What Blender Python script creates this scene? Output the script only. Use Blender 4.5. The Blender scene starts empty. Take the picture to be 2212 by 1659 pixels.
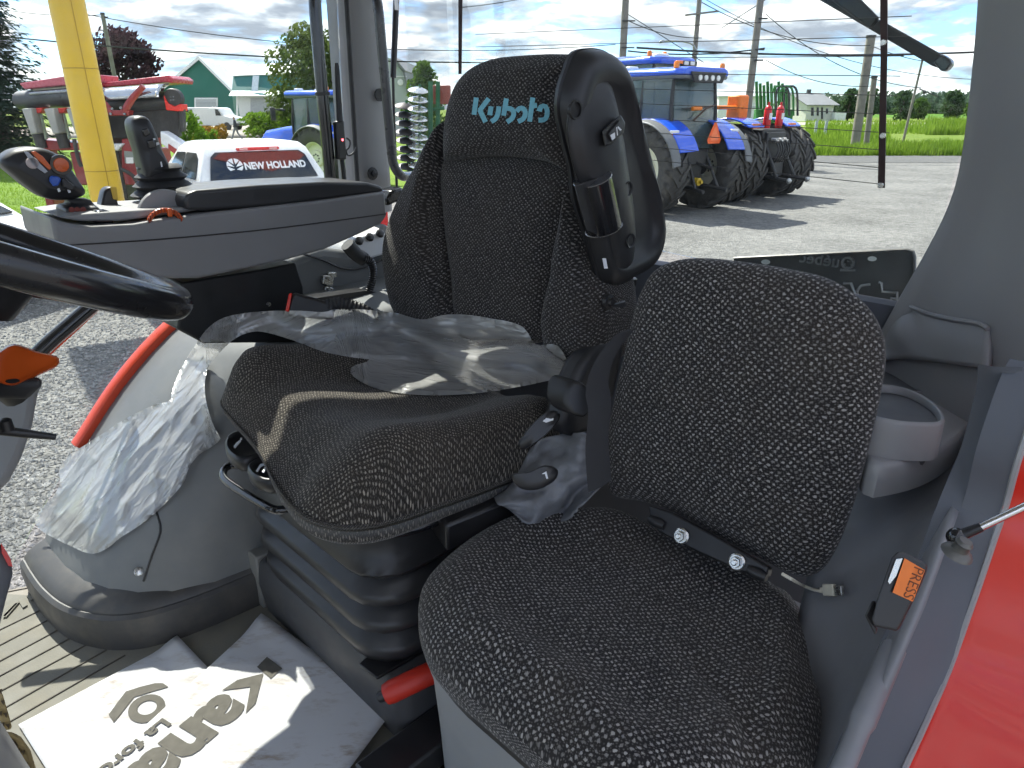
import bpy, bmesh, math, random
from mathutils import Vector, Matrix, noise
R = math.radians
sc = bpy.context.scene
# ---------------------------------------------------------------- camera, sky, sun, exposure
FPX, CX, CY = 1504.0, 1106.0, 829.5          # focal length and centre for a 2212 x 1659 frame
PITCH, CAMH = R(21.6), 2.4
cam = bpy.data.cameras.new('camera'); cam.sensor_width = 36.0; cam.lens = FPX / 2212.0 * 36.0
cam.clip_start = 0.02; cam.clip_end = 6000
camo = bpy.data.objects.new('camera', cam); sc.collection.objects.link(camo)
camo.location = (0, 0, CAMH); camo.rotation_euler = (math.pi / 2 - PITCH, 0, 0)
sc.camera = camo
SUN_AZ = Vector((-0.6, 0.8, 0)); SUN_EL = R(51)
world = bpy.data.worlds.new('World'); sc.world = world; world.use_nodes = True
sun = bpy.data.lights.new('sun', 'SUN'); sun.energy = 2.0; sun.angle = R(0.5); sun.color = (1.0, 0.95, 0.87)
suno = bpy.data.objects.new('sun', sun); sc.collection.objects.link(suno)
sdir = Vector((SUN_AZ.x * math.cos(SUN_EL), SUN_AZ.y * math.cos(SUN_EL), math.sin(SUN_EL)))
suno.rotation_euler = sdir.to_track_quat('Z', 'Y').to_euler(); suno.location = (0, 0, 30)
sc.view_settings.view_transform = 'Standard'; sc.view_settings.look = 'None'
sc.view_settings.gamma = 1.0; sc.view_settings.use_curve_mapping = False
sc.view_settings.exposure = 2.5
sc.render.engine = 'CYCLES'
cy = sc.cycles
cy.max_bounces = 7; cy.diffuse_bounces = 3; cy.glossy_bounces = 3; cy.transmission_bounces = 6; cy.transparent_max_bounces = 10
cy.caustics_reflective = False; cy.caustics_refractive = False
cy.use_denoising = True; cy.use_adaptive_sampling = True; cy.adaptive_threshold = 0.03; cy.sample_clamp_indirect = 6.0

def build_world():
    nt = world.node_tree; n = nt.nodes; l = nt.links; n.clear()
    out = n.new('ShaderNodeOutputWorld'); bg = n.new('ShaderNodeBackground'); bg.inputs[1].default_value = 0.10
    sky = n.new('ShaderNodeTexSky'); sky.sky_type = 'NISHITA'; sky.sun_disc = False
    sky.sun_elevation = SUN_EL; sky.sun_rotation = math.atan2(SUN_AZ.x, SUN_AZ.y)
    sky.air_density = 1.0; sky.dust_density = 0.6; sky.ozone_density = 1.6
    tc = n.new('ShaderNodeTexCoord'); sep = n.new('ShaderNodeSeparateXYZ'); l.new(tc.outputs['Generated'], sep.inputs[0])
    def math_(op, a, b=None, c=None):
        m = n.new('ShaderNodeMath'); m.operation = op
        for i, x in enumerate((a, b, c)):
            if x is None: continue
            if isinstance(x, (int, float)): m.inputs[i].default_value = x
            else: l.new(x, m.inputs[i])
        return m.outputs[0]
    def fbm(dz, scale, det, rough, dist):
        mp = n.new('ShaderNodeMapping'); mp.inputs['Location'].default_value = (4.3, 1.9, 2.0 + dz * 3.6); mp.inputs['Scale'].default_value = (1.0, 1.0, 3.6)
        l.new(tc.outputs['Generated'], mp.inputs[0])
        t = n.new('ShaderNodeTexNoise'); t.inputs['Scale'].default_value = scale; t.inputs['Detail'].default_value = det
        t.inputs['Roughness'].default_value = rough; t.inputs['Distortion'].default_value = dist
        l.new(mp.outputs[0], t.inputs['Vector']); return t.outputs['Fac']
    a = fbm(0.0, 6.6, 8, 0.56, 0.2)
    b = fbm(0.016, 6.6, 5, 0.54, 0.2)          # the same field a little higher: where it thins out, a sunlit top
    def ramp(x, stops):
        r = n.new('ShaderNodeValToRGB'); e = r.color_ramp.elements
        while len(e) > 1: e.remove(e[-1])
        e[0].position = stops[0][0]; e[0].color = (*stops[0][1], 1)
        for p, c in stops[1:]:
            q = e.new(p); q.color = (*c, 1)
        l.new(x, r.inputs[0]); return r.outputs[0]
    cov = ramp(a, [(0.425, (0, 0, 0)), (0.475, (0.75,) * 3), (0.53, (1, 1, 1))])
    dens = math_('ADD', math_('MULTIPLY', math_('SUBTRACT', a, b), 4.0), math_('MULTIPLY_ADD', a, -1.2, 1.10))
    shade = ramp(dens, [(0.16, (0.95, 1.06, 1.27)), (0.40, (1.5, 1.62, 1.82)), (0.58, (2.35, 2.42, 2.5)), (0.80, (3.5, 3.5, 3.45))])
    mx = n.new('ShaderNodeMix'); mx.data_type = 'RGBA'; l.new(cov, mx.inputs[0])
    gain = n.new('ShaderNodeMix'); gain.data_type = 'RGBA'; gain.blend_type = 'MULTIPLY'; gain.inputs[0].default_value = 1.0
    l.new(sky.outputs[0], gain.inputs[6]); gain.inputs[7].default_value = (0.27, 0.38, 0.55, 1)
    l.new(gain.outputs[2], mx.inputs[6]); l.new(shade, mx.inputs[7])
    l.new(mx.outputs[2], bg.inputs[0]); l.new(bg.outputs[0], out.inputs[0])
build_world()

# ---------------------------------------------------------------- placing helpers
CAMP = Vector((0, 0, CAMH)); cP, sP = math.cos(PITCH), math.sin(PITCH)
K = math.sqrt(0.5)
S = Vector((K, K, 0)); T = Vector((-K, K, 0)); Z = Vector((0, 0, 1)); A_ = -T     # tractor axes: rear, driver's right, up, driver's left
def Wp(s, t, z): return S * s + T * t + Z * z
def ray(u, v):
    a = (u - CX) / FPX; b = (CY - v) / FPX
    return Vector((a, cP + b * sP, -sP + b * cP))
def P(u, v, d): return CAMP + ray(u, v) * d
def PL(u, v, o, nrm):
    r = ray(u, v); return CAMP + r * ((o - CAMP).dot(nrm) / r.dot(nrm))
def PZ(u, v, z): return PL(u, v, Vector((0, 0, z)), Z)
def PS(u, v, s): return PL(u, v, Wp(s, 0, 0), S)
def PT(u, v, t): return PL(u, v, Wp(0, t, 0), T)
def G(u, v): return PZ(u, v, 0.0)
def PY(u, v, y): return PL(u, v, Vector((0, y, 0)), Vector((0, 1, 0)))

# ---------------------------------------------------------------- materials
MATS = {}
def nodes_of(m):
    nt = m.node_tree; return nt, nt.nodes, nt.links
def mat(name, col, rough=0.5, metal=0.0, var=0.12, vscale=6.0, bump=0.0, bscale=400.0, coat=0.0, spec=0.5, alpha=None,
        dust=0.0, dustcol=(0.32, 0.29, 0.24), emit=None, trans=0.0, sheen=0.0, rvar=0.08):
    if name in MATS: return MATS[name]
    m = bpy.data.materials.new(name); m.use_nodes = True
    nt, n, l = nodes_of(m); b = n['Principled BSDF']
    b.inputs['Roughness'].default_value = rough; b.inputs['Metallic'].default_value = metal
    b.inputs['Specular IOR Level'].default_value = spec
    b.inputs['Coat Weight'].default_value = coat; b.inputs['Coat Roughness'].default_value = 0.06
    if sheen: b.inputs['Sheen Weight'].default_value = sheen
    if trans: b.inputs['Transmission Weight'].default_value = trans
    tc = n.new('ShaderNodeTexCoord')
    nz = n.new('ShaderNodeTexNoise'); nz.inputs['Scale'].default_value = vscale; nz.inputs['Detail'].default_value = 6
    l.new(tc.outputs['Object'], nz.inputs['Vector'])
    rp = n.new('ShaderNodeMapRange'); rp.inputs[1].default_value = 0.3; rp.inputs[2].default_value = 0.7
    rp.inputs[3].default_value = 1 - var; rp.inputs[4].default_value = 1 + var; l.new(nz.outputs['Fac'], rp.inputs[0])
    mul = n.new('ShaderNodeMix'); mul.data_type = 'RGBA'; mul.blend_type = 'MULTIPLY'; mul.inputs[0].default_value = 1
    mul.inputs[6].default_value = (*col, 1); l.new(rp.outputs[0], mul.inputs[7]); cur = mul.outputs[2]
    if dust:
        n2 = n.new('ShaderNodeTexNoise'); n2.inputs['Scale'].default_value = vscale * 2.3; n2.inputs['Detail'].default_value = 9; n2.inputs['Roughness'].default_value = 0.65
        l.new(tc.outputs['Object'], n2.inputs['Vector'])
        r2 = n.new('ShaderNodeMapRange'); r2.inputs[1].default_value = 0.45; r2.inputs[2].default_value = 0.8; r2.inputs[3].default_value = dust * 0.25; r2.inputs[4].default_value = dust
        l.new(n2.outputs['Fac'], r2.inputs[0])
        mx = n.new('ShaderNodeMix'); mx.data_type = 'RGBA'; l.new(r2.outputs[0], mx.inputs[0]); l.new(cur, mx.inputs[6]); mx.inputs[7].default_value = (*dustcol, 1); cur = mx.outputs[2]
    l.new(cur, b.inputs['Base Color'])
    if rvar:
        r3 = n.new('ShaderNodeMapRange'); r3.inputs[1].default_value = 0.3; r3.inputs[2].default_value = 0.7
        r3.inputs[3].default_value = max(0.02, rough - rvar); r3.inputs[4].default_value = min(1, rough + rvar)
        n4 = n.new('ShaderNodeTexNoise'); n4.inputs['Scale'].default_value = vscale * 4; n4.inputs['Detail'].default_value = 8
        l.new(tc.outputs['Object'], n4.inputs['Vector']); l.new(n4.outputs['Fac'], r3.inputs[0]); l.new(r3.outputs[0], b.inputs['Roughness'])
    if bump:
        n3 = n.new('ShaderNodeTexNoise'); n3.inputs['Scale'].default_value = bscale; n3.inputs['Detail'].default_value = 3
        l.new(tc.outputs['Object'], n3.inputs['Vector'])
        bp = n.new('ShaderNodeBump'); bp.inputs['Strength'].default_value = bump; bp.inputs['Distance'].default_value = 1.0 / bscale
        l.new(n3.outputs['Fac'], bp.inputs['Height']); l.new(bp.outputs[0], b.inputs['Normal'])
    if emit:
        b.inputs['Emission Color'].default_value = (*emit[0], 1); b.inputs['Emission Strength'].default_value = emit[1]
    if alpha is not None: b.inputs['Alpha'].default_value = alpha
    MATS[name] = m; return m

def fabric(name, px=0.0082, py=0.0062, base=(0.034, 0.031, 0.030), fleck=(0.30, 0.28, 0.26), rot=0.0, r0=0.30, rnd=0.28):
    """knitted seat cloth: staggered light loops over charcoal with a finer second yarn"""
    if name in MATS: return MATS[name]
    m = bpy.data.materials.new(name); m.use_nodes = True; nt, n, l = nodes_of(m); b = n['Principled BSDF']
    b.inputs['Roughness'].default_value = 0.95; b.inputs['Specular IOR Level'].default_value = 0.15; b.inputs['Sheen Weight'].default_value = 0.15
    uv = n.new('ShaderNodeUVMap'); wn = n.new('ShaderNodeTexNoise'); wn.inputs['Scale'].default_value = 28; wn.inputs['Detail'].default_value = 2; l.new(uv.outputs[0], wn.inputs['Vector'])
    wa = n.new('ShaderNodeVectorMath'); wa.operation = 'MULTIPLY_ADD'; l.new(wn.outputs['Color'], wa.inputs[0]); wa.inputs[1].default_value = (0.012, 0.012, 0); l.new(uv.outputs[0], wa.inputs[2])
    def layer(sx, sy, shear, rnd_, lo, hi, namp):
        mp = n.new('ShaderNodeMapping'); mp.inputs['Rotation'].default_value = (0, 0, rot + shear); mp.inputs['Scale'].default_value = (1 / sx, 1 / sy, 1); l.new(wa.outputs[0], mp.inputs[0])
        vo = n.new('ShaderNodeTexVoronoi'); vo.voronoi_dimensions = '2D'; vo.inputs['Scale'].default_value = 1.0; vo.inputs['Randomness'].default_value = rnd_; l.new(mp.outputs[0], vo.inputs['Vector'])
        fn = n.new('ShaderNodeTexNoise'); fn.inputs['Scale'].default_value = 2.6; fn.inputs['Detail'].default_value = 1; l.new(mp.outputs[0], fn.inputs['Vector'])
        ad = n.new('ShaderNodeMath'); ad.operation = 'MULTIPLY_ADD'; l.new(fn.outputs['Fac'], ad.inputs[0]); ad.inputs[1].default_value = namp; l.new(vo.outputs['Distance'], ad.inputs[2])
        rp = n.new('ShaderNodeMapRange'); rp.inputs[1].default_value = hi + namp * 0.5; rp.inputs[2].default_value = lo + namp * 0.5; rp.inputs[3].default_value = 0; rp.inputs[4].default_value = 1; l.new(ad.outputs[0], rp.inputs[0])
        sp = n.new('ShaderNodeSeparateColor'); l.new(vo.outputs['Color'], sp.inputs[0]); am = n.new('ShaderNodeMapRange'); am.inputs[3].default_value = 0.35; am.inputs[4].default_value = 1.0; l.new(sp.outputs[0], am.inputs[0])
        mm = n.new('ShaderNodeMath'); mm.operation = 'MULTIPLY'; l.new(rp.outputs[0], mm.inputs[0]); l.new(am.outputs[0], mm.inputs[1]); return mm.outputs[0]
    A = layer(px, py, 0.5, rnd, r0 - 0.12, r0, 0.55); B = layer(px * 0.48, py * 0.5, -0.35, 0.5, r0 - 0.16, r0 + 0.02, 0.3)
    sb = n.new('ShaderNodeMath'); sb.operation = 'MULTIPLY'; l.new(B, sb.inputs[0]); sb.inputs[1].default_value = 0.30
    mxm = n.new('ShaderNodeMath'); mxm.operation = 'MAXIMUM'; l.new(A, mxm.inputs[0]); l.new(sb.outputs[0], mxm.inputs[1])
    mx = n.new('ShaderNodeMix'); mx.data_type = 'RGBA'; l.new(mxm.outputs[0], mx.inputs[0]); mx.inputs[6].default_value = (*base, 1); mx.inputs[7].default_value = (*fleck, 1)
    tc = n.new('ShaderNodeTexCoord'); dn = n.new('ShaderNodeTexNoise'); dn.inputs['Scale'].default_value = 6; dn.inputs['Detail'].default_value = 6; l.new(tc.outputs['Object'], dn.inputs['Vector'])
    dr = n.new('ShaderNodeMapRange'); dr.inputs[1].default_value = 0.42; dr.inputs[2].default_value = 0.78; dr.inputs[3].default_value = 0.0; dr.inputs[4].default_value = 0.30; l.new(dn.outputs['Fac'], dr.inputs[0])
    m2 = n.new('ShaderNodeMix'); m2.data_type = 'RGBA'; l.new(dr.outputs[0], m2.inputs[0]); l.new(mx.outputs[2], m2.inputs[6]); m2.inputs[7].default_value = (0.085, 0.068, 0.052, 1)
    l.new(m2.outputs[2], b.inputs['Base Color'])
    bp = n.new('ShaderNodeBump'); bp.inputs['Strength'].default_value = 0.6; bp.inputs['Distance'].default_value = px * 0.25
    l.new(mxm.outputs[0], bp.inputs['Height']); l.new(bp.outputs[0], b.inputs['Normal'])
    MATS[name] = m; return m

def glass(name, tint=(0.97, 0.99, 0.98), refl=0.6, haze=0.0):
    if name in MATS: return MATS[name]
    m = bpy.data.materials.new(name); m.use_nodes = True; nt, n, l = nodes_of(m); n.clear()
    out = n.new('ShaderNodeOutputMaterial'); tr = n.new('ShaderNodeBsdfTransparent'); tr.inputs[0].default_value = (*tint, 1)
    gl = n.new('ShaderNodeBsdfGlossy'); gl.inputs['Roughness'].default_value = 0.02
    fr = n.new('ShaderNodeFresnel'); fr.inputs[0].default_value = 1.45
    mu = n.new('ShaderNodeMath'); mu.operation = 'MULTIPLY'; l.new(fr.outputs[0], mu.inputs[0]); mu.inputs[1].default_value = refl
    mx = n.new('ShaderNodeMixShader'); l.new(mu.outputs[0], mx.inputs[0]); l.new(tr.outputs[0], mx.inputs[1]); l.new(gl.outputs[0], mx.inputs[2])
    last = mx.outputs[0]
    if haze:
        df = n.new('ShaderNodeBsdfDiffuse'); df.inputs[0].default_value = (0.6, 0.6, 0.58, 1)
        tcn = n.new('ShaderNodeTexCoord'); nz = n.new('ShaderNodeTexNoise'); nz.inputs['Scale'].default_value = 3; nz.inputs['Detail'].default_value = 8; l.new(tcn.outputs['Object'], nz.inputs['Vector'])
        mr = n.new('ShaderNodeMapRange'); mr.inputs[1].default_value = 0.4; mr.inputs[2].default_value = 0.75; mr.inputs[3].default_value = haze * 0.3; mr.inputs[4].default_value = haze; l.new(nz.outputs['Fac'], mr.inputs[0])
        m3 = n.new('ShaderNodeMixShader'); l.new(mr.outputs[0], m3.inputs[0]); l.new(last, m3.inputs[1]); l.new(df.outputs[0], m3.inputs[2]); last = m3.outputs[0]
    l.new(last, out.inputs[0]); MATS[name] = m; return m

# ---------------------------------------------------------------- mesh building
def tag(o, label=None, cat=None, group=None, kind=None):
    if label: o['label'] = label
    if cat: o['category'] = cat
    if group: o['group'] = group
    if kind: o['kind'] = kind
    return o
ROOT = {}
def thing(name, loc, label, cat, group=None):
    o = bpy.data.objects.new(name, None); sc.collection.objects.link(o); o.location = loc; o.empty_display_size = 0.1
    ROOT[o] = Vector(loc); return tag(o, label, cat, group)
def copy_tree(o, parent=None):
    c = o.copy(); sc.collection.objects.link(c)
    if parent is not None: c.parent = parent
    for ch in o.children: copy_tree(ch, c)
    return c
class MB:
    def __init__(self): self.v = []; self.f = []; self.uv = None
    def add(self, vs, fs, uvs=None):
        k = len(self.v); self.v += [Vector(x) for x in vs]; self.f += [tuple(i + k for i in f) for f in fs]
        if uvs is not None:
            if self.uv is None: self.uv = [(0, 0)] * k
            self.uv += uvs
        elif self.uv is not None: self.uv += [(0, 0)] * len(vs)
        return self
    def box(self, c, size, X=Vector((1, 0, 0)), Y=Vector((0, 1, 0)), Zx=Vector((0, 0, 1))):
        c = Vector(c); hx, hy, hz = size[0] / 2, size[1] / 2, size[2] / 2
        vs = [c + X * (i * hx) + Y * (j * hy) + Zx * (k * hz) for i in (-1, 1) for j in (-1, 1) for k in (-1, 1)]
        fs = [(0, 1, 3, 2), (4, 6, 7, 5), (0, 4, 5, 1), (2, 3, 7, 6), (0, 2, 6, 4), (1, 5, 7, 3)]
        if X.cross(Y).dot(Zx) < 0: fs = [tuple(reversed(f)) for f in fs]
        return self.add(vs, fs)
    def prism(self, pts, ext):
        """polygon pts extruded by vector ext"""
        pts = [Vector(p) for p in pts]; ext = Vector(ext); n = len(pts)
        nr = Vector((0, 0, 0))
        for i in range(n):
            a, b = pts[i], pts[(i + 1) % n]
            nr += Vector(((a.y - b.y) * (a.z + b.z), (a.z - b.z) * (a.x + b.x), (a.x - b.x) * (a.y + b.y)))
        if nr.dot(ext) > 0: pts = pts[::-1]
        vs = pts + [p + ext for p in pts]
        fs = [tuple(range(n)), tuple(range(2 * n - 1, n - 1, -1))] + [(i, i + n, (i + 1) % n + n, (i + 1) % n) for i in range(n)]
        return self.add(vs, fs)
    def tube(self, pts, r, n=8, cap=True, closed=False):
        pts = [Vector(p) for p in pts]; m = len(pts)
        rs = r if isinstance(r, (list, tuple)) else [r] * m
        tg = []
        for i in range(m):
            if closed: d = pts[(i + 1) % m] - pts[(i - 1) % m]
            else: d = pts[min(i + 1, m - 1)] - pts[max(i - 1, 0)]
            tg.append(d.normalized() if d.length > 1e-9 else Vector((0, 0, 1)))
        ref = Vector((0, 0, 1)) if abs(tg[0].z) < 0.9 else Vector((1, 0, 0))
        x = tg[0].cross(ref).normalized(); vs = []
        for i in range(m):
            x = (x - tg[i] * x.dot(tg[i])); x = x.normalized() if x.length > 1e-6 else tg[i].orthogonal().normalized()
            y = tg[i].cross(x)
            for k in range(n):
                a = 2 * math.pi * k / n; vs.append(pts[i] + (x * math.cos(a) + y * math.sin(a)) * rs[i])
        fs = []
        for i in range(m if closed else m - 1):
            for k in range(n):
                a = i * n + k; b = i * n + (k + 1) % n; c = ((i + 1) % m) * n
                fs.append((a, b, c + (k + 1) % n, c + k))
        if cap and not closed: fs += [tuple(range(n - 1, -1, -1)), tuple(range((m - 1) * n, m * n))]
        return self.add(vs, fs)
    def lathe(self, prof, o, ax, n=20, cap=True):
        """prof: list of (radius, along)"""
        o = Vector(o); ax = Vector(ax).normalized(); x = ax.orthogonal().normalized(); y = ax.cross(x); vs = []
        for r, h in prof:
            for k in range(n):
                a = 2 * math.pi * k / n; vs.append(o + ax * h + (x * math.cos(a) + y * math.sin(a)) * max(r, 1e-5))
        fs = []
        for i in range(len(prof) - 1):
            for k in range(n):
                fs.append((i * n + k, i * n + (k + 1) % n, (i + 1) * n + (k + 1) % n, (i + 1) * n + k))
        if cap: fs += [tuple(range(n - 1, -1, -1)), tuple(range((len(prof) - 1) * n, len(prof) * n))]
        return self.add(vs, fs)
    def loft(self, rings, closed=True, caps=True):
        n = len(rings[0]); vs = [Vector(p) for r in rings for p in r]; fs = []
        for i in range(len(rings) - 1):
            for k in range(n if closed else n - 1):
                fs.append((i * n + k, i * n + (k + 1) % n, (i + 1) * n + (k + 1) % n, (i + 1) * n + k))
        if closed and caps: fs += [tuple(range(n - 1, -1, -1)), tuple(range((len(rings) - 1) * n, len(rings) * n))]
        return self.add(vs, fs)
    def ball(self, c, r, n=12, sq=(1, 1, 1)):
        c = Vector(c); m = max(5, n // 2); vs = []; fs = []
        for i in range(1, m):
            th = math.pi * i / m
            for k in range(n):
                a = 2 * math.pi * k / n
                vs.append(c + Vector((r * sq[0] * math.sin(th) * math.cos(a), r * sq[1] * math.sin(th) * math.sin(a), r * sq[2] * math.cos(th))))
        for i in range(m - 2):
            for k in range(n): fs.append((i * n + k, (i + 1) * n + k, (i + 1) * n + (k + 1) % n, i * n + (k + 1) % n))
        vs += [c + Vector((0, 0, r * sq[2])), c - Vector((0, 0, r * sq[2]))]
        t, b = len(vs) - 2, len(vs) - 1
        fs += [(t, k, (k + 1) % n) for k in range(n)] + [(b, (m - 2) * n + (k + 1) % n, (m - 2) * n + k) for k in range(n)]
        return self.add(vs, fs)
    def build(self, name, mt, parent=None, smooth=True, angle=40, bevel=0.0, seg=2, solid=0.0, subsurf=0, label=None, kind=None):
        me = bpy.data.meshes.new(name)
        org = Vector((0, 0, 0)); p = parent
        if parent is not None:
            while p.parent is not None: p = p.parent
            org = ROOT.get(p, Vector((0, 0, 0)))
        me.from_pydata([v - org for v in self.v], [], self.f); me.materials.append(mt)
        if self.uv is not None:
            ul = me.uv_layers.new(name='UVMap')
            for lp in me.loops: ul.data[lp.index].uv = self.uv[lp.vertex_index]
        me.validate()
        o = bpy.data.objects.new(name, me); sc.collection.objects.link(o)
        if parent is not None: o.parent = parent
        else: ROOT[o] = org
        if smooth:
            me.shade_smooth()
            if angle < 179: me.set_sharp_from_angle(angle=R(angle))
        if solid:
            md = o.modifiers.new('solid', 'SOLIDIFY'); md.thickness = solid; md.offset = -1
        if bevel:
            md = o.modifiers.new('bevel', 'BEVEL'); md.width = bevel; md.segments = seg; md.limit_method = 'ANGLE'; md.angle_limit = R(30); md.harden_normals = False
            if smooth: me.shade_smooth()
        if subsurf:
            md = o.modifiers.new('sub', 'SUBSURF'); md.levels = subsurf; md.render_levels = subsurf
        if label: o['label'] = label
        if kind: o['kind'] = kind
        return o
def crom(pts, n, closed=True):
    """points resampled along a Catmull-Rom curve, even by arc length"""
    pts = [Vector(p) for p in pts]; m = len(pts); fine = []
    segs = m if closed else m - 1
    for i in range(segs):
        p0 = pts[(i - 1) % m] if closed or i > 0 else pts[0] * 2 - pts[1]
        p1, p2 = pts[i], pts[(i + 1) % m]
        p3 = pts[(i + 2) % m] if closed or i + 2 < m else pts[m - 1] * 2 - pts[m - 2]
        for k in range(14):
            t = k / 14; fine.append(0.5 * ((2 * p1) + (p2 - p0) * t + (2 * p0 - 5 * p1 + 4 * p2 - p3) * t * t + (3 * p1 - p0 - 3 * p2 + p3) * t ** 3))
    fine.append(pts[0] if closed else pts[-1])
    L = [0]
    for i in range(1, len(fine)): L.append(L[-1] + (fine[i] - fine[i - 1]).length)
    out = []; j = 0; cnt = n if closed else n - 1
    for i in range(n):
        d = L[-1] * i / cnt
        while j < len(L) - 2 and L[j + 1] < d: j += 1
        w = (d - L[j]) / max(1e-9, L[j + 1] - L[j]); out.append(fine[j].lerp(fine[j + 1], min(1, max(0, w))))
    return out
def pad(outline, O, A, B, N, thick, crown=0.02, edge=0.03, rings=12, sculpt=None, m=96, exp=2.4, smooth_outline=True, off=0.0):
    """upholstered pad: outline points lying on the plane (O, A, B), puffed towards N"""
    pts = crom(outline, m) if smooth_outline else [Vector(p) for p in outline]
    ab = [((p - O).dot(A), (p - O).dot(B)) for p in pts]; m = len(ab)
    ca = sum(a for a, b in ab) / m; cb = sum(b for a, b in ab) / m
    prof = [(0.0, -thick), (0.5, -thick)]                     # (mode fraction or inset, h): back
    rows = []
    def row(fn, hfun, arc):
        r = []
        for a, b in ab:
            da, db = a - ca, b - cb; L = math.hypot(da, db) or 1e-6
            q = fn(L); x, y = ca + da / L * q, cb + db / L * q
            r.append((x, y, hfun(x, y, q / L), (ca + da / L * (q + arc), cb + db / L * (q + arc))))
        rows.append(r)
    sc_ = sculpt or (lambda a, b, r: 0.0)
    e2 = min(edge, thick * 0.45)
    row(lambda L: L * 0.45, lambda x, y, r: -thick, 0.7 * thick + 0.2); row(lambda L: L - e2, lambda x, y, r: -thick, thick + e2)
    for g in (30, 60): row(lambda L, g=g: L - e2 * (1 - math.sin(R(g))), lambda x, y, r, g=g: -thick + e2 * (1 - math.cos(R(g))), thick)
    row(lambda L: L, lambda x, y, r: -thick + e2, thick * 0.8)
    row(lambda L: L, lambda x, y, r: -edge * 1.0, edge * 0.57)
    for g in (20, 40, 60, 80): row(lambda L, g=g: L - edge * (1 - math.cos(R(g))), lambda x, y, r, g=g: -edge + edge * math.sin(R(g)) + sc_(x, y, r) * math.sin(R(g)), edge * 0.57 * (1 - g / 90))
    for k in range(1, rings + 1):
        f = 1 - k / (rings + 0.35)
        row(lambda L, f=f: (L - edge) * f, lambda x, y, r: crown * (1 - min(1, r) ** exp) + sc_(x, y, r), 0)
    mb = MB(); vs = []; uvs = []
    for r in rows:
        for x, y, h, uv in r: vs.append(O + A * x + B * y + N * (h + off)); uvs.append(uv)
    fs = []
    for i in range(len(rows) - 1):
        for k in range(m): fs.append((i * m + k, i * m + (k + 1) % m, (i + 1) * m + (k + 1) % m, (i + 1) * m + k))
    fs += [tuple(range(m - 1, -1, -1)), tuple(range((len(rows) - 1) * m, len(rows) * m))]
    area = sum(ab[i][0] * ab[(i + 1) % m][1] - ab[(i + 1) % m][0] * ab[i][1] for i in range(m))
    flip = (area < 0) != (A.cross(B).dot(N) < 0)
    if flip: fs = [tuple(reversed(f)) for f in fs]
    mb.add(vs, fs, uvs); return mb
def sstep(a, b, x):
    t = min(1, max(0, (x - a) / (b - a))); return t * t * (3 - 2 * t)
def text_mesh(s, size, O, X, Y, N, thick=0.0, shear=0.0, bold=0.0, sx=1.0, align='LEFT'):
    """letters as real geometry: glyph outlines filled and laid on the plane (O, X, Y)"""
    cu = bpy.data.curves.new('glyphs', 'FONT'); cu.body = s; cu.size = size; cu.shear = shear; cu.extrude = thick; cu.offset = bold; cu.align_x = align; cu.resolution_u = 3
    ob = bpy.data.objects.new('glyphs', cu); sc.collection.objects.link(ob)
    dg = bpy.context.evaluated_depsgraph_get(); dg.update(); ev = ob.evaluated_get(dg); me = ev.to_mesh()
    vs = [O + X * (v.co.x * sx) + Y * v.co.y + N * v.co.z for v in me.vertices]; fs = [tuple(p.vertices) for p in me.polygons]
    ev.to_mesh_clear(); bpy.data.objects.remove(ob); bpy.data.curves.remove(cu)
    mb = MB(); mb.add(vs, fs); return mb
# ================================================================ ground, road, lawn, drive
def ground_mat(name, c1, c2, scale, bump=0.3, mid=None, rough=0.95):
    m = bpy.data.materials.new(name); m.use_nodes = True; nt, n, l = nodes_of(m); b = n['Principled BSDF']
    b.inputs['Roughness'].default_value = rough; b.inputs['Specular IOR Level'].default_value = 0.2
    tc = n.new('ShaderNodeTexCoord'); v = n.new('ShaderNodeTexVoronoi'); v.inputs['Scale'].default_value = scale; l.new(tc.outputs['Object'], v.inputs['Vector'])
    z = n.new('ShaderNodeTexNoise'); z.inputs['Scale'].default_value = scale * 0.02; z.inputs['Detail'].default_value = 6; l.new(tc.outputs['Object'], z.inputs['Vector'])
    z2 = n.new('ShaderNodeTexNoise'); z2.inputs['Scale'].default_value = scale * 0.22; z2.inputs['Detail'].default_value = 5; l.new(tc.outputs['Object'], z2.inputs['Vector'])
    sp = n.new('ShaderNodeSeparateColor'); l.new(v.outputs['Color'], sp.inputs[0])
    a = n.new('ShaderNodeMath'); a.operation = 'MULTIPLY_ADD'; l.new(sp.outputs[0], a.inputs[0]); a.inputs[1].default_value = 0.45
    a2 = n.new('ShaderNodeMath'); a2.operation = 'MULTIPLY_ADD'; l.new(z.outputs['Fac'], a2.inputs[0]); a2.inputs[1].default_value = 1.1; a2.inputs[2].default_value = -0.70
    a3 = n.new('ShaderNodeMath'); a3.operation = 'MULTIPLY_ADD'; l.new(z2.outputs['Fac'], a3.inputs[0]); a3.inputs[1].default_value = 0.9; l.new(a2.outputs[0], a3.inputs[2]); l.new(a3.outputs[0], a.inputs[2])
    mx = n.new('ShaderNodeMix'); mx.data_type = 'RGBA'; mx.clamp_factor = True; l.new(a.outputs[0], mx.inputs[0]); mx.inputs[6].default_value = (*c1, 1); mx.inputs[7].default_value = (*c2, 1)
    l.new(mx.outputs[2], b.inputs['Base Color'])
    bp = n.new('ShaderNodeBump'); bp.inputs['Strength'].default_value = bump; bp.inputs['Distance'].default_value = 0.6 / scale; l.new(v.outputs['Distance'], bp.inputs['Height']); l.new(bp.outputs[0], b.inputs['Normal'])
    return m
GRAVEL = ground_mat('gravel', (0.075, 0.075, 0.073), (0.255, 0.252, 0.24), 26, 0.9)
GRASS = ground_mat('lawn_grass', (0.06, 0.12, 0.008), (0.15, 0.24, 0.02), 14, 0.6)
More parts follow.
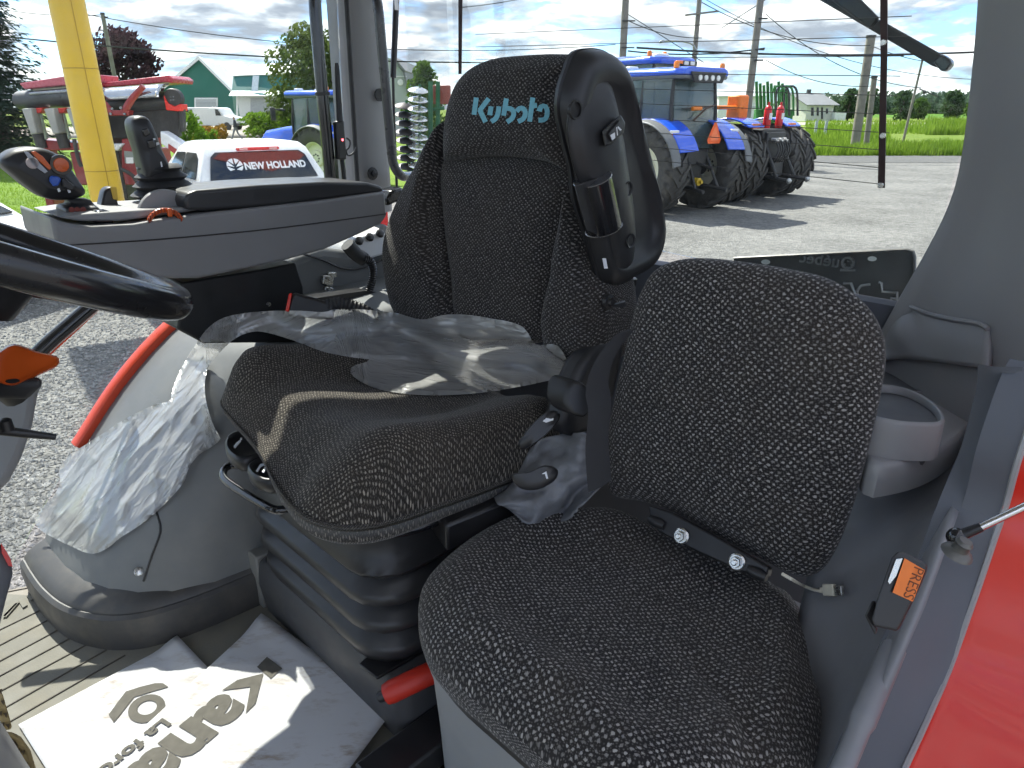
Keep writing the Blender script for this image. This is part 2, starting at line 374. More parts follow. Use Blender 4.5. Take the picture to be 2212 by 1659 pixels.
FIELD = ground_mat('field_grass', (0.07, 0.13, 0.012), (0.17, 0.22, 0.035), 3, 0.5)
def sheet_(name, pts, z, m, **kw):
    b = MB(); b.add([Vector((x, y, z)) for x, y in pts], [tuple(range(len(pts)))]); o = b.build(name, m, None, smooth=False); return tag(o, kind='structure')
b = MB(); b.add([Vector(p) for p in ((-900, -300, 0), (900, -300, 0), (900, 1500, 0), (-900, 1500, 0))], [(0, 1, 2, 3)]); tag(b.build('ground', GRAVEL, None, smooth=False), kind='structure')
sheet_('lawn', [(-60, 11.6), (-4.5, 12.6), (-3.6, 16), (-3.0, 24), (-1.0, 34), (2.0, 40), (2.0, 60), (-300, 60)], 0.008, GRASS)
sheet_('field', [(-700, 60), (2.0, 60), (2.0, 40.6), (120, 40.2), (700, 40), (800, 1400), (-800, 1400)], 0.006, FIELD)
ROAD = ground_mat('asphalt', (0.09, 0.09, 0.09), (0.14, 0.14, 0.137), 8, 0.2)
sheet_('road', [(2.0, 34.6), (120, 33.5), (500, 30), (500, 36.5), (120, 39.4), (2.0, 40.2)], 0.012, ROAD)
DRIVE = ground_mat('drive_gravel', (0.22, 0.20, 0.17), (0.40, 0.37, 0.32), 6, 0.3)
dq = [G(u, v) for u, v in [(455, 306), (590, 308), (600, 283), (560, 270), (500, 271), (480, 285)]]
b = MB(); b.add([Vector((q.x, q.y, 0.016)) for q in dq], [tuple(range(6))]); tag(b.build('driveway', DRIVE, None, smooth=False), kind='structure')
far_road = [G(u, v) for u, v in [(1720, 270), (2120, 268), (2120, 264), (1720, 264)]]
b = MB(); b.add([Vector((q.x, q.y, 0.02)) for q in far_road], [(0, 1, 2, 3)]); tag(b.build('farm_track', DRIVE, None, smooth=False), kind='structure')
CROP = ground_mat('crop_rows', (0.05, 0.13, 0.012), (0.10, 0.20, 0.022), 1.2, 0.6)
cf = [G(u, v) for u, v in [(1800, 254), (2160, 255), (2200, 246), (1780, 246)]]
b = MB(); b.add([Vector((q.x, q.y, 0.02)) for q in cf], [(0, 1, 2, 3)]); tag(b.build('crop_field', CROP, None, smooth=False), kind='structure')
# stones that can still be told apart near the tractor
def stones():
    random.seed(11); base = [Vector(p) for p in ((1, 0, 0), (-1, 0, 0), (0, 1, 0), (0, -1, 0), (0, 0, 0.7), (0, 0, -0.4))]; fc = [(0, 2, 4), (2, 1, 4), (1, 3, 4), (3, 0, 4), (2, 0, 5), (1, 2, 5), (3, 1, 5), (0, 3, 5)]
    vs = []; fs = []
    for k in range(15000):
        f = random.random() ** 0.8; u_ = random.uniform(-40, 470); v_ = 640 + 640 * random.random() ** 1.6
        q = G(u_, v_); r = random.uniform(0.008, 0.024); a = random.uniform(0, 6.3); sx, sy = random.uniform(0.7, 1.4), random.uniform(0.6, 1.1); i0 = len(vs)
        for p in base:
            x, y = p.x * sx * r * random.uniform(.75, 1.2), p.y * sy * r * random.uniform(.75, 1.2)
            vs.append(Vector((q.x + x * math.cos(a) - y * math.sin(a), q.y + x * math.sin(a) + y * math.cos(a), 0.004 + p.z * r * random.uniform(.7, 1.2))))
        fs += [tuple(i + i0 for i in t) for t in fc]
    b = MB(); b.v = vs; b.f = fs
    m = mat('gravel_stone', (0.25, 0.246, 0.236), 0.9, var=0.45, vscale=14, bump=0.2, bscale=60)
    o = b.build('gravel_stones', m, None, smooth=False); tag(o, 'loose grey crushed stones on the ground beside the tractor', 'gravel', kind='stuff')
stones()
# ================================================================ the cab the photographer leans into
from mathutils.bvhtree import BVHTree
M = {}
M['grey'] = mat('grey_plastic', (0.25, 0.249, 0.252), 0.5, var=0.07, vscale=6, bump=0.14, bscale=1300, dust=0.12, dustcol=(0.30, 0.29, 0.27))
M['grey_lit'] = mat('fender_grey_plastic', (0.145, 0.153, 0.158), 0.45, var=0.06, vscale=4, bump=0.08, bscale=1500, dust=0.20, dustcol=(0.40, 0.38, 0.34))
M['dgrey'] = mat('dark_grey_plastic', (0.115, 0.122, 0.138), 0.6, spec=0.2, var=0.08, vscale=5, bump=0.05, bscale=900, dust=0.10, dustcol=(0.22, 0.21, 0.22))
M['seatbox'] = mat('seat_box_grey', (0.29, 0.295, 0.30), 0.5, var=0.05, vscale=3, bump=0.06, bscale=1500)
M['black'] = mat('black_plastic', (0.014, 0.014, 0.016), 0.36, var=0.15, vscale=8, bump=0.06, bscale=1200, dust=0.05)
M['shell'] = mat('black_grained_plastic', (0.022, 0.022, 0.024), 0.42, var=0.12, vscale=6, bump=0.16, bscale=1400, dust=0.06, dustcol=(0.10, 0.095, 0.09))
M['gloss'] = mat('gloss_black', (0.010, 0.010, 0.012), 0.16, var=0.1, coat=0.5)
M['rubber'] = mat('black_rubber', (0.022, 0.022, 0.024), 0.6, var=0.2, vscale=10, bump=0.12, bscale=700, dust=0.12, dustcol=(0.13, 0.12, 0.11))
M['bellow'] = mat('bellows_rubber', (0.024, 0.024, 0.026), 0.40, var=0.15, vscale=8, bump=0.05, bscale=900, dust=0.12, dustcol=(0.16, 0.15, 0.14))
M['mat'] = mat('dusty_floor_mat', (0.155, 0.15, 0.128), 0.75, var=0.12, vscale=6, bump=0.2, bscale=300, dust=0.6, dustcol=(0.25, 0.22, 0.16))
M['groove'] = mat('mat_rib', (0.085, 0.076, 0.062), 0.8, var=0.2)
M['kick'] = mat('dirty_kick_rubber', (0.045, 0.046, 0.05), 0.5, var=0.2, vscale=8, dust=0.28, dustcol=(0.25, 0.21, 0.15))
M['red'] = mat('red_paint', (0.62, 0.022, 0.008), 0.30, var=0.03, coat=0.25, rvar=0.02)
M['orange'] = mat('orange_plastic', (0.62, 0.10, 0.014), 0.32, var=0.05, coat=0.2)
M['flange'] = mat('red_flange_paint', (0.72, 0.07, 0.025), 0.35, var=0.06, coat=0.3)
M['steel'] = mat('zinc_steel', (0.62, 0.61, 0.58), 0.28, 1.0, var=0.12, vscale=40)
M['chrome'] = mat('chrome', (0.75, 0.75, 0.76), 0.10, 1.0, var=0.04)
M['white'] = mat('white_print', (0.75, 0.76, 0.78), 0.5, var=0.05)
M['headliner'] = mat('roof_liner', (0.45, 0.45, 0.45), 0.9, var=0.05)
M['roofred'] = M['red']
M['glass'] = glass('cab_glass', (0.96, 0.985, 0.975), 0.22, haze=0.025)

cab = thing('tractor_cab', Wp(0.6, 0.95, 1.30), 'interior of a red tractor cab with grey trim, pillars and rubber floor', 'tractor cab')
FZ = 1.40
# --- floor with raised ribs and moulded letters
fl = MB(); fl.prism([Wp(*q, FZ - 0.02) for q in [(-0.75, 0.05), (0.50, 0.05), (0.50, 0.80), (0.62, 1.30), (0.30, 1.62), (0.10, 1.70), (-0.75, 1.70)]], Z * 0.02)
floor = fl.build('floor', M['mat'], cab)
ribs = [((-60, 1390), (97, 1314)), ((-60, 1426), (117, 1333)), ((-60, 1461), (141, 1353)), ((-60, 1493), (167, 1371)), ((-60, 1527), (197, 1388)), ((-60, 1570), (231, 1404)), ((-50, 1601), (270, 1416)), ((-40, 1470 - 180), (73, 1268))]
for (a, b) in ribs:
    p, q = PZ(*a, FZ), PZ(*b, FZ); d = (q - p).normalized(); w = d.cross(Z)
    r = MB(); r.prism([p + w * 0.0012, q + w * 0.0012, q - w * 0.0012, p - w * 0.0012], Z * 0.002); r.build('floor_rib', M['groove'], floor, smooth=False)
for poly in ([(8, 1312), (40, 1305), (14, 1333), (8, 1338)], [(40, 1299), (51, 1293), (60, 1310), (50, 1316)], [(58, 1290), (72, 1284), (81, 1292), (68, 1299)], [(8, 1333), (38, 1302), (43, 1303), (14, 1336)]):
    r = MB(); r.prism([PZ(u, v, FZ) for u, v in poly], Z * 0.004); r.build('floor_letter', M['mat'], floor, smooth=False)
# underside of the cab: frame and front wall below the windscreen, so the floor does not float
u = MB(); u.box(Wp(0.0, 0.88, 1.24), (1.75, 1.62, 0.26), S, T, Z); u.build('underframe', M['black'], cab)
# --- right inner fender with dark kick rubber
PROF = [(0.150, 1.40), (0.19, 1.50), (0.24, 1.60), (0.308, 1.69), (0.42, 1.815), (0.548, 1.918), (0.66, 1.965), (0.88, 1.985), (1.22, 1.985)]
COLS = [(1.665, 0.0), (1.60, 0.0), (1.52, 0.004), (1.44, 0.018), (1.38, 0.045), (1.33, 0.085), (1.295, 0.14), (1.275, 0.22), (1.265, 0.34)]
rings = []
for t, ds in COLS:
    prof = crom([Vector((s, z, 0)) for s, z in PROF], 26, closed=False)
    rings.append([Wp(p.x + ds * (1.0 - 0.25 * sstep(1.5, 2.0, p.y)), t, p.y) for p in prof])
fm = MB(); fm.loft(rings, closed=False)
n0 = len(rings[-1]); last = rings[-1]
fm.loft([last, [Vector((p.x, p.y, FZ - 0.01)) for p in last]], closed=False)
fender = fm.build('inner_fender', M['grey_lit'], cab, angle=60)
FBVH = BVHTree.FromPolygons([v.copy() for v in fm.v], fm.f)
def hit(bvhs, u, v, off=0.0):
    best = None; d = ray(u, v).normalized()
    for b in bvhs:
        loc, nrm, idx, dist = b.ray_cast(CAMP, d)
        if loc is not None and (best is None or dist < best[1]): best = (loc, dist, nrm)
    if best is None: return None
    n = best[2] if best[2].dot(d) < 0 else -best[2]
    return best[0] + n * off
foot = []
for t, ds in COLS: foot.append(Wp(0.150 + ds - 0.012 * 1.0, t - 0.012 * sstep(1.5, 1.3, t), FZ))
foot += [Wp(0.62, 1.25, FZ)]
fp = crom(foot, 40, closed=False)
kb = MB(); prof = [(0.0, 0.0), (-0.003, 0.045), (0.0, 0.072), (0.007, 0.079), (0.010, 0.079), (0.012, 0.085), (0.03, 0.10), (0.06, 0.11)]
rr = []
for i, q in enumerate(fp):
    d = (fp[min(i + 1, len(fp) - 1)] - fp[max(i - 1, 0)]).normalized(); nrm = d.cross(Z)
    if nrm.dot(Wp(0.0, 1.0, 0) - q) < 0: nrm = -nrm
    rr.append([q - nrm * a + Z * h for a, h in prof])
kb.loft(rr, closed=False); kb.build('kick_rubber', M['kick'], cab, angle=35)
# panel joint and screws on the fender
def on_fender(pts, r, name, mt, n=14):
    q = [hit([FBVH], u, v, 0.001) for u, v in pts]; q = [x for x in q if x is not None]
    if len(q) < 2: return
    t = MB(); t.tube(crom(q, n, closed=False), r, 6); t.build(name, mt, fender)
on_fender([(318, 1060), (332, 1090), (346, 1130), (345, 1155), (328, 1200), (310, 1255)], 0.0022, 'panel_joint', M['black'])
for (u_, v_) in [(301, 1234)]:
    q = hit([FBVH], u_, v_, 0.002)
    b = MB(); b.lathe([(0.009, 0), (0.0085, 0.004), (0.003, 0.006)], q, (CAMP - q), 14); b.build('screw', M['steel'], fender)
# outer flange of the fender, red
fl_pts = [hit([FBVH], u, v) for u, v in ()]
edge = crom([Vector((s, z, 0)) for s, z in PROF[3:8]], 30, closed=False)
fb = MB(); rr = []
for i, q in enumerate(edge):
    a = edge[max(i - 1, 0)]; b = edge[min(i + 1, len(edge) - 1)]; tg = (b - a).normalized(); nr = Vector((-tg.y, tg.x, 0))
    def w(x, dt): return Wp(q.x + nr.x * x, 1.665 + dt, q.y + nr.y * x)
    rr.append([w(-0.004, 0.0), w(0.014, 0.0), w(0.019, 0.006), w(0.019, 0.03), w(-0.004, 0.03)])
fb.loft(rr); fb.build('fender_flange', M['flange'], cab, angle=50)
# --- right door: glass, lower frame bar, seal
g = MB(); g.prism([Wp(s, 1.70, z) for s, z in [(-0.70, 1.42), (0.10, 1.42), (0.20, 1.55), (0.42, 1.84), (0.70, 2.03), (1.06, 2.12), (1.10, 2.98), (-0.60, 2.98)]], T * 0.005)
g.build('door_glass', M['glass'], cab, smooth=False)
db = MB(); db.tube(crom([PT(205, 655, 1.68), PT(150, 702, 1.68), PT(85, 760, 1.68), PT(10, 840, 1.68), PT(-80, 930, 1.68)], 16, closed=False), 0.016, 10); db.build('door_frame_bar', M['gloss'], cab)
db = MB(); db.tube(crom([PT(214, 662, 1.70), PT(160, 712, 1.70), PT(95, 772, 1.70), PT(20, 850, 1.70)], 16, closed=False), 0.006, 6); db.build('door_seal', M['flange'], cab)
# --- right rear pillar with black seal, hole and bolt
def quadring(z, c0, c1, dep=0.10):
    # c0, c1: s of both edges at this height on the plane t = 1.66
    s0, s1 = c0, c1; w = s1 - s0
    return [Wp(s0 + w * a, 1.66 + dep * b, z) for a, b in [(0.0, 0.35), (0.06, 0.1), (0.22, 0.0), (0.5, -0.04), (0.78, 0.0), (0.94, 0.1), (1.0, 0.35), (1.0, 1.0), (0.0, 1.0)]]
pm = MB(); rings = []
for v in (460, 400, 330, 250, 170, 90, 0, -120, -260):
    ul = 748 + (772 - 748) * v / 390.0; ur = 828 + (852 - 828) * v / 390.0
    a, b = PT(ul + 4, v, 1.66), PT(ur, v, 1.66); rings.append(quadring((a.z + b.z) / 2, a.dot(S), b.dot(S)))
pm.loft(rings); pm.build('rear_pillar', M['grey'], cab, angle=50)
sm = MB(); sm.tube([PT(748 + 24 * v / 390.0, v, 1.655) for v in (420, 300, 200, 100, 0, -120)], 0.006, 8); sm.build('window_seal', M['rubber'], cab)
q = PT(820, 205, 1.648); b = MB(); b.lathe([(0.016, 0.0), (0.0155, 0.003), (0.012, 0.003), (0.011, -0.004)], q, -T, 18); b.build('pillar_socket', M['black'], cab)
q = PT(805, 375, 1.648); b = MB(); b.lathe([(0.017, 0.0), (0.015, 0.003), (0.008, 0.004), (0.0075, 0.010), (0.004, 0.011)], q, -T, 16); b.build('pillar_bolt', M['black'], cab)
# grab rail
b = MB(); b.tube(crom([PT(800, -40, 1.60), PT(812, -8, 1.58), PT(818, 25, 1.57), PT(824, 90, 1.57), PT(836, 220, 1.57), PT(846, 330, 1.57), PT(853, 362, 1.57), PT(868, 380, 1.575), PT(884, 381, 1.60), PT(898, 378, 1.64)], 40, closed=False), 0.0122, 12); b.build('grab_rail', mat('rail_paint', (0.05, 0.05, 0.055), 0.3, coat=0.3), cab)
b = MB(); b.tube([PT(857, -30, 1.72), PT(853, 80, 1.72), PT(849, 168, 1.72)], 0.0085, 10); b.build('gas_strut', M['black'], cab)
b = MB(); b.tube([PT(849, 165, 1.72), PT(851, 260, 1.72), PT(856, 380, 1.72), PT(858, 420, 1.72)], 0.004, 8); b.build('strut_rod', M['black'], cab)
b = MB(); q = PT(856, 8, 1.708); b.box(q, (0.012, 0.003, 0.03), S, T, Z); b.build('strut_label', M['white'], cab)
# black door post with clip
post = [PT(679, -60, 1.60), PT(681, 20, 1.60), PT(688, 110, 1.60), PT(696, 200, 1.60), PT(706, 300, 1.60), PT(714, 395, 1.60), PT(716, 430, 1.60)]
b = MB(); b.tube(crom(post, 24, closed=False), 0.0148, 12); b.build('door_post', M['gloss'], cab)
b = MB(); b.tube([PT(696, 199, 1.60), PT(697, 206, 1.60)], 0.018, 12); b.build('post_clip', M['black'], cab)
# --- rear window glass, heater bars, heater lines, wiper
RS = 1.25
rw = MB(); rw.prism([Wp(RS, t, z) for t, z in [(0.31, 2.10), (1.64, 2.16), (1.66, 3.0), (0.28, 3.0)]], S * 0.005); rearw = rw.build('rear_window', M['glass'], cab, smooth=False)
M['bar'] = mat('heater_bar_print', (0.035, 0.012, 0.010), 0.5, var=0.3, vscale=20)
b = MB(); b.prism([PS(u, v, RS - 0.004) for u, v in [(1901, -10), (1917, -10), (1916, 130), (1911, 406), (1896, 406), (1902, 130)]], S * 0.002); b.build('heater_bar', M['bar'], rearw, smooth=False)
b = MB(); b.prism([PS(u, v, RS - 0.004) for u, v in [(990, -10), (998, -10), (996, 160), (990, 160)]], S * 0.002); b.build('heater_bar', M['bar'], rearw, smooth=False)
M['line'] = mat('heater_line_print', (0.05, 0.045, 0.04), 0.6)
for zl in [2.30, 2.325, 2.352, 2.378, 2.405, 2.432, 2.460, 2.488, 2.515, 2.542]:
    b = MB(); b.tube([Wp(RS - 0.003, 0.404, zl - 0.014), Wp(RS - 0.003, 1.37, zl + 0.022)], 0.00065, 5); b.build('heater_line', M['line'], rearw)
for (u_, v_) in [(1908, 92), (1907, 293), (1902, 400)]:
    b = MB(); b.lathe([(0.005, 0), (0.004, 0.002)], PS(u_, v_, RS - 0.005), -S, 10); b.build('solder_dot', M['steel'], rearw)
# --- left rear pillar, wide trim close to the camera
inner = [(2134, -120), (2129, 0), (2122, 100), (2112, 200), (2100, 300), (2083, 390), (2056, 462), (2020, 530), (1985, 590), (1950, 650), (1915, 712), (1885, 770), (1862, 820)]
inn = crom([PS(u, v, 1.235) for u, v in inner], 30, closed=False)
rr = []
for i, q in enumerate(inn):
    f = i / 29.0
    o = Wp(0.98 - 0.02 * f, 0.05, q.z - 0.02 - 0.05 * f)      # door-side edge, outside the frame
    k_ = 1 - 0.55 * f * f; m1 = q.lerp(o, 0.10) + (A_ * 0.03 - S * 0.045) * k_; m2 = q.lerp(o, 0.32) + (A_ * 0.045 - S * 0.06) * k_; m3 = q.lerp(o, 0.62) + (A_ * 0.04 - S * 0.05) * k_
    rr.append(crom([q + S * 0.02, q, q.lerp(o, 0.03) - S * 0.03, m1, m2, m3, o], 16, closed=False))
b = MB(); b.loft(rr, closed=False); b.build('corner_pillar', M['grey'], cab, angle=60, solid=0.006)
# roof: liner below, red shell above, work-light rail; it keeps the sun off the seats
rf = MB(); rl = [(-0.78, 0.02), (1.30, 0.02), (1.36, 0.2), (1.36, 1.80), (1.28, 1.845), (-0.62, 1.845), (-0.86, 1.64), (-0.88, 0.2)]
rf.prism([Wp(s, t, 2.99) for s, t in rl], Z * 0.05); rf.build('roof_liner', M['headliner'], cab, bevel=0.02)
rf = MB(); rf.loft([[Wp(0.25 + (s - 0.25) * k, 0.98 + (t - 0.98) * k, z) for s, t in rl] for k, z in ((1.0, 3.042), (1.015, 3.09), (0.98, 3.15), (0.80, 3.21))]); rf.build('roof_shell', M['red'], cab, bevel=0.01)
# front posts and windscreen
for t in (0.10, 1.70):
    b = MB(); b.tube([Wp(-0.72, t, 1.35), Wp(-0.66, t, 2.2), Wp(-0.58, t, 3.0)], 0.035, 10); b.build('front_post', M['grey'], cab)
b = MB(); b.prism([Wp(-0.72, 0.14, 1.38), Wp(-0.72, 1.66, 1.38), Wp(-0.60, 1.66, 2.98), Wp(-0.60, 0.14, 2.98)], S * 0.006); b.build('windscreen', M['glass'], cab, smooth=False)
# rear wall below the window and side wall under it
b = MB(); b.box(Wp(1.24, 0.98, 1.62), (0.04, 1.36, 0.96), S, T, Z); b.build('rear_wall', M['dgrey'], cab)

# --- panel with latch behind the seat (right rear console), lit from outside
def patch(rows, thick, nrm, name, mt, parent, m=14, **kw):
    """curved sheet through rows of (u, v, depth) points"""
    cols = [crom([P(*q) for q in r], m, closed=False) for r in rows]
    grid = [crom([c[k] for c in cols], max(8, 4 * len(rows)), closed=False) for k in range(m)]
    b = MB(); b.loft(grid, closed=False); return b.build(name, mt, parent, solid=thick, angle=70, **kw)
b = MB(); b.prism([PT(u, v, 1.52) for u, v in [(625, 560), (700, 535), (770, 545), (845, 480), (860, 640), (850, 700), (640, 700)]], T * 0.16); b.build('rear_side_console', M['grey_lit'], cab, bevel=0.02, seg=3)
b = MB(); b.tube(crom([PT(653, 548, 1.515), PT(700, 563, 1.515), PT(735, 578, 1.515), PT(775, 580, 1.515), PT(840, 555, 1.515)], 18, closed=False), 0.003, 6); b.build('console_joint', M['black'], cab)
b = MB(); b.prism([PT(u, v, 1.50) for u, v in [(752, 528), (770, 514), (830, 500), (846, 520), (846, 545), (800, 560), (768, 548)]], T * 0.03); b.build('switch_plate', M['white'], cab, bevel=0.006)
for (u_, v_) in [(775, 522), (798, 514), (820, 506)]:
    b = MB(); b.lathe([(0.011, 0), (0.010, 0.008), (0.006, 0.010)], PT(u_, v_, 1.498), -T + Z, 12); b.build('switch_knob', M['black'], cab)
# latch: small zinc plates
for poly in ([(710, 588), (727, 588), (728, 600), (712, 600)], [(700, 594), (722, 597), (720, 620), (698, 614)], [(704, 619), (722, 622), (721, 633), (703, 630)]):
    b = MB(); b.prism([PT(u, v, 1.505) for u, v in poly], T * 0.012); b.build('latch_plate', M['steel'], cab, bevel=0.002)
b = MB(); b.lathe([(0.005, 0), (0.004, 0.004)], PT(711, 625, 1.502), -T, 12); b.build('latch_rivet', M['steel'], cab)
# dark lower wall behind the console
b = MB(); b.prism([PT(u, v, 1.40) for u, v in [(640, 650), (790, 628), (870, 640), (880, 760), (640, 760)]], T * 0.04); b.build('wall_panel', M['black'], cab)
b = MB(); b.tube([PT(786, 641, 1.395), PT(830, 637, 1.395), PT(868, 636, 1.395)], 0.003, 6); b.build('wall_trim', M['white'], cab)
# corrugated cable behind the seat
b = MB(); b.tube(crom([PT(750, 528, 1.42), PT(768, 548, 1.42), PT(786, 560, 1.42)], 8, closed=False), 0.017, 12); b.build('cable_boot', M['rubber'], cab)
pth = crom([PT(784, 557, 1.41), PT(800, 565, 1.41), PT(806, 590, 1.41), PT(800, 620, 1.41), PT(788, 645, 1.41)], 44, closed=False)
b = MB(); b.tube(pth, [0.0105 if i % 2 else 0.0085 for i in range(44)], 10); b.build('cable', M['black'], cab)

# --- left side: cup-holder trim, side panel, door frame, outer fender
trim_rows = [
    [(1900, 700, 1.18), (1946, 652, 1.14), (1978, 668, 1.10), (2010, 680, 1.065), (2060, 691, 1.02), (2115, 700, 0.97), (2134, 712, 0.955)],
    [(1893, 735, 1.17), (1935, 712, 1.14), (1978, 716, 1.10), (2010, 722, 1.07), (2060, 733, 1.025), (2115, 745, 0.98), (2133, 752, 0.965)],
    [(1888, 776, 1.15), (1932, 774, 1.135), (1978, 777, 1.11), (2010, 780, 1.09), (2060, 786, 1.05), (2112, 793, 1.01), (2129, 796, 1.0)],
]
def bvh_of(name):
    for o in cab.children:
        if o.name == name: return BVHTree.FromPolygons([v.co + ROOT[cab] for v in o.data.vertices], [tuple(p.vertices) for p in o.data.polygons])
PILB = bvh_of('corner_pillar'); fwd_ = Vector((0, cP, -sP))
def front_of(u, v, d, gap):
    q = hit([PILB], u, v); return (u, v, min(d, (q - CAMP).dot(fwd_) - gap) if q is not None else d)
trim_rows = [[front_of(u, v, d, g_) for u, v, d in row] for row, g_ in zip(trim_rows, (0.012, 0.02, 0.024))]
patch(trim_rows, 0.008, None, 'pillar_base_trim', M['grey'], cab, m=24)
b = MB(); b.tube(crom([P(u, v - 1, d - 0.002) for u, v, d in trim_rows[0][1:]], 24, closed=False), 0.0035, 8); b.build('trim_rim', M['grey'], cab)
M['recess_shade'] = mat('recess_shade_grey', (0.085, 0.088, 0.095), 0.6, var=0.05, bump=0.1, bscale=1500)  # darker grey puts the shade of the cup and pocket depth into colour
def zring(px, z, n=56): return crom([PZ(u, v, z) for u, v in px], n)
def stack(q, levels):
    c = sum(q, Vector()) / len(q); return [[Vector((c.x + (x.x - c.x) * k, c.y + (x.y - c.y) * k, z)) for x in q] for k, z in levels]
tray = zring([(1868, 770), (1930, 772), (2010, 777), (2105, 787), (2126, 798), (2120, 850), (2100, 905), (2062, 948), (2005, 980), (1935, 998), (1886, 1000), (1868, 960), (1866, 860)], 2.0, 80)
b = MB(); b.loft(stack(tray, [(1.012, 1.955), (1.012, 1.978), (1.004, 1.992), (0.985, 1.999), (0.95, 2.0)])); b.build('side_tray', M['grey'], cab, angle=60)
cup = zring([(1862, 888), (1876, 850), (1900, 829), (1961, 838), (2015, 866), (2041, 896), (2034, 912), (1990, 914), (1925, 908)], 2.05, 64)
b = MB(); b.loft(stack(cup, [(1.03, 2.0), (1.01, 2.035), (1.0, 2.045), (0.975, 2.0495), (0.94, 2.05), (0.905, 2.048), (0.89, 2.04)]), caps=False); b.build('cup_holder', M['grey'], cab, angle=70)
b = MB(); b.loft(stack(cup, [(0.889, 2.0395), (0.82, 1.985), (0.2, 1.984)])); b.build('cup_well', M['recess_shade'], cab, angle=60)
pk = zring([(1876, 796), (1960, 799), (2018, 812), (2031, 826), (2018, 842), (1985, 848), (1930, 842), (1872, 834)], 2.0015, 44)
b = MB(); b.add(pk, [tuple(range(44))]); b.build('pocket_shade', M['recess_shade'], cab, smooth=False)  # flat dark sheet painted as the shade inside a pocket
b = MB(); b.tube([q + Z * 0.0005 for q in pk], 0.002, 6, closed=True); b.build('pocket_lip', M['grey'], cab)
side_rows = [[(1790, 985, 1.14), (1890, 990, 1.09), (1990, 960, 1.05), (2070, 890, 1.08), (2125, 800, 1.18)], [(1770, 1070, 1.05), (1880, 1082, 0.985), (1990, 1062, 0.93), (2065, 1015, 0.90), (2105, 960, 0.88)],
             [(1760, 1180, 0.98), (1860, 1170, 0.92), (1950, 1150, 0.85), (2010, 1130, 0.79), (2050, 1110, 0.735)],
             [(1730, 1300, 0.93), (1820, 1290, 0.88), (1890, 1290, 0.82), (1940, 1290, 0.76), (1985, 1290, 0.70)],
             [(1700, 1450, 0.87), (1780, 1450, 0.83), (1840, 1450, 0.77), (1880, 1450, 0.72), (1915, 1450, 0.675)],
             [(1660, 1690, 0.79), (1720, 1690, 0.76), (1760, 1690, 0.72), (1790, 1690, 0.68), (1815, 1690, 0.645)]]
M['side'] = mat('side_panel_plastic', (0.19, 0.192, 0.205), 0.42, var=0.10, vscale=7, bump=0.08, bscale=1500, dust=0.20, dustcol=(0.25, 0.23, 0.21))
patch(side_rows, 0.008, None, 'side_panel', M['side'], cab)
# rounded ridge on the side panel and its joint
b = MB(); b.tube(crom([P(1930, 1400, 0.71), P(1908, 1452, 0.69), P(1870, 1540, 0.665), P(1820, 1660, 0.64), P(1800, 1700, 0.635)], 20, closed=False), [0.012] * 12 + [0.010] * 8, 10); b.build('panel_ridge', M['side'], cab)
# door frame strip
fr_l = [(2132, 790), (2128, 840), (2094, 970), (2064, 1042), (2029, 1130), (2002, 1205), (1965, 1290), (1926, 1379), (1866, 1527), (1806, 1659), (1788, 1700)]
fr_r = [(2258, 790), (2235, 840), (2185, 985), (2160, 1080), (2136, 1150), (2108, 1235), (2075, 1330), (2034, 1444), (1985, 1555), (1936, 1659), (1917, 1700)]
L_ = crom([PT(u, v, 0.128) for u, v in fr_l], 28, closed=False); R_ = crom([PT(u, v, 0.085) for u, v in fr_r], 28, closed=False)
b = MB(); rr = []
for a, q in zip(L_, R_):
    rr.append([a + T * 0.008, a, a.lerp(q, 0.10) + A_ * 0.004, a.lerp(q, 0.5) + A_ * 0.006, a.lerp(q, 0.88) + A_ * 0.004, a.lerp(q, 0.97) + A_ * 0.009, q + A_ * 0.004, q + T * 0.03])
b.loft(rr, closed=False); frame = b.build('door_frame', M['dgrey'], cab, angle=50)
b = MB(); b.tube([q + A_ * 0.006 for q in R_], 0.0032, 6); b.build('frame_seal', mat('pale_seal', (0.33, 0.33, 0.33), 0.5), cab)
# outer left fender, glossy red, falling away from the door frame
rr = []
for i, q in enumerate(R_):
    tg = (R_[min(i + 1, 27)] - R_[max(i - 1, 0)]).normalized(); out = tg.cross(A_).normalized()
    if out.dot(S) < 0: out = -out
    rr.append([q + A_ * 0.0045 - out * 0.002, q + A_ * 0.007 + out * 0.004, q + A_ * 0.02 + out * 0.010, q + A_ * 0.06 + out * 0.03, q + A_ * 0.16 + out * 0.07, q + A_ * 0.30 + out * 0.10, q + A_ * 0.42 + out * 0.09, q + A_ * 0.47 + out * 0.05, q + A_ * 0.48 - out * 0.02])
b = MB(); b.loft(rr, closed=False); b.build('outer_fender', M['red'], cab, angle=180, subsurf=2)
# --- instructor seat box and operator pedestal
b = MB()
def boxring(z, s0, s1, t0, t1, r=0.05):
    o = []
    for (cs, ct, a0) in [(s0 + r, t1 - r, 90), (s0 + r, t0 + r, 180), (s1 - r, t0 + r, 270), (s1 - r, t1 - r, 0)]:
        for k in range(5): a = R(a0 + 22.5 * k); o.append(Wp(cs + r * math.cos(a), ct + r * math.sin(a), z))
    return o
b.loft([boxring(1.38, 0.485, 0.95, 0.13, 0.665), boxring(1.52, 0.478, 0.95, 0.13, 0.665), boxring(1.64, 0.462, 0.94, 0.13, 0.655), boxring(1.685, 0.45, 0.93, 0.13, 0.655), boxring(1.70, 0.455, 0.92, 0.135, 0.648), boxring(1.702, 0.52, 0.88, 0.18, 0.60)])
b.build('seat_box', M['seatbox'], cab, angle=50)
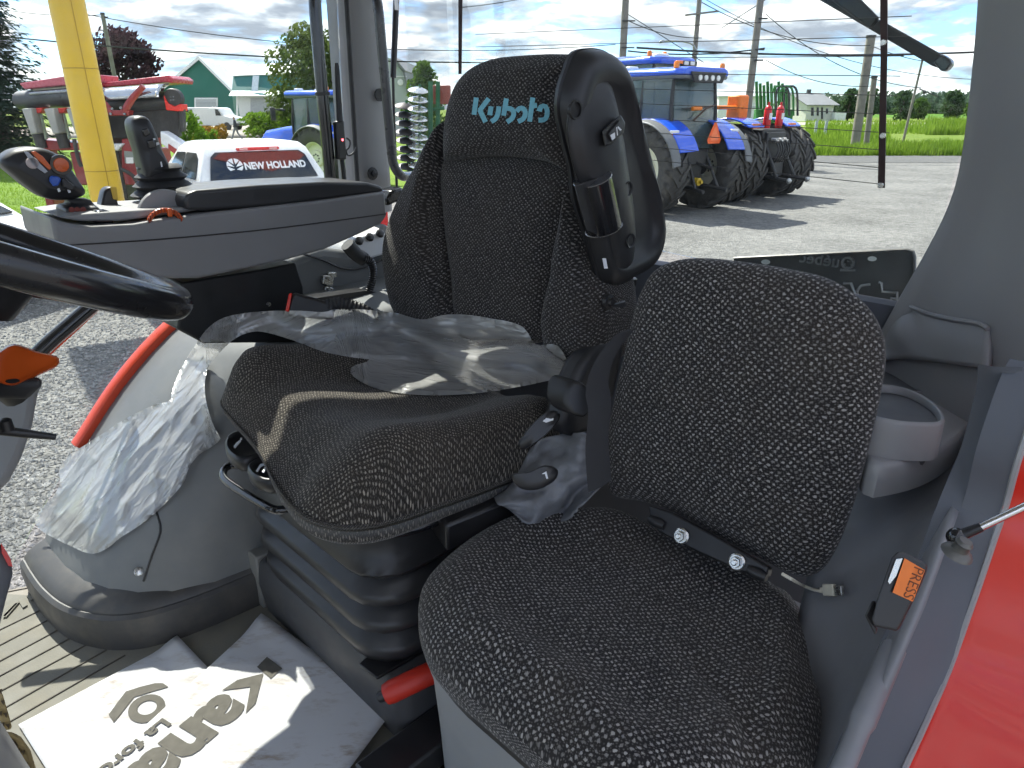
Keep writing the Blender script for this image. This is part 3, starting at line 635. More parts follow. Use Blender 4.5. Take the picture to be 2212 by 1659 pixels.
# ================================================================ operator seat
FAB = fabric('seat_fabric_lit', 0.0056, 0.0046, base=(0.024, 0.021, 0.018), fleck=(0.32, 0.285, 0.24)); FAB2 = fabric('seat_fabric_coarse', 0.0076, 0.0062, base=(0.019, 0.0172, 0.0172), fleck=(0.40, 0.375, 0.35))  # cushion cloth coloured warmer for bounced light; backrest uses the dimmer copy
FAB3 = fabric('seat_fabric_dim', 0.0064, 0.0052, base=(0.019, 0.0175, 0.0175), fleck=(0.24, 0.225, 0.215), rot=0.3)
seat = thing('operator_seat', Wp(0.65, 0.95, FZ), 'large dark fabric operator seat with lettered headrest on black bellows', 'seat')
BO = Wp(0.835, 0.95, 1.93); BU = (Z + S * 0.15).normalized(); BN = (-S + Z * 0.15).normalized(); BA = A_
def onb(pts, off=0.0): return [PL(u, v, BO + BN * off, BN) for u, v in pts]
centre = onb([(952, 340), (1040, 332), (1140, 340), (1238, 372), (1222, 450), (1200, 540), (1182, 640), (1172, 735), (1080, 735), (985, 725), (966, 600), (950, 470)])
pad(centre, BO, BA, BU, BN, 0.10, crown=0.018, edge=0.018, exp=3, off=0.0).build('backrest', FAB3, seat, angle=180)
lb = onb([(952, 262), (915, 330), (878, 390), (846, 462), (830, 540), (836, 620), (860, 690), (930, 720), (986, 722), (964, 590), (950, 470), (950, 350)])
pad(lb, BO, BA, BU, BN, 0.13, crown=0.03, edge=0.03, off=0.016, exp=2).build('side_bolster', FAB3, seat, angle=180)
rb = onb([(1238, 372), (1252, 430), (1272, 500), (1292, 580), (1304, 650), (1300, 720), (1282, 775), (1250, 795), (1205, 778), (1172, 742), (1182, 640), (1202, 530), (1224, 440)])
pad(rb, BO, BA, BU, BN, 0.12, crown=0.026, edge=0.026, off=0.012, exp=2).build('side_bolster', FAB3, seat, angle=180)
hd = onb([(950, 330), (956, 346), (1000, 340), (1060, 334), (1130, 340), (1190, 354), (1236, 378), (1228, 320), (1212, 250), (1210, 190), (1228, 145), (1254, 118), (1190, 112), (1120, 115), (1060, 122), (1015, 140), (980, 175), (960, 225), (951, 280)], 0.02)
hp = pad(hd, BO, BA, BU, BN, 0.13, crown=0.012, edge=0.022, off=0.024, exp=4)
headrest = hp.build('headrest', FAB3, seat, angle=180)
HB = BVHTree.FromPolygons([v.copy() for v in hp.v], hp.f)
# lettering on the headrest, traced stroke by stroke
M['teal'] = mat('teal_embroidery', (0.20, 0.50, 0.60), 0.7, var=0.10, vscale=200, bump=0.5, bscale=1800)
def strokes(polys, name, mt, parent, bvh, off=0.0012):
    for poly in polys:
        q = [hit([bvh], u, v, off) for u, v in poly]
        if any(x is None for x in q): continue
        b = MB(); b.prism(q, (CAMP - q[0]).normalized() * 0.0012); b.build(name, mt, parent, smooth=False)
def arc(cx, cy, rx, ry, a0, a1, w, n=9):
    o = [(cx + rx * math.cos(R(a0 + (a1 - a0) * i / n)), cy - ry * math.sin(R(a0 + (a1 - a0) * i / n))) for i in range(n + 1)]
    i_ = [(cx + (rx - w) * math.cos(R(a1 + (a0 - a1) * i / n)), cy - (ry - w) * math.sin(R(a1 + (a0 - a1) * i / n))) for i in range(n + 1)]
    return o + i_
def ribbon(pts, w):
    c = [(q.x, q.y) for q in (crom([Vector((u, v, 0)) for u, v in pts], 13, closed=False) if len(pts) > 2 else [Vector((u, v, 0)) for u, v in pts])]; L, Rr = [], []
    for i in range(len(c)):
        a, b_ = c[max(i - 1, 0)], c[min(i + 1, len(c) - 1)]; d = math.hypot(b_[0] - a[0], b_[1] - a[1]); nx, ny = -(b_[1] - a[1]) / d, (b_[0] - a[0]) / d
        L.append((c[i][0] + nx * w / 2, c[i][1] + ny * w / 2)); Rr.append((c[i][0] - nx * w / 2, c[i][1] - ny * w / 2))
    return L + Rr[::-1]
strokes([ribbon(q, 10.6) for q in (
    [(1030, 211), (1025, 248)], [(1057, 213), (1037, 239)], [(1037, 237), (1050, 264)], [(1062, 230), (1059, 249)],
    [(1079, 230), (1077, 244), (1072, 256), (1062, 263)], [(1095, 213), (1089, 250)], [(1096, 234), (1106, 236), (1111, 245), (1107, 256), (1096, 264)],
    [(1117, 241), (1124, 234), (1133, 236), (1136, 246), (1131, 257), (1120, 263)], [(1152, 211), (1145, 263)], [(1150, 229), (1161, 228)],
    [(1165, 241), (1169, 231), (1178, 230), (1182, 240), (1181, 252), (1176, 259), (1164, 260)])
], 'letter', M['teal'], headrest, HB)
# black side shell with its switch, holes and chrome-edged tube
shell_px = [(1228, 240), (1232, 192), (1246, 148), (1262, 112), (1296, 102), (1332, 112), (1354, 140), (1366, 175), (1384, 240), (1404, 310), (1422, 390), (1434, 460), (1437, 515), (1428, 555), (1408, 585), (1378, 603), (1345, 620), (1318, 612), (1302, 570), (1284, 500), (1262, 430), (1256, 370), (1239, 300)]
SO = Wp(0.86, 0.655, 2.2); 
def onshell(pts, off=0.0): return [PL(u, v, SO + A_ * off, T) for u, v in pts]
shp = onshell(shell_px)
def shell_sculpt(a, b, r): return 0.012 * sstep(0.70, 0.80, r) - 0.004 * sstep(0.8, 0.6, r)
sp = pad(shp, SO, S, Z, A_, 0.028, crown=0.0, edge=0.026, rings=14, sculpt=shell_sculpt, m=110)
shell = sp.build('side_shell', M['shell'], seat, angle=180); SB = BVHTree.FromPolygons([v.copy() for v in sp.v], sp.f)
# raised inner cover on the shell
cov = onshell([(1226, 280), (1232, 235), (1250, 200), (1276, 178), (1300, 172), (1316, 182), (1326, 220), (1340, 290), (1354, 380), (1366, 470), (1368, 540), (1356, 590), (1340, 600), (1322, 590), (1310, 540), (1298, 470), (1268, 420), (1246, 380), (1232, 330)], 0.002)
cp = pad(cov, SO, S, Z, A_, 0.01, crown=0.016, edge=0.008, rings=10, m=80, off=0.008)
cover = cp.build('shell_cover', M['shell'], seat, angle=180); CB = BVHTree.FromPolygons([v.copy() for v in cp.v], cp.f)
def hs(u, v, off=0.0): return hit([SB, CB], u, v, off)
def small(pts, bvhfn, ext, name, mt, parent, bevel=0.0, lift=0.0):
    q = [bvhfn(u, v) for u, v in pts]; q = [x for x in q if x is not None]; d = (CAMP - q[0]).normalized()
    b = MB(); b.prism([x + d * lift for x in q], d * ext); return b.build(name, mt, parent, bevel=bevel, smooth=bool(bevel))
def onplane(u, v, o=SO + A_ * 0.022): return PL(u, v, o, T)
b = MB(); b.lathe([(0.0125, 0), (0.012, 0.003), (0.0095, 0.003), (0.0085, -0.006), (0.001, -0.006)], onplane(1242, 237), A_, 18); b.build('shell_socket', M['black'], cover)
sw = small([(1300, 283), (1340, 248), (1350, 265), (1347, 287), (1320, 312), (1306, 316)], onplane, 0.012, 'switch_frame', M['black'], seat, bevel=0.002)
small([(1314, 290), (1339, 260), (1344, 285), (1322, 305)], lambda u, v: onplane(u, v), 0.004, 'switch_key', mat('switch_grey', (0.055, 0.056, 0.06), 0.4), sw, lift=0.0125)
for poly in ([(1318, 292), (1328, 286), (1329, 298), (1322, 303)], [(1331, 275), (1333, 274), (1335, 292), (1333, 293)], [(1335, 272), (1343, 280), (1340, 283), (1334, 276)]):
    small(poly, lambda u, v: onplane(u, v), 0.001, 'switch_mark', M['white'], sw, lift=0.0168)
# glossy guide tube in its recess
rec = onplane
small([(1240, 400), (1330, 372), (1350, 478), (1342, 496), (1300, 508), (1266, 500)], lambda u, v: PL(u, v, SO + A_ * 0.016, T), 0.006, 'guide_recess', M['black'], seat, bevel=0.003)
g0, g1 = PL(1280, 386, SO + A_ * 0.010, T), PL(1304, 492, SO + A_ * 0.010, T)
b = MB(); b.tube([g0, g0.lerp(g1, 0.5), g1], 0.0275, 22); guide = b.build('guide_tube', M['gloss'], seat)
ax = (g1 - g0).normalized()
b = MB(); b.lathe([(0.0275, -0.001), (0.0285, 0), (0.0275, 0.001)], g0, ax, 22); b.build('chrome_ring', mat('dull_chrome', (0.35, 0.35, 0.36), 0.25, 0.9), guide)
b = MB(); b.lathe([(0.0275, -0.001), (0.029, 0), (0.0275, 0.001)], g1, ax, 22); b.build('chrome_ring', mat('dull_chrome', (0.35, 0.35, 0.36), 0.25, 0.9), guide)
for (u_, v_) in [(1356, 408), (1362, 520)]:
    b = MB(); b.lathe([(0.011, 0), (0.0105, 0.002), (0.008, 0.001), (0.007, -0.003)], onplane(u_, v_, SO + A_ * 0.021), A_, 16); b.build('shell_dimple', M['shell'], shell)
small([(1301, 558), (1309, 558), (1313, 580), (1305, 580)], lambda u, v: PL(u, v, SO + A_ * 0.028, T), 0.002, 'shell_clip', M['white'], shell)
# recliner mechanism below the shell
b = MB(); b.prism([PL(u, v, SO + T * 0.02, T) for u, v in [(1296, 600), (1380, 600), (1366, 660), (1366, 690), (1345, 715), (1300, 740)]], T * 0.07); b.build('recliner_plate', M['black'], seat, bevel=0.004)
b = MB(); b.prism([PL(u, v, SO, T) for u, v in [(1310, 660), (1352, 648), (1358, 676), (1330, 690), (1304, 694)]], T * 0.02); b.build('recliner_arm', M['shell'], seat, bevel=0.003)
b = MB(); b.lathe([(0.013, 0), (0.012, 0.006), (0.007, 0.007), (0.006, 0.012), (0.001, 0.012)], PL(1311, 651, SO + A_ * 0.002, T), A_, 14); b.build('recliner_bolt', M['black'], seat)
b = MB(); b.prism([PL(u, v, SO + A_ * 0.004, T) for u, v in [(1260, 790), (1300, 740), (1348, 718), (1352, 760), (1330, 860), (1290, 930), (1240, 950), (1210, 925), (1232, 850)]], T * 0.045); b.build('hip_cover', M['shell'], seat, bevel=0.015, seg=3)
# seat belt webbing and its buckle tongue beside the cushion
M['web'] = mat('belt_webbing', (0.028, 0.028, 0.03), 0.85, var=0.1, bump=0.4, bscale=900)
b = MB(); wb = [(1352, 715, 0.95), (1310, 770, 0.93), (1290, 830, 0.92), (1296, 880, 0.905), (1290, 960, 0.90), (1296, 1050, 0.90)]
pw = crom([P(*q) for q in wb], 24, closed=False)
b.loft([[q - A_ * 0.0 - S * 0.024, q + A_ * 0.003, q + S * 0.024, q + T * 0.003] for q in pw]); b.build('belt_webbing', M['web'], seat, angle=60)
b = MB(); b.prism([P(u, v, 0.955) for u, v in [(1226, 840), (1238, 822), (1262, 826), (1286, 850), (1280, 890), (1262, 906), (1236, 896), (1222, 870)]], T * 0.04); b.build('belt_anchor_cover', M['black'], seat, bevel=0.008, seg=3)
# --- cushion: measured in the seat frame (a to the driver's left, b to the rear)
CO = Wp(0.635, 0.96, 1.925); CT = (S * 1.0 - Z * 0.09).normalized(); CN = (Z + S * 0.09 + A_ * 0.05).normalized(); CA = (A_ - CN * A_.dot(CN)).normalized(); CT = (S - CN * S.dot(CN)).normalized()
cush = [(-0.262, 0.17), (-0.272, 0.02), (-0.266, -0.11), (-0.232, -0.185), (-0.15, -0.205), (-0.03, -0.215), (0.09, -0.240), (0.19, -0.240), (0.246, -0.18), (0.258, -0.05), (0.262, 0.08), (0.258, 0.19), (0.20, 0.235), (0.0, 0.24), (-0.2, 0.225)]
def cush_sculpt(a, b, r):
    h = 0.040 * sstep(0.10, 0.235, abs(a)) * sstep(1.02, 0.90, r)
    h += 0.016 * math.exp(-((b + 0.13) / 0.09) ** 2) * sstep(1.0, 0.8, r)
    h -= 0.020 * math.exp(-(a / 0.075) ** 2) * sstep(0.1, -0.2, b) * sstep(1.0, 0.85, r)     # valley between the thighs
    h -= 0.018 * math.exp(-((b - 0.05) / 0.12) ** 2) * sstep(0.16, 0.08, abs(a))
    h -= 0.035 * sstep(-0.14, -0.23, b)
    h += 0.006 * noise.noise(Vector((a * 9, b * 9, 1.3)))
    return h
cu = pad([CO + CA * a + CT * b for a, b in cush], CO, CA, CT, CN, 0.074, crown=0.012, edge=0.046, rings=18, sculpt=cush_sculpt, m=120, exp=3)
for i_, v_ in enumerate(cu.v):
    a_, h_ = (v_ - CO).dot(CA), (v_ - CO).dot(CN)
    cu.v[i_] = v_ - CN * (0.034 * sstep(-0.16, 0.16, a_) * sstep(-0.015, -0.06, h_))
cushion = cu.build('cushion', FAB, seat, angle=180); CBV = BVHTree.FromPolygons([v.copy() for v in cu.v], cu.f)
BB = []
# --- suspension: seat frame, bellows, adjusting bar, levers
b = MB(); b.loft([boxring(1.800, 0.46, 0.86, 0.755, 1.20, 0.06), boxring(1.812, 0.452, 0.865, 0.75, 1.205, 0.06), boxring(1.828, 0.452, 0.865, 0.75, 1.205, 0.06), boxring(1.834, 0.47, 0.85, 0.765, 1.19, 0.06)]); b.build('seat_frame', M['gloss'], seat, angle=40)
bl = []; zs = 1.735; ins = 0.0
steps = [(1.738, 0.0), (1.71, 0.012), (1.675, 0.008), (1.662, -0.004), (1.652, 0.002), (1.646, 0.066), (1.640, 0.064), (1.628, -0.002), (1.612, -0.005), (1.604, 0.004), (1.599, 0.068), (1.592, 0.066), (1.582, 0.0), (1.566, -0.004), (1.558, 0.006), (1.552, 0.070), (1.545, 0.068), (1.535, 0.002), (1.520, 0.0), (1.505, 0.006), (1.498, 0.03)]
for z, i_ in steps: bl.append(boxring(1.53 + (z - 1.498) * 1.17, 0.470 + i_, 0.86 - i_, 0.765 + i_, 1.215 - i_, 0.075))
b = MB(); b.loft([r[::-1] for r in bl]); b.build('bellows', M['bellow'], seat, angle=75)
b = MB(); b.loft([boxring(FZ, 0.485, 0.90, 0.74, 1.25, 0.03), boxring(1.47, 0.475, 0.90, 0.735, 1.25, 0.03), boxring(1.515, 0.48, 0.89, 0.742, 1.245, 0.03), boxring(1.527, 0.49, 0.88, 0.755, 1.235, 0.03)]); b.build('pedestal', mat('pedestal_plastic', (0.045, 0.047, 0.052), 0.5, dust=0.2, dustcol=(0.16, 0.14, 0.12)), seat, angle=40)
b = MB(); b.prism([PZ(u, v, 1.528) for u, v in [(842, 1378), (920, 1330), (935, 1400), (815, 1470), (775, 1440)]], Z * 0.006); b.build('base_plate', M['black'], seat, bevel=0.002)
b = MB(); b.lathe([(0.011, 0), (0.011, 0.003), (0.008, 0.004), (0.007, 0.009), (0.002, 0.011)], PZ(845, 1396, 1.534), Z, 14); b.build('base_bolt', M['steel'], seat)
b = MB(); b.box(Wp(0.555, 1.272, 1.465), (0.15, 0.075, 0.13), S, T, Z); b.build('pedestal_lit_corner', mat('lit_corner_grey', (0.20, 0.20, 0.19), 0.5, dust=0.2), seat, bevel=0.004)  # pedestal corner coloured paler to stand for sun on its top
# fore-and-aft bar: a bent black rod in front of the bellows
def onz(pts, z): return [PZ(u, v, z) for u, v in pts]
bar = crom(onz([(600, 992), (560, 1010), (500, 1005), (482, 1020), (492, 1042), (560, 1085), (600, 1102), (640, 1092), (690, 1072), (720, 1080), (770, 1118), (830, 1150), (900, 1142), (980, 1110)], 1.805), 70, closed=False)
b = MB(); b.tube(bar, 0.0072, 10); b.build('slide_bar', M['gloss'], seat)
b = MB(); b.tube(crom(onz([(700, 1060), (760, 1100), (812, 1136), (880, 1120)], 1.825), 16, closed=False), 0.008, 8); b.build('frame_tube', M['gloss'], seat)
def lever(pts, z, mark, name='adjust_lever'):
    q = crom(onz(pts, z), 36); c = sum(q, Vector()) / len(q); b = MB()
    def ring(k, dz): return [c + (x - c) * k + Z * dz for x in q]
    b.loft([ring(0.86, -0.024), ring(0.97, -0.018), ring(1.0, -0.006), ring(0.97, 0.002), ring(0.88, 0.004), ring(0.72, 0.0), ring(0.60, -0.004), ring(0.2, -0.005)])
    o = b.build(name, M['black'], seat, angle=60)
    for poly in mark:
        m = MB(); m.prism([PZ(u, v, z + 0.0065) for u, v in poly], Z * 0.0012); m.build('lever_mark', M['white'], o, smooth=False)
    return o
lever([(488, 950), (498, 938), (520, 932), (548, 940), (575, 948), (590, 960), (576, 978), (548, 990), (522, 996), (498, 985), (486, 968)], 1.865, [[(505, 965), (511, 957), (519, 951), (521, 954), (514, 962), (508, 969)], [(519, 947), (523, 947), (523, 951), (519, 951)]])
lever([(537, 1004), (556, 992), (590, 985), (625, 985), (648, 1000), (640, 1020), (612, 1035), (580, 1042), (548, 1032), (534, 1016)], 1.86, [[(553, 1018), (562, 1004), (574, 1001), (578, 1008), (570, 1022), (566, 1020), (573, 1009), (570, 1006), (564, 1009), (557, 1020)]])
lever([(612, 1052), (632, 1036), (660, 1040), (686, 1048), (702, 1050), (698, 1066), (672, 1078), (640, 1080), (616, 1068)], 1.855, [[(634, 1058), (644, 1046), (657, 1044), (656, 1049), (647, 1051), (638, 1060)], [(648, 1058), (652, 1058), (650, 1063), (646, 1063)]])
# recline and swivel levers on the driver's left
def lever2(pts, d, thick, mark, name):
    q = crom([P(u, v, d) for u, v in pts], 30); c = sum(q, Vector()) / len(q); n = (CAMP - c).normalized(); b = MB()
    b.loft([[c + (x - c) * 0.92 - n * thick for x in q], [x - n * thick * 0.5 for x in q], [x + n * 0.0 for x in q], [c + (x - c) * 0.88 + n * 0.004 for x in q], [c + (x - c) * 0.3 + n * 0.004 for x in q]])
    o = b.build(name, M['black'], seat, angle=60)
    for poly in mark:
        m = MB(); m.prism([P(u, v, d) + n * 0.0045 for u, v in poly], n * 0.001); m.build('lever_mark', M['white'], o, smooth=False)
lever2([(1120, 955), (1150, 915), (1180, 890), (1204, 888), (1210, 902), (1190, 930), (1160, 955), (1128, 972)], 0.98, 0.03, [[(1172, 910), (1180, 903), (1190, 905), (1196, 903), (1195, 908), (1188, 910), (1180, 913)]], 'recline_lever')
lever2([(1104, 1025), (1140, 1020), (1172, 1006), (1196, 1008), (1206, 1020), (1196, 1040), (1160, 1058), (1122, 1054)], 0.94, 0.025, [[(1170, 1024), (1180, 1018), (1184, 1034), (1180, 1034), (1177, 1024)]], 'swivel_lever')
b = MB(); b.prism([Wp(s, t, 1.77) for s, t in [(0.56, 0.70), (0.86, 0.66), (0.90, 0.80), (0.60, 0.82)]], Z * 0.05); b.build('side_bracket', M['black'], seat, bevel=0.006)
b = MB(); b.tube(onz([(962, 1112), (972, 1092), (980, 1082), (990, 1090)], 1.79), 0.0016, 6); b.build('cable_tie', M['white'], seat)

# ================================================================ instructor seat
ins_ = thing('instructor_seat', Wp(0.66, 0.40, 1.705), 'small fold-down passenger seat with coarse flecked fabric and black hinge', 'seat')
IO = Wp(0.795, 0.40, 1.84); IU = (Z + S * 0.13).normalized(); INr = (-S + Z * 0.13).normalized()
ib = [PL(u, v, IO, INr) for u, v in [(1430, 566), (1490, 558), (1580, 566), (1680, 582), (1770, 604), (1840, 650), (1880, 706), (1894, 770), (1884, 860), (1858, 980), (1826, 1100), (1788, 1200), (1752, 1250), (1712, 1254), (1640, 1222), (1540, 1168), (1440, 1112), (1370, 1090), (1318, 1080), (1298, 1050), (1296, 960), (1318, 840), (1344, 720), (1366, 640), (1392, 590)]]
def ib_sculpt(a, b, r): return 0.004 * noise.noise(Vector((a * 10, b * 10, 4.0)))
ip = pad(ib, IO, A_, IU, INr, 0.055, crown=0.026, edge=0.026, rings=14, sculpt=ib_sculpt, m=120, exp=2.6)
ibk = ip.build('backrest', FAB2, ins_, angle=180)
JO = Wp(0.66, 0.42, 1.775); JT = (S - Z * 0.05).normalized(); JN = (Z + S * 0.05).normalized()
jc = [PL(u, v, JO, JN) for u, v in [(905, 1255), (940, 1205), (1000, 1155), (1070, 1118), (1160, 1100), (1260, 1098), (1330, 1106), (1420, 1140), (1520, 1185), (1620, 1222), (1700, 1262), (1752, 1318), (1772, 1380), (1772, 1440), (1790, 1500), (1786, 1570), (1745, 1660), (1690, 1730), (1560, 1790), (1420, 1780), (1300, 1700), (1180, 1590), (1060, 1490), (960, 1405), (912, 1335)]]
def jc_sculpt(a, b, r):
    h = 0.020 * math.exp(-((r - 0.78) / 0.16) ** 2)
    h -= 0.012 * math.exp(-((b - 0.02) / 0.10) ** 2) * sstep(0.8, 0.3, r)
    x = a * 0.9 + b * 0.35
    h -= 0.009 * math.exp(-((x - 0.155) / 0.012) ** 2) * sstep(0.35, 0.7, r)        # creases at the driver's left
    h -= 0.007 * math.exp(-((a * 0.6 + b - 0.02) / 0.014) ** 2) * sstep(0.06, 0.16, a)
    h += 0.005 * noise.noise(Vector((a * 11, b * 11, 7.0)))
    return h
jp = pad(jc, JO, A_, JT, JN, 0.085, crown=0.022, edge=0.034, rings=18, sculpt=jc_sculpt, m=140, exp=3)
jcu = jp.build('cushion', FAB2, ins_, angle=180); JBV = BVHTree.FromPolygons([v.copy() for v in jp.v], jp.f)
# hinge plate, bolts, pivots
HN = (INr + Z * 0.5).normalized(); HO = PL(1540, 1175, IO + INr * 0.03, INr)
hpl = [PL(u, v, HO, HN) for u, v in [(1398, 1090), (1450, 1105), (1560, 1165), (1660, 1225), (1655, 1246), (1600, 1236), (1500, 1190), (1420, 1148), (1404, 1120)]]
b = MB(); b.prism(hpl, -HN * 0.02); hinge = b.build('hinge_plate', M['black'], ins_, bevel=0.003)
for (u_, v_) in [(1472, 1158), (1592, 1214)]:
    q = PL(u_, v_, HO + HN * 0.001, HN); ax = (HN + A_ * 0.1 - S * 0.3).normalized()
    b = MB(); b.lathe([(0.0115, 0), (0.0115, 0.002), (0.0095, 0.0035)], q, ax, 20); bo = b.build('flange_nut', M['steel'], hinge, angle=30)
    b = MB(); b.lathe([(0.0078, 0.003), (0.0078, 0.009), (0.0070, 0.0105)], q, ax, 6); b.build('hex', M['steel'], bo, angle=20)
    b = MB(); b.lathe([(0.0042, 0.009), (0.0042, 0.0135), (0.003, 0.0145)], q, ax, 12); b.build('stud', M['steel'], bo, angle=30)
for (u_, v_) in [(1418, 1128), (1634, 1238)]:
    q = PL(u_, v_, HO + HN * 0.002, HN); b = MB(); b.tube([q - A_ * 0.012, q - A_ * 0.004, q + A_ * 0.004, q + A_ * 0.014], [0.006, 0.008, 0.008, 0.006], 12); b.build('pivot_pin', M['black'], hinge)
# seat board under the cushion and its light lip
b = MB(); lip = [JO + (x - JO) * 0.93 - JN * 0.083 for x in crom(jc, 60)]; b.prism(lip, -JN * 0.012); b.build('seat_board', M['black'], ins_)
# ================================================================ armrest console with its levers
CT_ = 1.27
con = thing('armrest_console', Wp(0.6, 1.36, 1.95), 'grey armrest console with black pad, joysticks and orange dial beside the seat', 'armrest')
def ont(pts, t): return [PT(u, v, t) for u, v in pts]
body_px = [(108, 466), (128, 478), (160, 486), (200, 489), (290, 484), (345, 474), (385, 470), (432, 462), (560, 448), (700, 432), (832, 413), (837, 466), (824, 484), (764, 512), (700, 540), (620, 562), (520, 583), (430, 602), (312, 603), (215, 582), (145, 550), (120, 522)]
b = MB(); b.prism(ont(body_px, CT_), T * 0.20); b.build('console_body', mat('console_grey', (0.205, 0.204, 0.208), 0.42, var=0.05, bump=0.06, bscale=1500), con, bevel=0.012, seg=3)
b = MB(); b.tube(crom(ont([(122, 531), (330, 518), (553, 498), (700, 480), (834, 462)], CT_ - 0.001), 30, closed=False), 0.0012, 6); b.build('console_joint', M['black'], con)
# tray on top, in front of the pad
b = MB(); b.prism(ont([(128, 470), (170, 478), (260, 478), (430, 455), (428, 446), (180, 462)], CT_ + 0.02), T * 0.17); b.build('console_tray', M['grey'], con, bevel=0.006)
b = MB(); b.prism(ont([(398, 432), (404, 418), (425, 411), (560, 400), (700, 393), (795, 394), (824, 402), (832, 413), (700, 431), (560, 447), (440, 456), (404, 454)], CT_ + 0.005), T * 0.15); b.build('armrest_pad', mat('armrest_skin', (0.034, 0.034, 0.036), 0.38, bump=0.1, bscale=900), con, bevel=0.016, seg=4)
# multi-function lever
MT = CT_ + 0.075
ml = pad(ont([(4, 352), (24, 330), (52, 321), (92, 320), (128, 334), (156, 362), (176, 392), (190, 416), (176, 428), (140, 434), (104, 430), (70, 410), (38, 384)], MT), PT(100, 380, MT), S, Z, A_, 0.07, crown=0.006, edge=0.016, m=70, exp=4)
mfl = ml.build('drive_lever', M['shell'], con, angle=180)
def mark(pts, t, name, mt, parent, th=0.003, bevel=0.0): 
    b = MB(); b.prism(ont(pts, t), A_ * th); return b.build(name, mt, parent, bevel=bevel, smooth=bool(bevel))
MF = MT - 0.008
mark([(66, 328), (74, 326), (92, 338), (112, 362), (106, 368), (88, 352)], MF, 'orange_strip', M['orange'], mfl, bevel=0.001)
mark([(52, 328), (60, 328), (82, 350), (102, 370), (96, 374), (70, 356)], MF, 'grey_strip', mat('lever_silver', (0.42, 0.43, 0.47), 0.35), mfl)
b = MB(); b.lathe([(0.016, 0), (0.0155, 0.003), (0.013, 0.003)], PT(131, 356, MF), A_, 20); rb_ = b.build('button_ring', M['gloss'], mfl)
b = MB(); b.lathe([(0.0115, 0.002), (0.0105, 0.005), (0.004, 0.0055)], PT(131, 356, MF), A_, 16); b.build('orange_button', M['orange'], mfl)
b = MB(); b.lathe([(0.009, 0.0), (0.008, 0.003)], PT(70, 352, MF), A_, 16); b.build('grey_button', mat('pale_button', (0.5, 0.42, 0.40), 0.4), mfl)
mark([(107, 379), (122, 380), (130, 386), (124, 400), (114, 403), (105, 390)], MF, 'blue_rocker', mat('blue_rocker', (0.03, 0.10, 0.45), 0.35), mfl, 0.008, 0.002)
mark([(130, 384), (138, 384), (160, 402), (154, 412), (134, 404)], MF, 'black_rocker', M['black'], mfl, 0.008, 0.002)
for poly in ([(123, 408), (128, 406), (131, 413), (126, 415)], [(145, 410), (150, 408), (153, 415), (148, 417)]): mark(poly, MF, 'lever_mark', M['white'], mfl, 0.001)
b = MB(); b.loft([[PT(u, v, MT + 0.02) + T * (0.04 * dt) for u, v, dt in r] for r in ([(140, 428, -.4), (190, 428, -.4), (190, 428, .4), (140, 428, .4)], [(148, 440, -.5), (196, 440, -.5), (196, 440, .5), (148, 440, .5)], [(130, 446, -.8), (206, 446, -.8), (206, 446, .8), (130, 446, .8)], [(134, 468, -.9), (204, 466, -.9), (204, 466, .9), (134, 468, .9)])]); nk = b.build('lever_neck', M['shell'], con, bevel=0.004)
for k, u_ in enumerate((155, 167, 180)):
    b = MB(); b.lathe([(0.0045, 0), (0.003, 0.0005)], PT(u_, 453, MT - 0.018), A_, 10); b.build('lever_mark', mat('dull_red_print', (0.18, 0.03, 0.02), 0.6), nk)
# loader joystick with boot
JT_ = CT_ + 0.11
jb = pad(ont([(288, 262), (296, 252), (312, 250), (326, 258), (342, 290), (358, 330), (372, 360), (378, 378), (366, 388), (340, 394), (322, 392), (314, 372), (304, 330), (292, 290)], JT_), PT(330, 320, JT_), S, Z, A_, 0.055, crown=0.004, edge=0.014, m=60, exp=4)
joy = jb.build('joystick', M['shell'], con, angle=180)
JF = JT_ - 0.006
for poly in ([(305, 280), (318, 276), (324, 290), (312, 296)], [(316, 304), (330, 300), (336, 318), (322, 322)]): mark(poly, JF, 'joystick_key', M['gloss'], joy, 0.004, 0.0015)
for poly in ([(330, 299), (335, 298), (336, 302), (331, 303)], [(337, 308), (342, 307), (344, 312), (338, 314)], [(346, 350), (349, 349), (351, 360), (348, 361)]): mark(poly, JF, 'joystick_mark', M['white'], joy, 0.001)
bc = PT(352, 400, JT_ + 0.03); prof = []
for i in range(4): prof += [(0.050 - 0.006 * (3 - i), 0.05 - 0.016 * i), (0.058 - 0.006 * (3 - i), 0.044 - 0.016 * i), (0.050 - 0.006 * (3 - i), 0.038 - 0.016 * i)]
b = MB(); b.lathe(prof, bc - Z * 0.012, Z, 24); b.build('joystick_boot', M['rubber'], con, angle=50)
# small switches and the orange dial
b = MB(); b.prism(ont([(218, 448), (226, 412), (236, 404), (250, 405), (254, 430), (258, 448)], CT_ + 0.13), T * 0.03); sw_ = b.build('toggle_switch', M['black'], con, bevel=0.004)
mark([(238, 404), (251, 404), (255, 432), (244, 430)], CT_ + 0.128, 'yellow_edge', mat('yellow_print', (0.55, 0.36, 0.04), 0.5), sw_, 0.001)
b = MB(); b.prism(ont([(204, 484), (204, 462), (212, 455), (242, 456), (248, 484)], CT_ + 0.03), T * 0.035); b.build('rocker_switch', M['gloss'], con, bevel=0.004)
q = PT(357, 470, CT_ + 0.06); b = MB(); b.lathe([(0.048, 0), (0.050, 0.006), (0.048, 0.012)], q, -T, 36); b.build('thumb_wheel', M['grey'], con, angle=50)
ring = [PT(357 + 36 * math.cos(R(a)), 484 - 30 * math.sin(R(a)), CT_ + 0.004) for a in range(15, 166, 6)]
b = MB(); b.tube(ring, 0.0042, 8); dial = b.build('orange_dial', M['orange'], con)
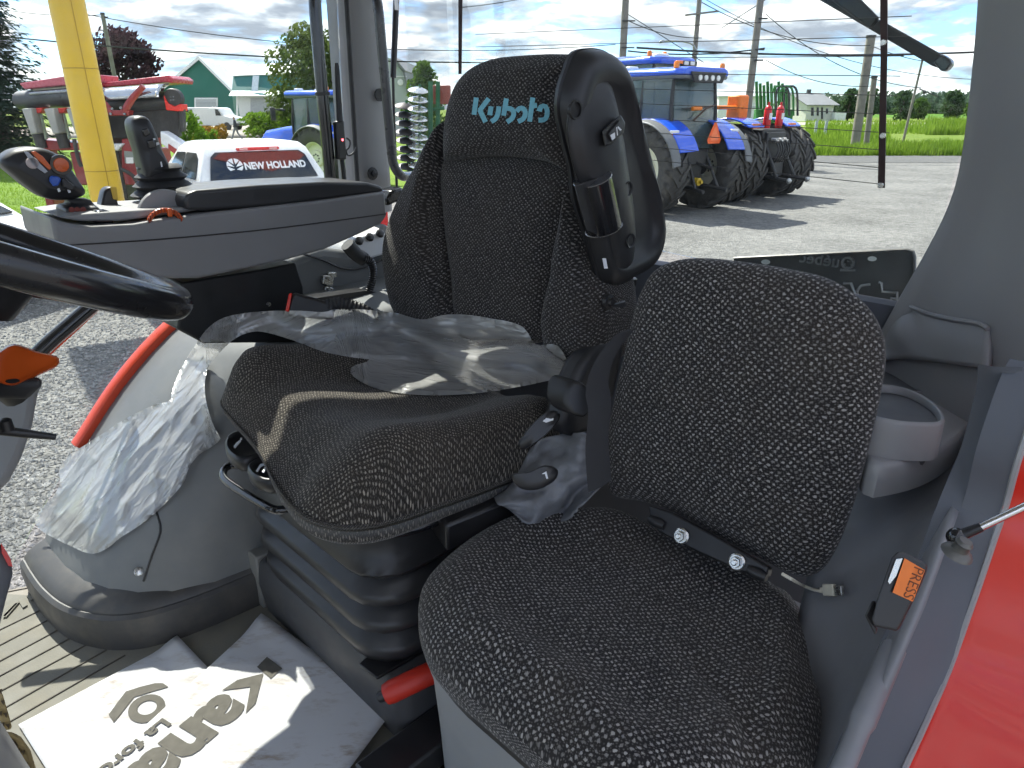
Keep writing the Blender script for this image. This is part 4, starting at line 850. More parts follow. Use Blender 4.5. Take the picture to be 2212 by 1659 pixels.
for a in range(20, 165, 12):
    q = PT(357 + 36 * math.cos(R(a)), 484 - 30 * math.sin(R(a)), CT_ + 0.0); b = MB(); b.box(q, (0.0018, 0.004, 0.0075), S, T, Z); b.build('dial_tick', mat('dark_orange', (0.30, 0.04, 0.008), 0.5), dial)
b = MB(); b.prism(ont([(359, 450), (369, 449), (371, 468), (361, 468)], CT_ + 0.0), A_ * 0.006); b.build('dial_pointer', M['orange'], con, bevel=0.002)
# black bracket below
b = MB(); b.prism(ont([(392, 612), (470, 598), (560, 584), (640, 568), (656, 620), (662, 700), (640, 740), (440, 742), (384, 712)], CT_ + 0.03), T * 0.10); b.build('console_bracket', mat('bracket_black', (0.012, 0.013, 0.014), 0.42, var=0.2), con, bevel=0.004)
b = MB(); b.lathe([(0.0045, 0), (0.004, 0.003)], PT(580, 657, CT_ + 0.03), A_, 12); b.build('bracket_rivet', M['steel'], con)
b = MB(); b.prism(ont([(846, 412), (836, 430), (838, 446), (870, 432), (872, 404)], CT_ + 0.10), T * 0.05); b.build('console_arm', M['gloss'], con, bevel=0.006)

# ================================================================ seat belt buckle with red button
bk = thing('belt_buckle', P(640, 680, 1.30), 'black seat belt buckle with red button on ribbed stalk behind plastic film', 'buckle')
D = 1.30; b = MB(); b.prism([P(u, v, D) for u, v in [(622, 662), (632, 632), (640, 632), (690, 646), (720, 656), (722, 690), (690, 690), (640, 684), (622, 676)]], P(640, 660, D + 0.03) - P(640, 660, D)); b.build('buckle_body', M['black'], bk, bevel=0.006, seg=3)
b = MB(); b.prism([P(u, v, D - 0.002) for u, v in [(616, 672), (624, 634), (631, 632), (624, 674)]], P(640, 660, D + 0.028) - P(640, 660, D)); b.build('red_button', M['red'], bk, bevel=0.002)
stalk = crom([P(706, 662, D + 0.01), P(735, 655, D + 0.015), P(762, 660, D + 0.02), P(786, 668, D + 0.03), P(812, 682, D + 0.05)], 30, closed=False)
b = MB(); b.tube(stalk, [0.0145 - 0.0002 * i if i % 2 else 0.012 - 0.0002 * i for i in range(30)], 12); b.build('ribbed_stalk', M['rubber'], bk)

# ================================================================ steering wheel, column, levers, pedal
WC = Wp(0.112, 0.905, 2.277); al = 0.474; WN = (Z * math.cos(al) + S * math.sin(al)).normalized(); WX = T; WY = WN.cross(WX).normalized()
sw = thing('steering_wheel', WC, 'black steering wheel with thick smooth rim and slotted spokes', 'steering wheel')
def wpt(a, r, h=0.0): return WC + (WX * math.cos(a) + WY * math.sin(a)) * r + WN * h
b = MB(); N_ = 96; rr = []
for i in range(N_):
    a = 2 * math.pi * i / N_; rr.append([wpt(a, 0.205 + 0.0165 * math.cos(p), 0.0185 * math.sin(p)) for p in [2 * math.pi * k / 16 for k in range(16)]])
rr.append(rr[0]); b.loft(rr, closed=True, caps=False); rim = b.build('rim', mat('wheel_rim_skin', (0.012, 0.012, 0.013), 0.24, var=0.1, coat=0.25), sw, angle=180)
b = MB(); b.lathe([(0.02, -0.06), (0.06, -0.05), (0.07, -0.02), (0.06, 0.0), (0.02, 0.006)], WC - WN * 0.02, WN, 28); b.build('hub', M['black'], sw, angle=50)
for a0 in (20, 160, 270):
    b = MB(); a = R(a0); r_ = []
    for k in range(9):
        f = k / 8; r = 0.05 + f * 0.15; w = 0.028 - 0.010 * math.sin(f * math.pi); tv = (WX * -math.sin(a) + WY * math.cos(a)); c = wpt(a, r, -0.035 + 0.03 * f * f)
        r_.append([c + tv * w + WN * 0.004, c - tv * w + WN * 0.004, c - tv * w - WN * 0.006, c + tv * w - WN * 0.006])
    b.loft(r_); b.build('spoke', M['gloss'], sw, bevel=0.002)
col = thing('steering_column', Wp(-0.05, 0.9, FZ), 'grey steering column shroud with black collars and stalk, under the steering wheel', 'steering column')
def px_ring(z, c_st, rx, ry, n=24): return [Wp(c_st[0] + rx * math.cos(2 * math.pi * k / n), c_st[1] + ry * math.sin(2 * math.pi * k / n), z) for k in range(n)]
b = MB(); b.loft([px_ring(1.40, (-0.07, 0.90), 0.12, 0.12), px_ring(1.7, (-0.09, 0.90), 0.10, 0.10), px_ring(1.95, (-0.07, 0.90), 0.10, 0.10), px_ring(2.08, (-0.03, 0.90), 0.105, 0.11), px_ring(2.12, (-0.01, 0.90), 0.10, 0.10)]); b.build('column_shroud', M['grey'], col, angle=60)
b = MB(); b.loft([px_ring(2.115, (-0.005, 0.90), 0.09, 0.09), px_ring(2.20, (0.05, 0.905), 0.075, 0.075), px_ring(2.235, (0.085, 0.905), 0.06, 0.06)]); b.build('column_collar', M['black'], col, angle=60)
DL = 0.80
b = MB(); b.loft([[P(u, v, DL + dd) for u, v, dd in r] for r in ([(-30, 860, -.03), (60, 862, -.03), (60, 862, .05), (-30, 860, .05)], [(-30, 835, -.04), (92, 830, -.04), (92, 830, .06), (-30, 835, .06)], [(-30, 812, -.035), (86, 815, -.035), (86, 815, .05), (-30, 812, .05)])]); b.build('lever_boot', M['rubber'], col, bevel=0.012, seg=3)
b = MB(); b.tube(crom([P(-60, 925, 0.78), P(0, 930, 0.80), P(60, 937, 0.82), P(120, 944, 0.84)], 12, closed=False), [0.0055] * 8 + [0.0048, 0.0045, 0.0042, 0.004], 10); b.build('wiper_stalk', M['black'], col)
b = MB(); b.lathe([(0.007, 0), (0.0065, 0.012), (0.004, 0.014)], P(17, 929, 0.795), Z, 12); b.build('stalk_stub', M['black'], col)
# grey side of the dash below the wheel
b = MB(); b.prism([P(u, v, 0.93) for u, v in [(-80, 820), (100, 812), (82, 850), (70, 920), (48, 985), (20, 1040), (-20, 1080), (-80, 1100)]], P(0, 900, 1.02) - P(0, 900, 0.93)); b.build('dash_side', M['grey'], col, bevel=0.012, seg=3)
b = MB(); b.prism([P(u, v, 0.95) for u, v in [(-60, 1150), (4, 1170), (24, 1210), (28, 1240), (12, 1300), (-10, 1390), (-60, 1420)]], P(0, 1200, 1.05) - P(0, 1200, 0.95)); b.build('dash_foot', M['dgrey'], col, bevel=0.015, seg=3)
b = MB(); b.prism([P(u, v, 0.945) for u, v in [(2, 1172), (22, 1205), (28, 1225), (18, 1222), (4, 1195)]], P(0, 1200, 0.97) - P(0, 1200, 0.95)); b.build('dash_reflector', M['red'], col)
shl = thing('shuttle_lever', P(40, 800, 0.80), 'orange teardrop shuttle lever knob below the steering wheel', 'lever')
up = crom([P(u, v, 0.76) for u, v in [(-20, 775), (4, 752), (26, 742), (48, 746), (86, 760), (122, 768), (130, 778), (124, 792), (96, 806), (60, 822), (30, 836), (0, 832), (-20, 812)]], 44)
cU = sum(up, Vector()) / 44; nU = (CAMP - cU).normalized()
b = MB(); b.loft([[cU + (x - cU) * k - nU * h for x in up] for k, h in ((0.75, 0.045), (0.95, 0.035), (1.0, 0.02), (0.985, 0.006), (0.90, 0.0), (0.80, 0.003), (0.55, 0.006), (0.1, 0.006))]); b.build('knob', M['orange'], shl, angle=60)
b = MB(); b.tube([P(-40, 800, 0.80), P(-10, 810, 0.83), P(40, 850, 0.86)], 0.02, 12); b.build('stem', M['black'], shl)
ped = thing('brake_pedal', P(20, 1600, 0.98), 'dusty yellowish brake pedals with triangular tread at the bottom left corner', 'pedal')
M['pedal'] = mat('dusty_pedal_rubber', (0.33, 0.24, 0.10), 0.8, var=0.2, vscale=30, bump=0.3, bscale=200, dust=0.4, dustcol=(0.45, 0.37, 0.22))
PN = (CAMP - P(20, 1600, 0.98)).normalized()
for poly in ([(-90, 1480), (-10, 1476), (6, 1500), (18, 1540), (26, 1570), (22, 1576), (-90, 1580)], [(-90, 1584), (26, 1580), (46, 1592), (66, 1620), (78, 1660), (82, 1700), (-90, 1700)]):
    q = [P(u, v, 0.98) for u, v in poly]; b = MB(); b.prism(q, -PN * 0.025); pl_ = b.build('pedal_pad', M['pedal'], ped, bevel=0.006)
tri = mat('pedal_recess', (0.07, 0.05, 0.03), 0.9)
for r in range(8):
    for k in range(6):
        u_, v_ = -4 + k * 11 + (r % 2) * 5, 1490 + r * 24 + k * 3
        lim = (8 + (v_ - 1490) * 0.22) if v_ < 1572 else (38 + (v_ - 1590) * 0.5)
        if u_ > lim - 6 or 1566 < v_ < 1596: continue
        if r >= 4 and (u_ - 4) ** 2 + (v_ - 1615) ** 2 < 700: continue
        t = MB(); t.prism([P(u_, v_, 0.979), P(u_ + 9, v_ - 2, 0.979), P(u_ + 7, v_ + 10, 0.979)], PN * 0.003); t.build('tread_stud', tri, ped, smooth=False)
b = MB(); b.tube([P(4 + 30 * math.cos(a), 1615 + 20 * math.sin(a), 0.978) for a in [2 * math.pi * k / 24 for k in range(24)]], 0.0025, 6, closed=True); b.build('tread_ring', tri, ped)

# ================================================================ papers on the floor
M['paper'] = mat('soiled_paper', (0.52, 0.52, 0.53), 0.85, var=0.03, vscale=4, dust=0.0)
def paper_mat():
    m = M['paper']; nt, n, l = nodes_of(m); b = n['Principled BSDF']; src = b.inputs['Base Color'].links[0].from_socket
    tc = n.new('ShaderNodeTexCoord'); mp = n.new('ShaderNodeMapping'); mp.inputs['Rotation'].default_value = (0, 0, 0.9); mp.inputs['Scale'].default_value = (9, 26, 1); l.new(tc.outputs['Object'], mp.inputs[0])
    a = n.new('ShaderNodeTexNoise'); a.inputs['Scale'].default_value = 1.6; a.inputs['Detail'].default_value = 9; a.inputs['Roughness'].default_value = 0.7; l.new(mp.outputs[0], a.inputs['Vector'])
    c = n.new('ShaderNodeTexNoise'); c.inputs['Scale'].default_value = 5; c.inputs['Detail'].default_value = 3; l.new(tc.outputs['Object'], c.inputs['Vector'])
    r = n.new('ShaderNodeMapRange'); r.inputs[1].default_value = 0.50; r.inputs[2].default_value = 0.66; l.new(a.outputs['Fac'], r.inputs[0])
    r2 = n.new('ShaderNodeMapRange'); r2.inputs[1].default_value = 0.38; r2.inputs[2].default_value = 0.56; l.new(c.outputs['Fac'], r2.inputs[0])
    mu = n.new('ShaderNodeMath'); mu.operation = 'MULTIPLY'; l.new(r.outputs[0], mu.inputs[0]); l.new(r2.outputs[0], mu.inputs[1])
    m2 = n.new('ShaderNodeMath'); m2.operation = 'MULTIPLY'; l.new(mu.outputs[0], m2.inputs[0]); m2.inputs[1].default_value = 0.75
    mx = n.new('ShaderNodeMix'); mx.data_type = 'RGBA'; l.new(m2.outputs[0], mx.inputs[0]); l.new(src, mx.inputs[6]); mx.inputs[7].default_value = (0.26, 0.19, 0.125, 1); l.new(mx.outputs[2], b.inputs['Base Color'])
paper_mat()
M['ink'] = mat('grey_brown_ink', (0.10, 0.093, 0.078), 0.85, var=0.15, vscale=60)
def sheet(name, corners, z, label, bump_fn, n=22):
    """paper: bilinear sheet between four pixel corners on the floor, slightly buckled"""
    c = [PZ(u, v, z) for u, v in corners]; o = thing(name, Vector((sum(x.x for x in c) / 4, sum(x.y for x in c) / 4, FZ)), label, 'paper', 'papers on the cab floor')
    def at(f, g): 
        q = c[0].lerp(c[1], f).lerp(c[3].lerp(c[2], f), g); return q + Z * bump_fn(f, g)
    b = MB(); b.loft([[at(i / n, j / n) for j in range(n + 1)] for i in range(n + 1)], closed=False)
    p = b.build('paper_sheet', M['paper'], o, angle=180, solid=0.0006); return o, p, at, BVHTree.FromPolygons([v.copy() for v in b.v], b.f)
pa, pas, fa, pba = sheet('floor_paper', [(40, 1566), (385, 1383), (640, 1640), (250, 1900)], FZ + 0.004, 'soiled white floor paper with grey chevron and ring emblem', lambda f, g: 0.012 * sstep(0.82, 1.0, f) * (1 - g) + 0.001 * math.sin(f * 5) * math.sin(g * 4) + 0.001)
pb, pbs, fb_, pbb = sheet('floor_paper', [(150, 1720), (566, 1335), (859, 1522), (500, 2000)], FZ + 0.016, 'soiled white floor paper with large grey lettering lying on another paper', lambda f, g: 0.012 * sstep(0.86, 1.0, f) * sstep(0.5, 0.0, g) + 0.0012 * math.sin(f * 4 + 1) * math.sin(g * 3) + 0.001)
def ink(polys, bvh, parent, name):
    for poly in polys:
        q = [hit([bvh], u, v, 0.0016) for u, v in poly]; q = [x for x in q if x is not None]
        if len(q) > 2: b = MB(); b.add(q, [tuple(range(len(q)))]); b.build(name, M['ink'], parent, smooth=False)
ink([[(235, 1545), (253, 1520), (272, 1495), (290, 1507), (268, 1535), (246, 1562)], [(272, 1495), (303, 1485), (335, 1477), (352, 1477), (364, 1485), (326, 1496), (290, 1507)]], pba, pas, 'emblem_chevron')
orr = [(317 + 43 * math.cos(R(a)) * 0.94 + 0 * 1, 1532 - 30 * math.sin(R(a)) - 8 * math.cos(R(a))) for a in range(0, 360, 15)]; irr = [(318 + 21 * math.cos(R(a)), 1530 - 15 * math.sin(R(a)) - 4 * math.cos(R(a))) for a in range(0, 360, 15)]
ink([[orr[i], orr[(i + 1) % 24], irr[(i + 1) % 24], irr[i]] for i in range(24)], pba, pas, 'emblem_ring')
# lettering on the upper sheet: baseline runs down and to the left in the picture
o_ = PZ(566, 1402, FZ + 0.024); e_ = PZ(330, 1592, FZ + 0.024); X_ = (e_ - o_).normalized(); Y_ = -Z.cross(X_) if False else Z.cross(X_)
def lay(s, size, u, v, bold=0.0, sx=1.0, dz=0.0016):
    t = text_mesh(s, size, PZ(u, v, FZ + 0.0245), X_, Y_, Z, 0.0, bold=bold, sx=sx)
    bv = pbb
    for i, q in enumerate(t.v):
        loc, nrm, idx, dist = bv.ray_cast(Vector((q.x, q.y, 3.0)), Vector((0, 0, -1)))
        if loc is not None: t.v[i] = loc + Z * dz
    t.build('lettering', M['ink'], pbs, smooth=False)
lay('ana', 0.132, 480, 1492, 0.006, 1.05)
ink([[(577, 1420), (610, 1445), (585, 1467), (555, 1442)], [(479, 1493), (513, 1470), (569, 1456), (541, 1485)], [(541, 1485), (569, 1456), (552, 1521), (531, 1542)]], pbb, pbs, 'lettering')
lay('La force', 0.034, 352, 1545, 0.0012, 1.2, 0.0024)
# ================================================================ red handbrake grip, rag, cable, belt buckle in the corner
hb = thing('handbrake_lever', P(850, 1500, 1.13), 'red hand brake grip with black push button between the two seats', 'lever')
b = MB(); b.tube([P(834, 1500, 1.12), P(846, 1494, 1.12), P(900, 1468, 1.13), P(960, 1440, 1.15), P(1040, 1400, 1.18)], [0.0165, 0.0185, 0.0185, 0.018, 0.017], 18); b.build('grip', mat('red_rubber', (0.55, 0.03, 0.015), 0.45, bump=0.05, bscale=500), hb, angle=50)
b = MB(); b.tube([P(818, 1508, 1.118), P(823, 1505, 1.118), P(840, 1497, 1.12)], [0.008, 0.0095, 0.0095], 14); b.build('push_button', M['black'], hb, angle=50)
b = MB(); b.box(Wp(0.56, 0.70, 1.425), (0.35, 0.07, 0.05), S, T, Z); b.build('bracket', M['black'], hb, bevel=0.005)
rag = thing('grey_rag', P(1190, 1030, 1.12), 'crumpled grey cleaning rag stuffed between the two seats', 'rag')
M['rag'] = mat('grey_rag_cloth', (0.23, 0.235, 0.25), 0.95, var=0.35, vscale=14, bump=0.6, bscale=500, dust=0.3, dustcol=(0.12, 0.11, 0.11))
rg = []; random.seed(5)
for i in range(40):
    row = []
    for j in range(40):
        f, g = i / 39, j / 39; cx_, cy_ = 2 * f - 1, 2 * g - 1; k_ = 1 + 0.16 * noise.noise(Vector((math.atan2(cy_, cx_) * 1.7, 0.5, 0))); x_ = cx_ * math.sqrt(max(0, 1 - cy_ * cy_ / 2)) * k_; y_ = cy_ * math.sqrt(max(0, 1 - cx_ * cx_ / 2)) * k_; uu = 1195 + 118 * x_; vv = 1035 + 92 * y_ - 30 * x_
        fold = 0.028 * math.sin(6.0 * f + 4.0 * g + 3 * noise.noise(Vector((f * 2.2, g * 2.2, 0)))) + 0.030 * noise.noise(Vector((f * 5, g * 5, 3))) + 0.012 * abs(noise.noise(Vector((f * 11, g * 11, 8))))
        row.append(P(uu, vv, 1.14 - 0.05 * g - 0.03 * f + fold))
    rg.append(row)
b = MB(); b.loft(rg, closed=False); b.build('cloth', M['rag'], rag, angle=180, solid=0.003)
SDB = bvh_of('side_panel'); FRB = bvh_of('door_frame')
def hside(u, v, off): 
    q = hit([SDB, FRB], u, v, off); return q if q is not None else P(u, v, 0.8)
usb = thing('usb_cable', hside(1800, 1285, 0), 'white cable with a metal plug poking out beside the passenger seat', 'cable')
cur = crom([hside(1690, 1240, 0.004), hside(1715, 1254, 0.004), hside(1742, 1272, 0.008), hside(1768, 1281, 0.006), hside(1784, 1284, 0.006)], 18, closed=False)
M['cream'] = mat('cream_plastic', (0.62, 0.58, 0.47), 0.45, var=0.12, vscale=60, dust=0.15)
b = MB(); b.tube(cur, 0.0021, 8); b.build('wire', M['cream'], usb)
q = hside(1806, 1286, 0.012); ux = (hside(1850, 1287, 0.006) - hside(1780, 1284, 0.006)).normalized(); un = (CAMP - q).normalized(); uy = un.cross(ux).normalized(); un = ux.cross(uy)
b = MB(); b.box(q - ux * 0.0125, (0.006, 0.006, 0.005), ux, uy, un); b.build('strain_relief', M['cream'], usb, bevel=0.001)
b = MB(); b.box(q, (0.0185, 0.0150, 0.0075), ux, uy, un); pg = b.build('plug_body', M['cream'], usb, bevel=0.0015)
b = MB(); b.box(q + ux * 0.0155, (0.013, 0.0118, 0.0045), ux, uy, un); b.build('plug_shell', M['steel'], usb, bevel=0.0006)
for k in (-1, 1): b = MB(); b.box(q + ux * 0.0155 + uy * 0.0028 * k + un * 0.0023, (0.0022, 0.0022, 0.0006), ux, uy, un); b.build('plug_hole', M['black'], pg)
pbk = thing('door_side_buckle', P(1940, 1290, 0.56), 'black belt buckle with orange lettered sticker standing by the door frame', 'buckle')
bd = 0.555; aw = (P(1940, 1290, 0.60) - P(1940, 1290, 0.56))
b = MB(); b.prism([P(u, v, bd) for u, v in [(1926, 1204), (1940, 1190), (1954, 1192), (2000, 1216), (2004, 1228), (1986, 1272), (1946, 1352), (1938, 1364), (1888, 1354), (1882, 1340), (1894, 1296)]], aw * 0.5); pbo = b.build('buckle_body', M['black'], pbk, bevel=0.004, seg=3)
tw = P(1940, 1290, bd) - aw * 0.02 - P(1940, 1290, bd)
b = MB(); b.prism([P(u, v, bd) + tw for u, v in [(1954, 1206), (1998, 1232), (1972, 1300), (1928, 1280)]], tw); stk = b.build('orange_sticker', mat('orange_sticker', (0.78, 0.19, 0.03), 0.6, var=0.06, vscale=50), pbk, smooth=False)
sx_ = (P(1972, 1300, bd) - P(1998, 1232, bd)).normalized(); sn = (CAMP - P(1960, 1255, bd)).normalized(); sy_ = sn.cross(sx_).normalized()
t = text_mesh('PRESS', 0.0105, P(1976, 1222, bd) + tw * 2.3, sx_, sy_, sn, 0.0); t.build('sticker_lettering', mat('pencil_ink', (0.16, 0.05, 0.02), 0.7), stk, smooth=False)
b = MB(); b.prism([P(u, v, bd) + tw for u, v in [(1936, 1208), (1950, 1206), (1936, 1244), (1922, 1262), (1918, 1256)]], tw); b.build('steel_slot', M['steel'], pbk, smooth=False)
b = MB(); b.prism([P(u, v, bd + 0.012) for u, v in [(1868, 1330), (1884, 1296), (1892, 1300), (1886, 1346), (1896, 1360), (1890, 1372)]], aw * 0.3); b.build('buckle_clip', M['black'], pbk, bevel=0.002)
ds = thing('door_gas_strut', PT(2065, 1170, 0.085), 'steel door gas strut on a black ball joint at the frame', 'gas strut')
q = PT(2066, 1196, 0.082); up_ = (Z * 0.9 + A_ * 0.25).normalized()
b = MB(); b.lathe([(0.0125, 0.0), (0.011, 0.003), (0.0065, 0.005), (0.006, 0.010), (0.007, 0.012), (0.005, 0.015)], q, up_, 20); b.build('ball_stud', mat('greasy_steel', (0.10, 0.10, 0.095), 0.45, 0.6, dust=0.3), ds, angle=40)
b = MB(); bb = P(2066, 1160, 0.625); b.ball(bb, 0.0085, 18); b.build('ball_socket', M['gloss'], ds, angle=180)
e1 = P(2120, 1138, 0.615); e2 = P(2330, 1040, 0.58)
b = MB(); b.tube([bb, bb.lerp(e1, 0.45), e1], [0.0055, 0.0048, 0.004], 12); b.build('end_fitting', M['black'], ds, angle=50)
b = MB(); b.tube([e1, e1.lerp(e2, 0.5), e2], 0.0034, 12); b.build('rod', M['chrome'], ds)
# ================================================================ rear wiper and number plate behind the glass
wp = thing('rear_wiper', PS(1800, 20, 1.275), 'black rear window wiper hanging diagonally behind the glass', 'wiper')
ws = 1.28
b = MB(); b.prism([PS(u, v, ws) for u, v in [(1745, -14), (1810, -14), (1884, 36), (1920, 54), (2030, 116), (2048, 130), (2050, 138), (2040, 152), (2012, 142), (1876, 62)]], S * 0.012); b.build('blade_carrier', M['rubber'], wp, bevel=0.003)
b = MB(); b.prism([PS(u, v, ws - 0.008) for u, v in [(1768, -20), (1840, -20), (1897, 38), (1890, 48), (1878, 62), (1840, 34)]], S * 0.010); b.build('wiper_arm', M['black'], wp, bevel=0.003)
b = MB(); b.prism([PS(u, v, ws - 0.006) for u, v in [(2014, 134), (2034, 116), (2052, 128), (2056, 138), (2042, 154), (2032, 154)]], S * 0.02); b.build('blade_end', M['gloss'], wp, bevel=0.003)
npl = thing('number_plate', PS(1780, 620, 1.33), 'back of an embossed licence plate standing behind the rear window', 'number plate')
ps = 1.33; M['plate'] = mat('plate_back', (0.11, 0.108, 0.105), 0.4, 0.3, var=0.3, vscale=14, dust=0.12)
b = MB(); b.prism([PS(u, v, ps) for u, v in [(1586, 556), (1960, 538), (1972, 541), (1977, 552), (1973, 700), (1586, 700)]], S * 0.003); pn_ = b.build('plate', M['plate'], npl, bevel=0.001)
b = MB(); b.tube([PS(u, v, ps - 0.002) for u, v in [(1586, 700), (1587, 558), (1960, 540), (1972, 544), (1975, 556), (1972, 700)]], 0.0035, 8); b.build('plate_rim', M['plate'], npl)
for (u_, v_) in ((1654, 566), (1884, 559)):
    b = MB(); cq = [PS(u_ + 9 * math.cos(a) * (1.1 if abs(math.cos(a)) > .3 else 1), v_ + 5.5 * math.sin(a), ps - 0.0035) for a in [2 * math.pi * k / 16 for k in range(16)]]; b.add(cq, [tuple(range(16))]); b.build('hole_daylight', mat('daylight_pale', (0.8, 0.8, 0.76), 0.8), pn_, smooth=False)  # opaque pale discs painted for daylight showing through the holes
pX = T; pO = PS(1846, 582, ps - 0.002)
EMB = mat('emboss_lit', (0.34, 0.335, 0.325), 0.35, 0.4, var=0.3, vscale=30)  # plate metal coloured lighter so the raised lines look lit
t = text_mesh('Québec', 0.032, pO - Z * 0.001, T, Z, -S, 0.0028, bold=0.0002); t.build('embossed_word', EMB, pn_, angle=30)
for poly in ([(1898, 610), (1904, 612), (1906, 630), (1938, 632), (1938, 660)], [(1880, 614), (1860, 617), (1852, 628), (1852, 660)], [(1850, 640), (1838, 612), (1822, 612)], [(1925, 655), (1925, 644), (1945, 646)]):
    b = MB(); b.tube([PS(u, v, ps - 0.001) for u, v in poly], 0.0026, 6); b.build('embossed_digit', EMB, pn_)
for (u_, v_, r_) in [(1832, 564, 3), (1824, 572, 4), (1840, 572, 4), (1832, 578, 3)]:
    b = MB(); b.ball(PS(u_, v_, ps - 0.001), 0.0014 * r_ / 2, 8); b.build('embossed_lily', EMB, pn_)
b = MB(); b.tube([PS(1815, 584, ps - 0.001), PS(1848, 584, ps - 0.001)], 0.002, 6); b.build('embossed_bar', EMB, pn_)
# ================================================================ antenna on the far window
an = thing('magnetic_antenna', PT(740, 400, 1.55), 'slim black antenna with thick base and red light beside the pillar', 'antenna')
b = MB(); b.tube([PT(727, 136, 1.58), PT(728, 150, 1.58), PT(731, 210, 1.58), PT(734, 262, 1.58)], [0.004, 0.0058, 0.007, 0.0078], 10); b.build('whip', M['rubber'], an)
b = MB(); b.prism(ont([(727, 262), (744, 260), (750, 345), (732, 345)], 1.575), T * 0.02); b.build('antenna_base', M['black'], an, bevel=0.004)
b = MB(); b.tube([PT(738, 340, 1.585), PT(742, 370, 1.585), PT(744, 400, 1.585)], 0.006, 8); b.build('foot', M['black'], an)
b = MB(); b.lathe([(0.003, 0), (0.002, 0.002)], PT(740, 302, 1.574), A_, 10); b.build('red_light', mat('led_red', (0.8, 0.05, 0.08), 0.3, emit=((1.0, 0.1, 0.12), 1.2)), an)
b = MB(); b.tube(crom(ont([(748, 298), (756, 305), (754, 318), (748, 325), (752, 336), (764, 330), (770, 318)], 1.58), 24, closed=False), 0.0022, 6); b.build('antenna_wire', M['black'], an)
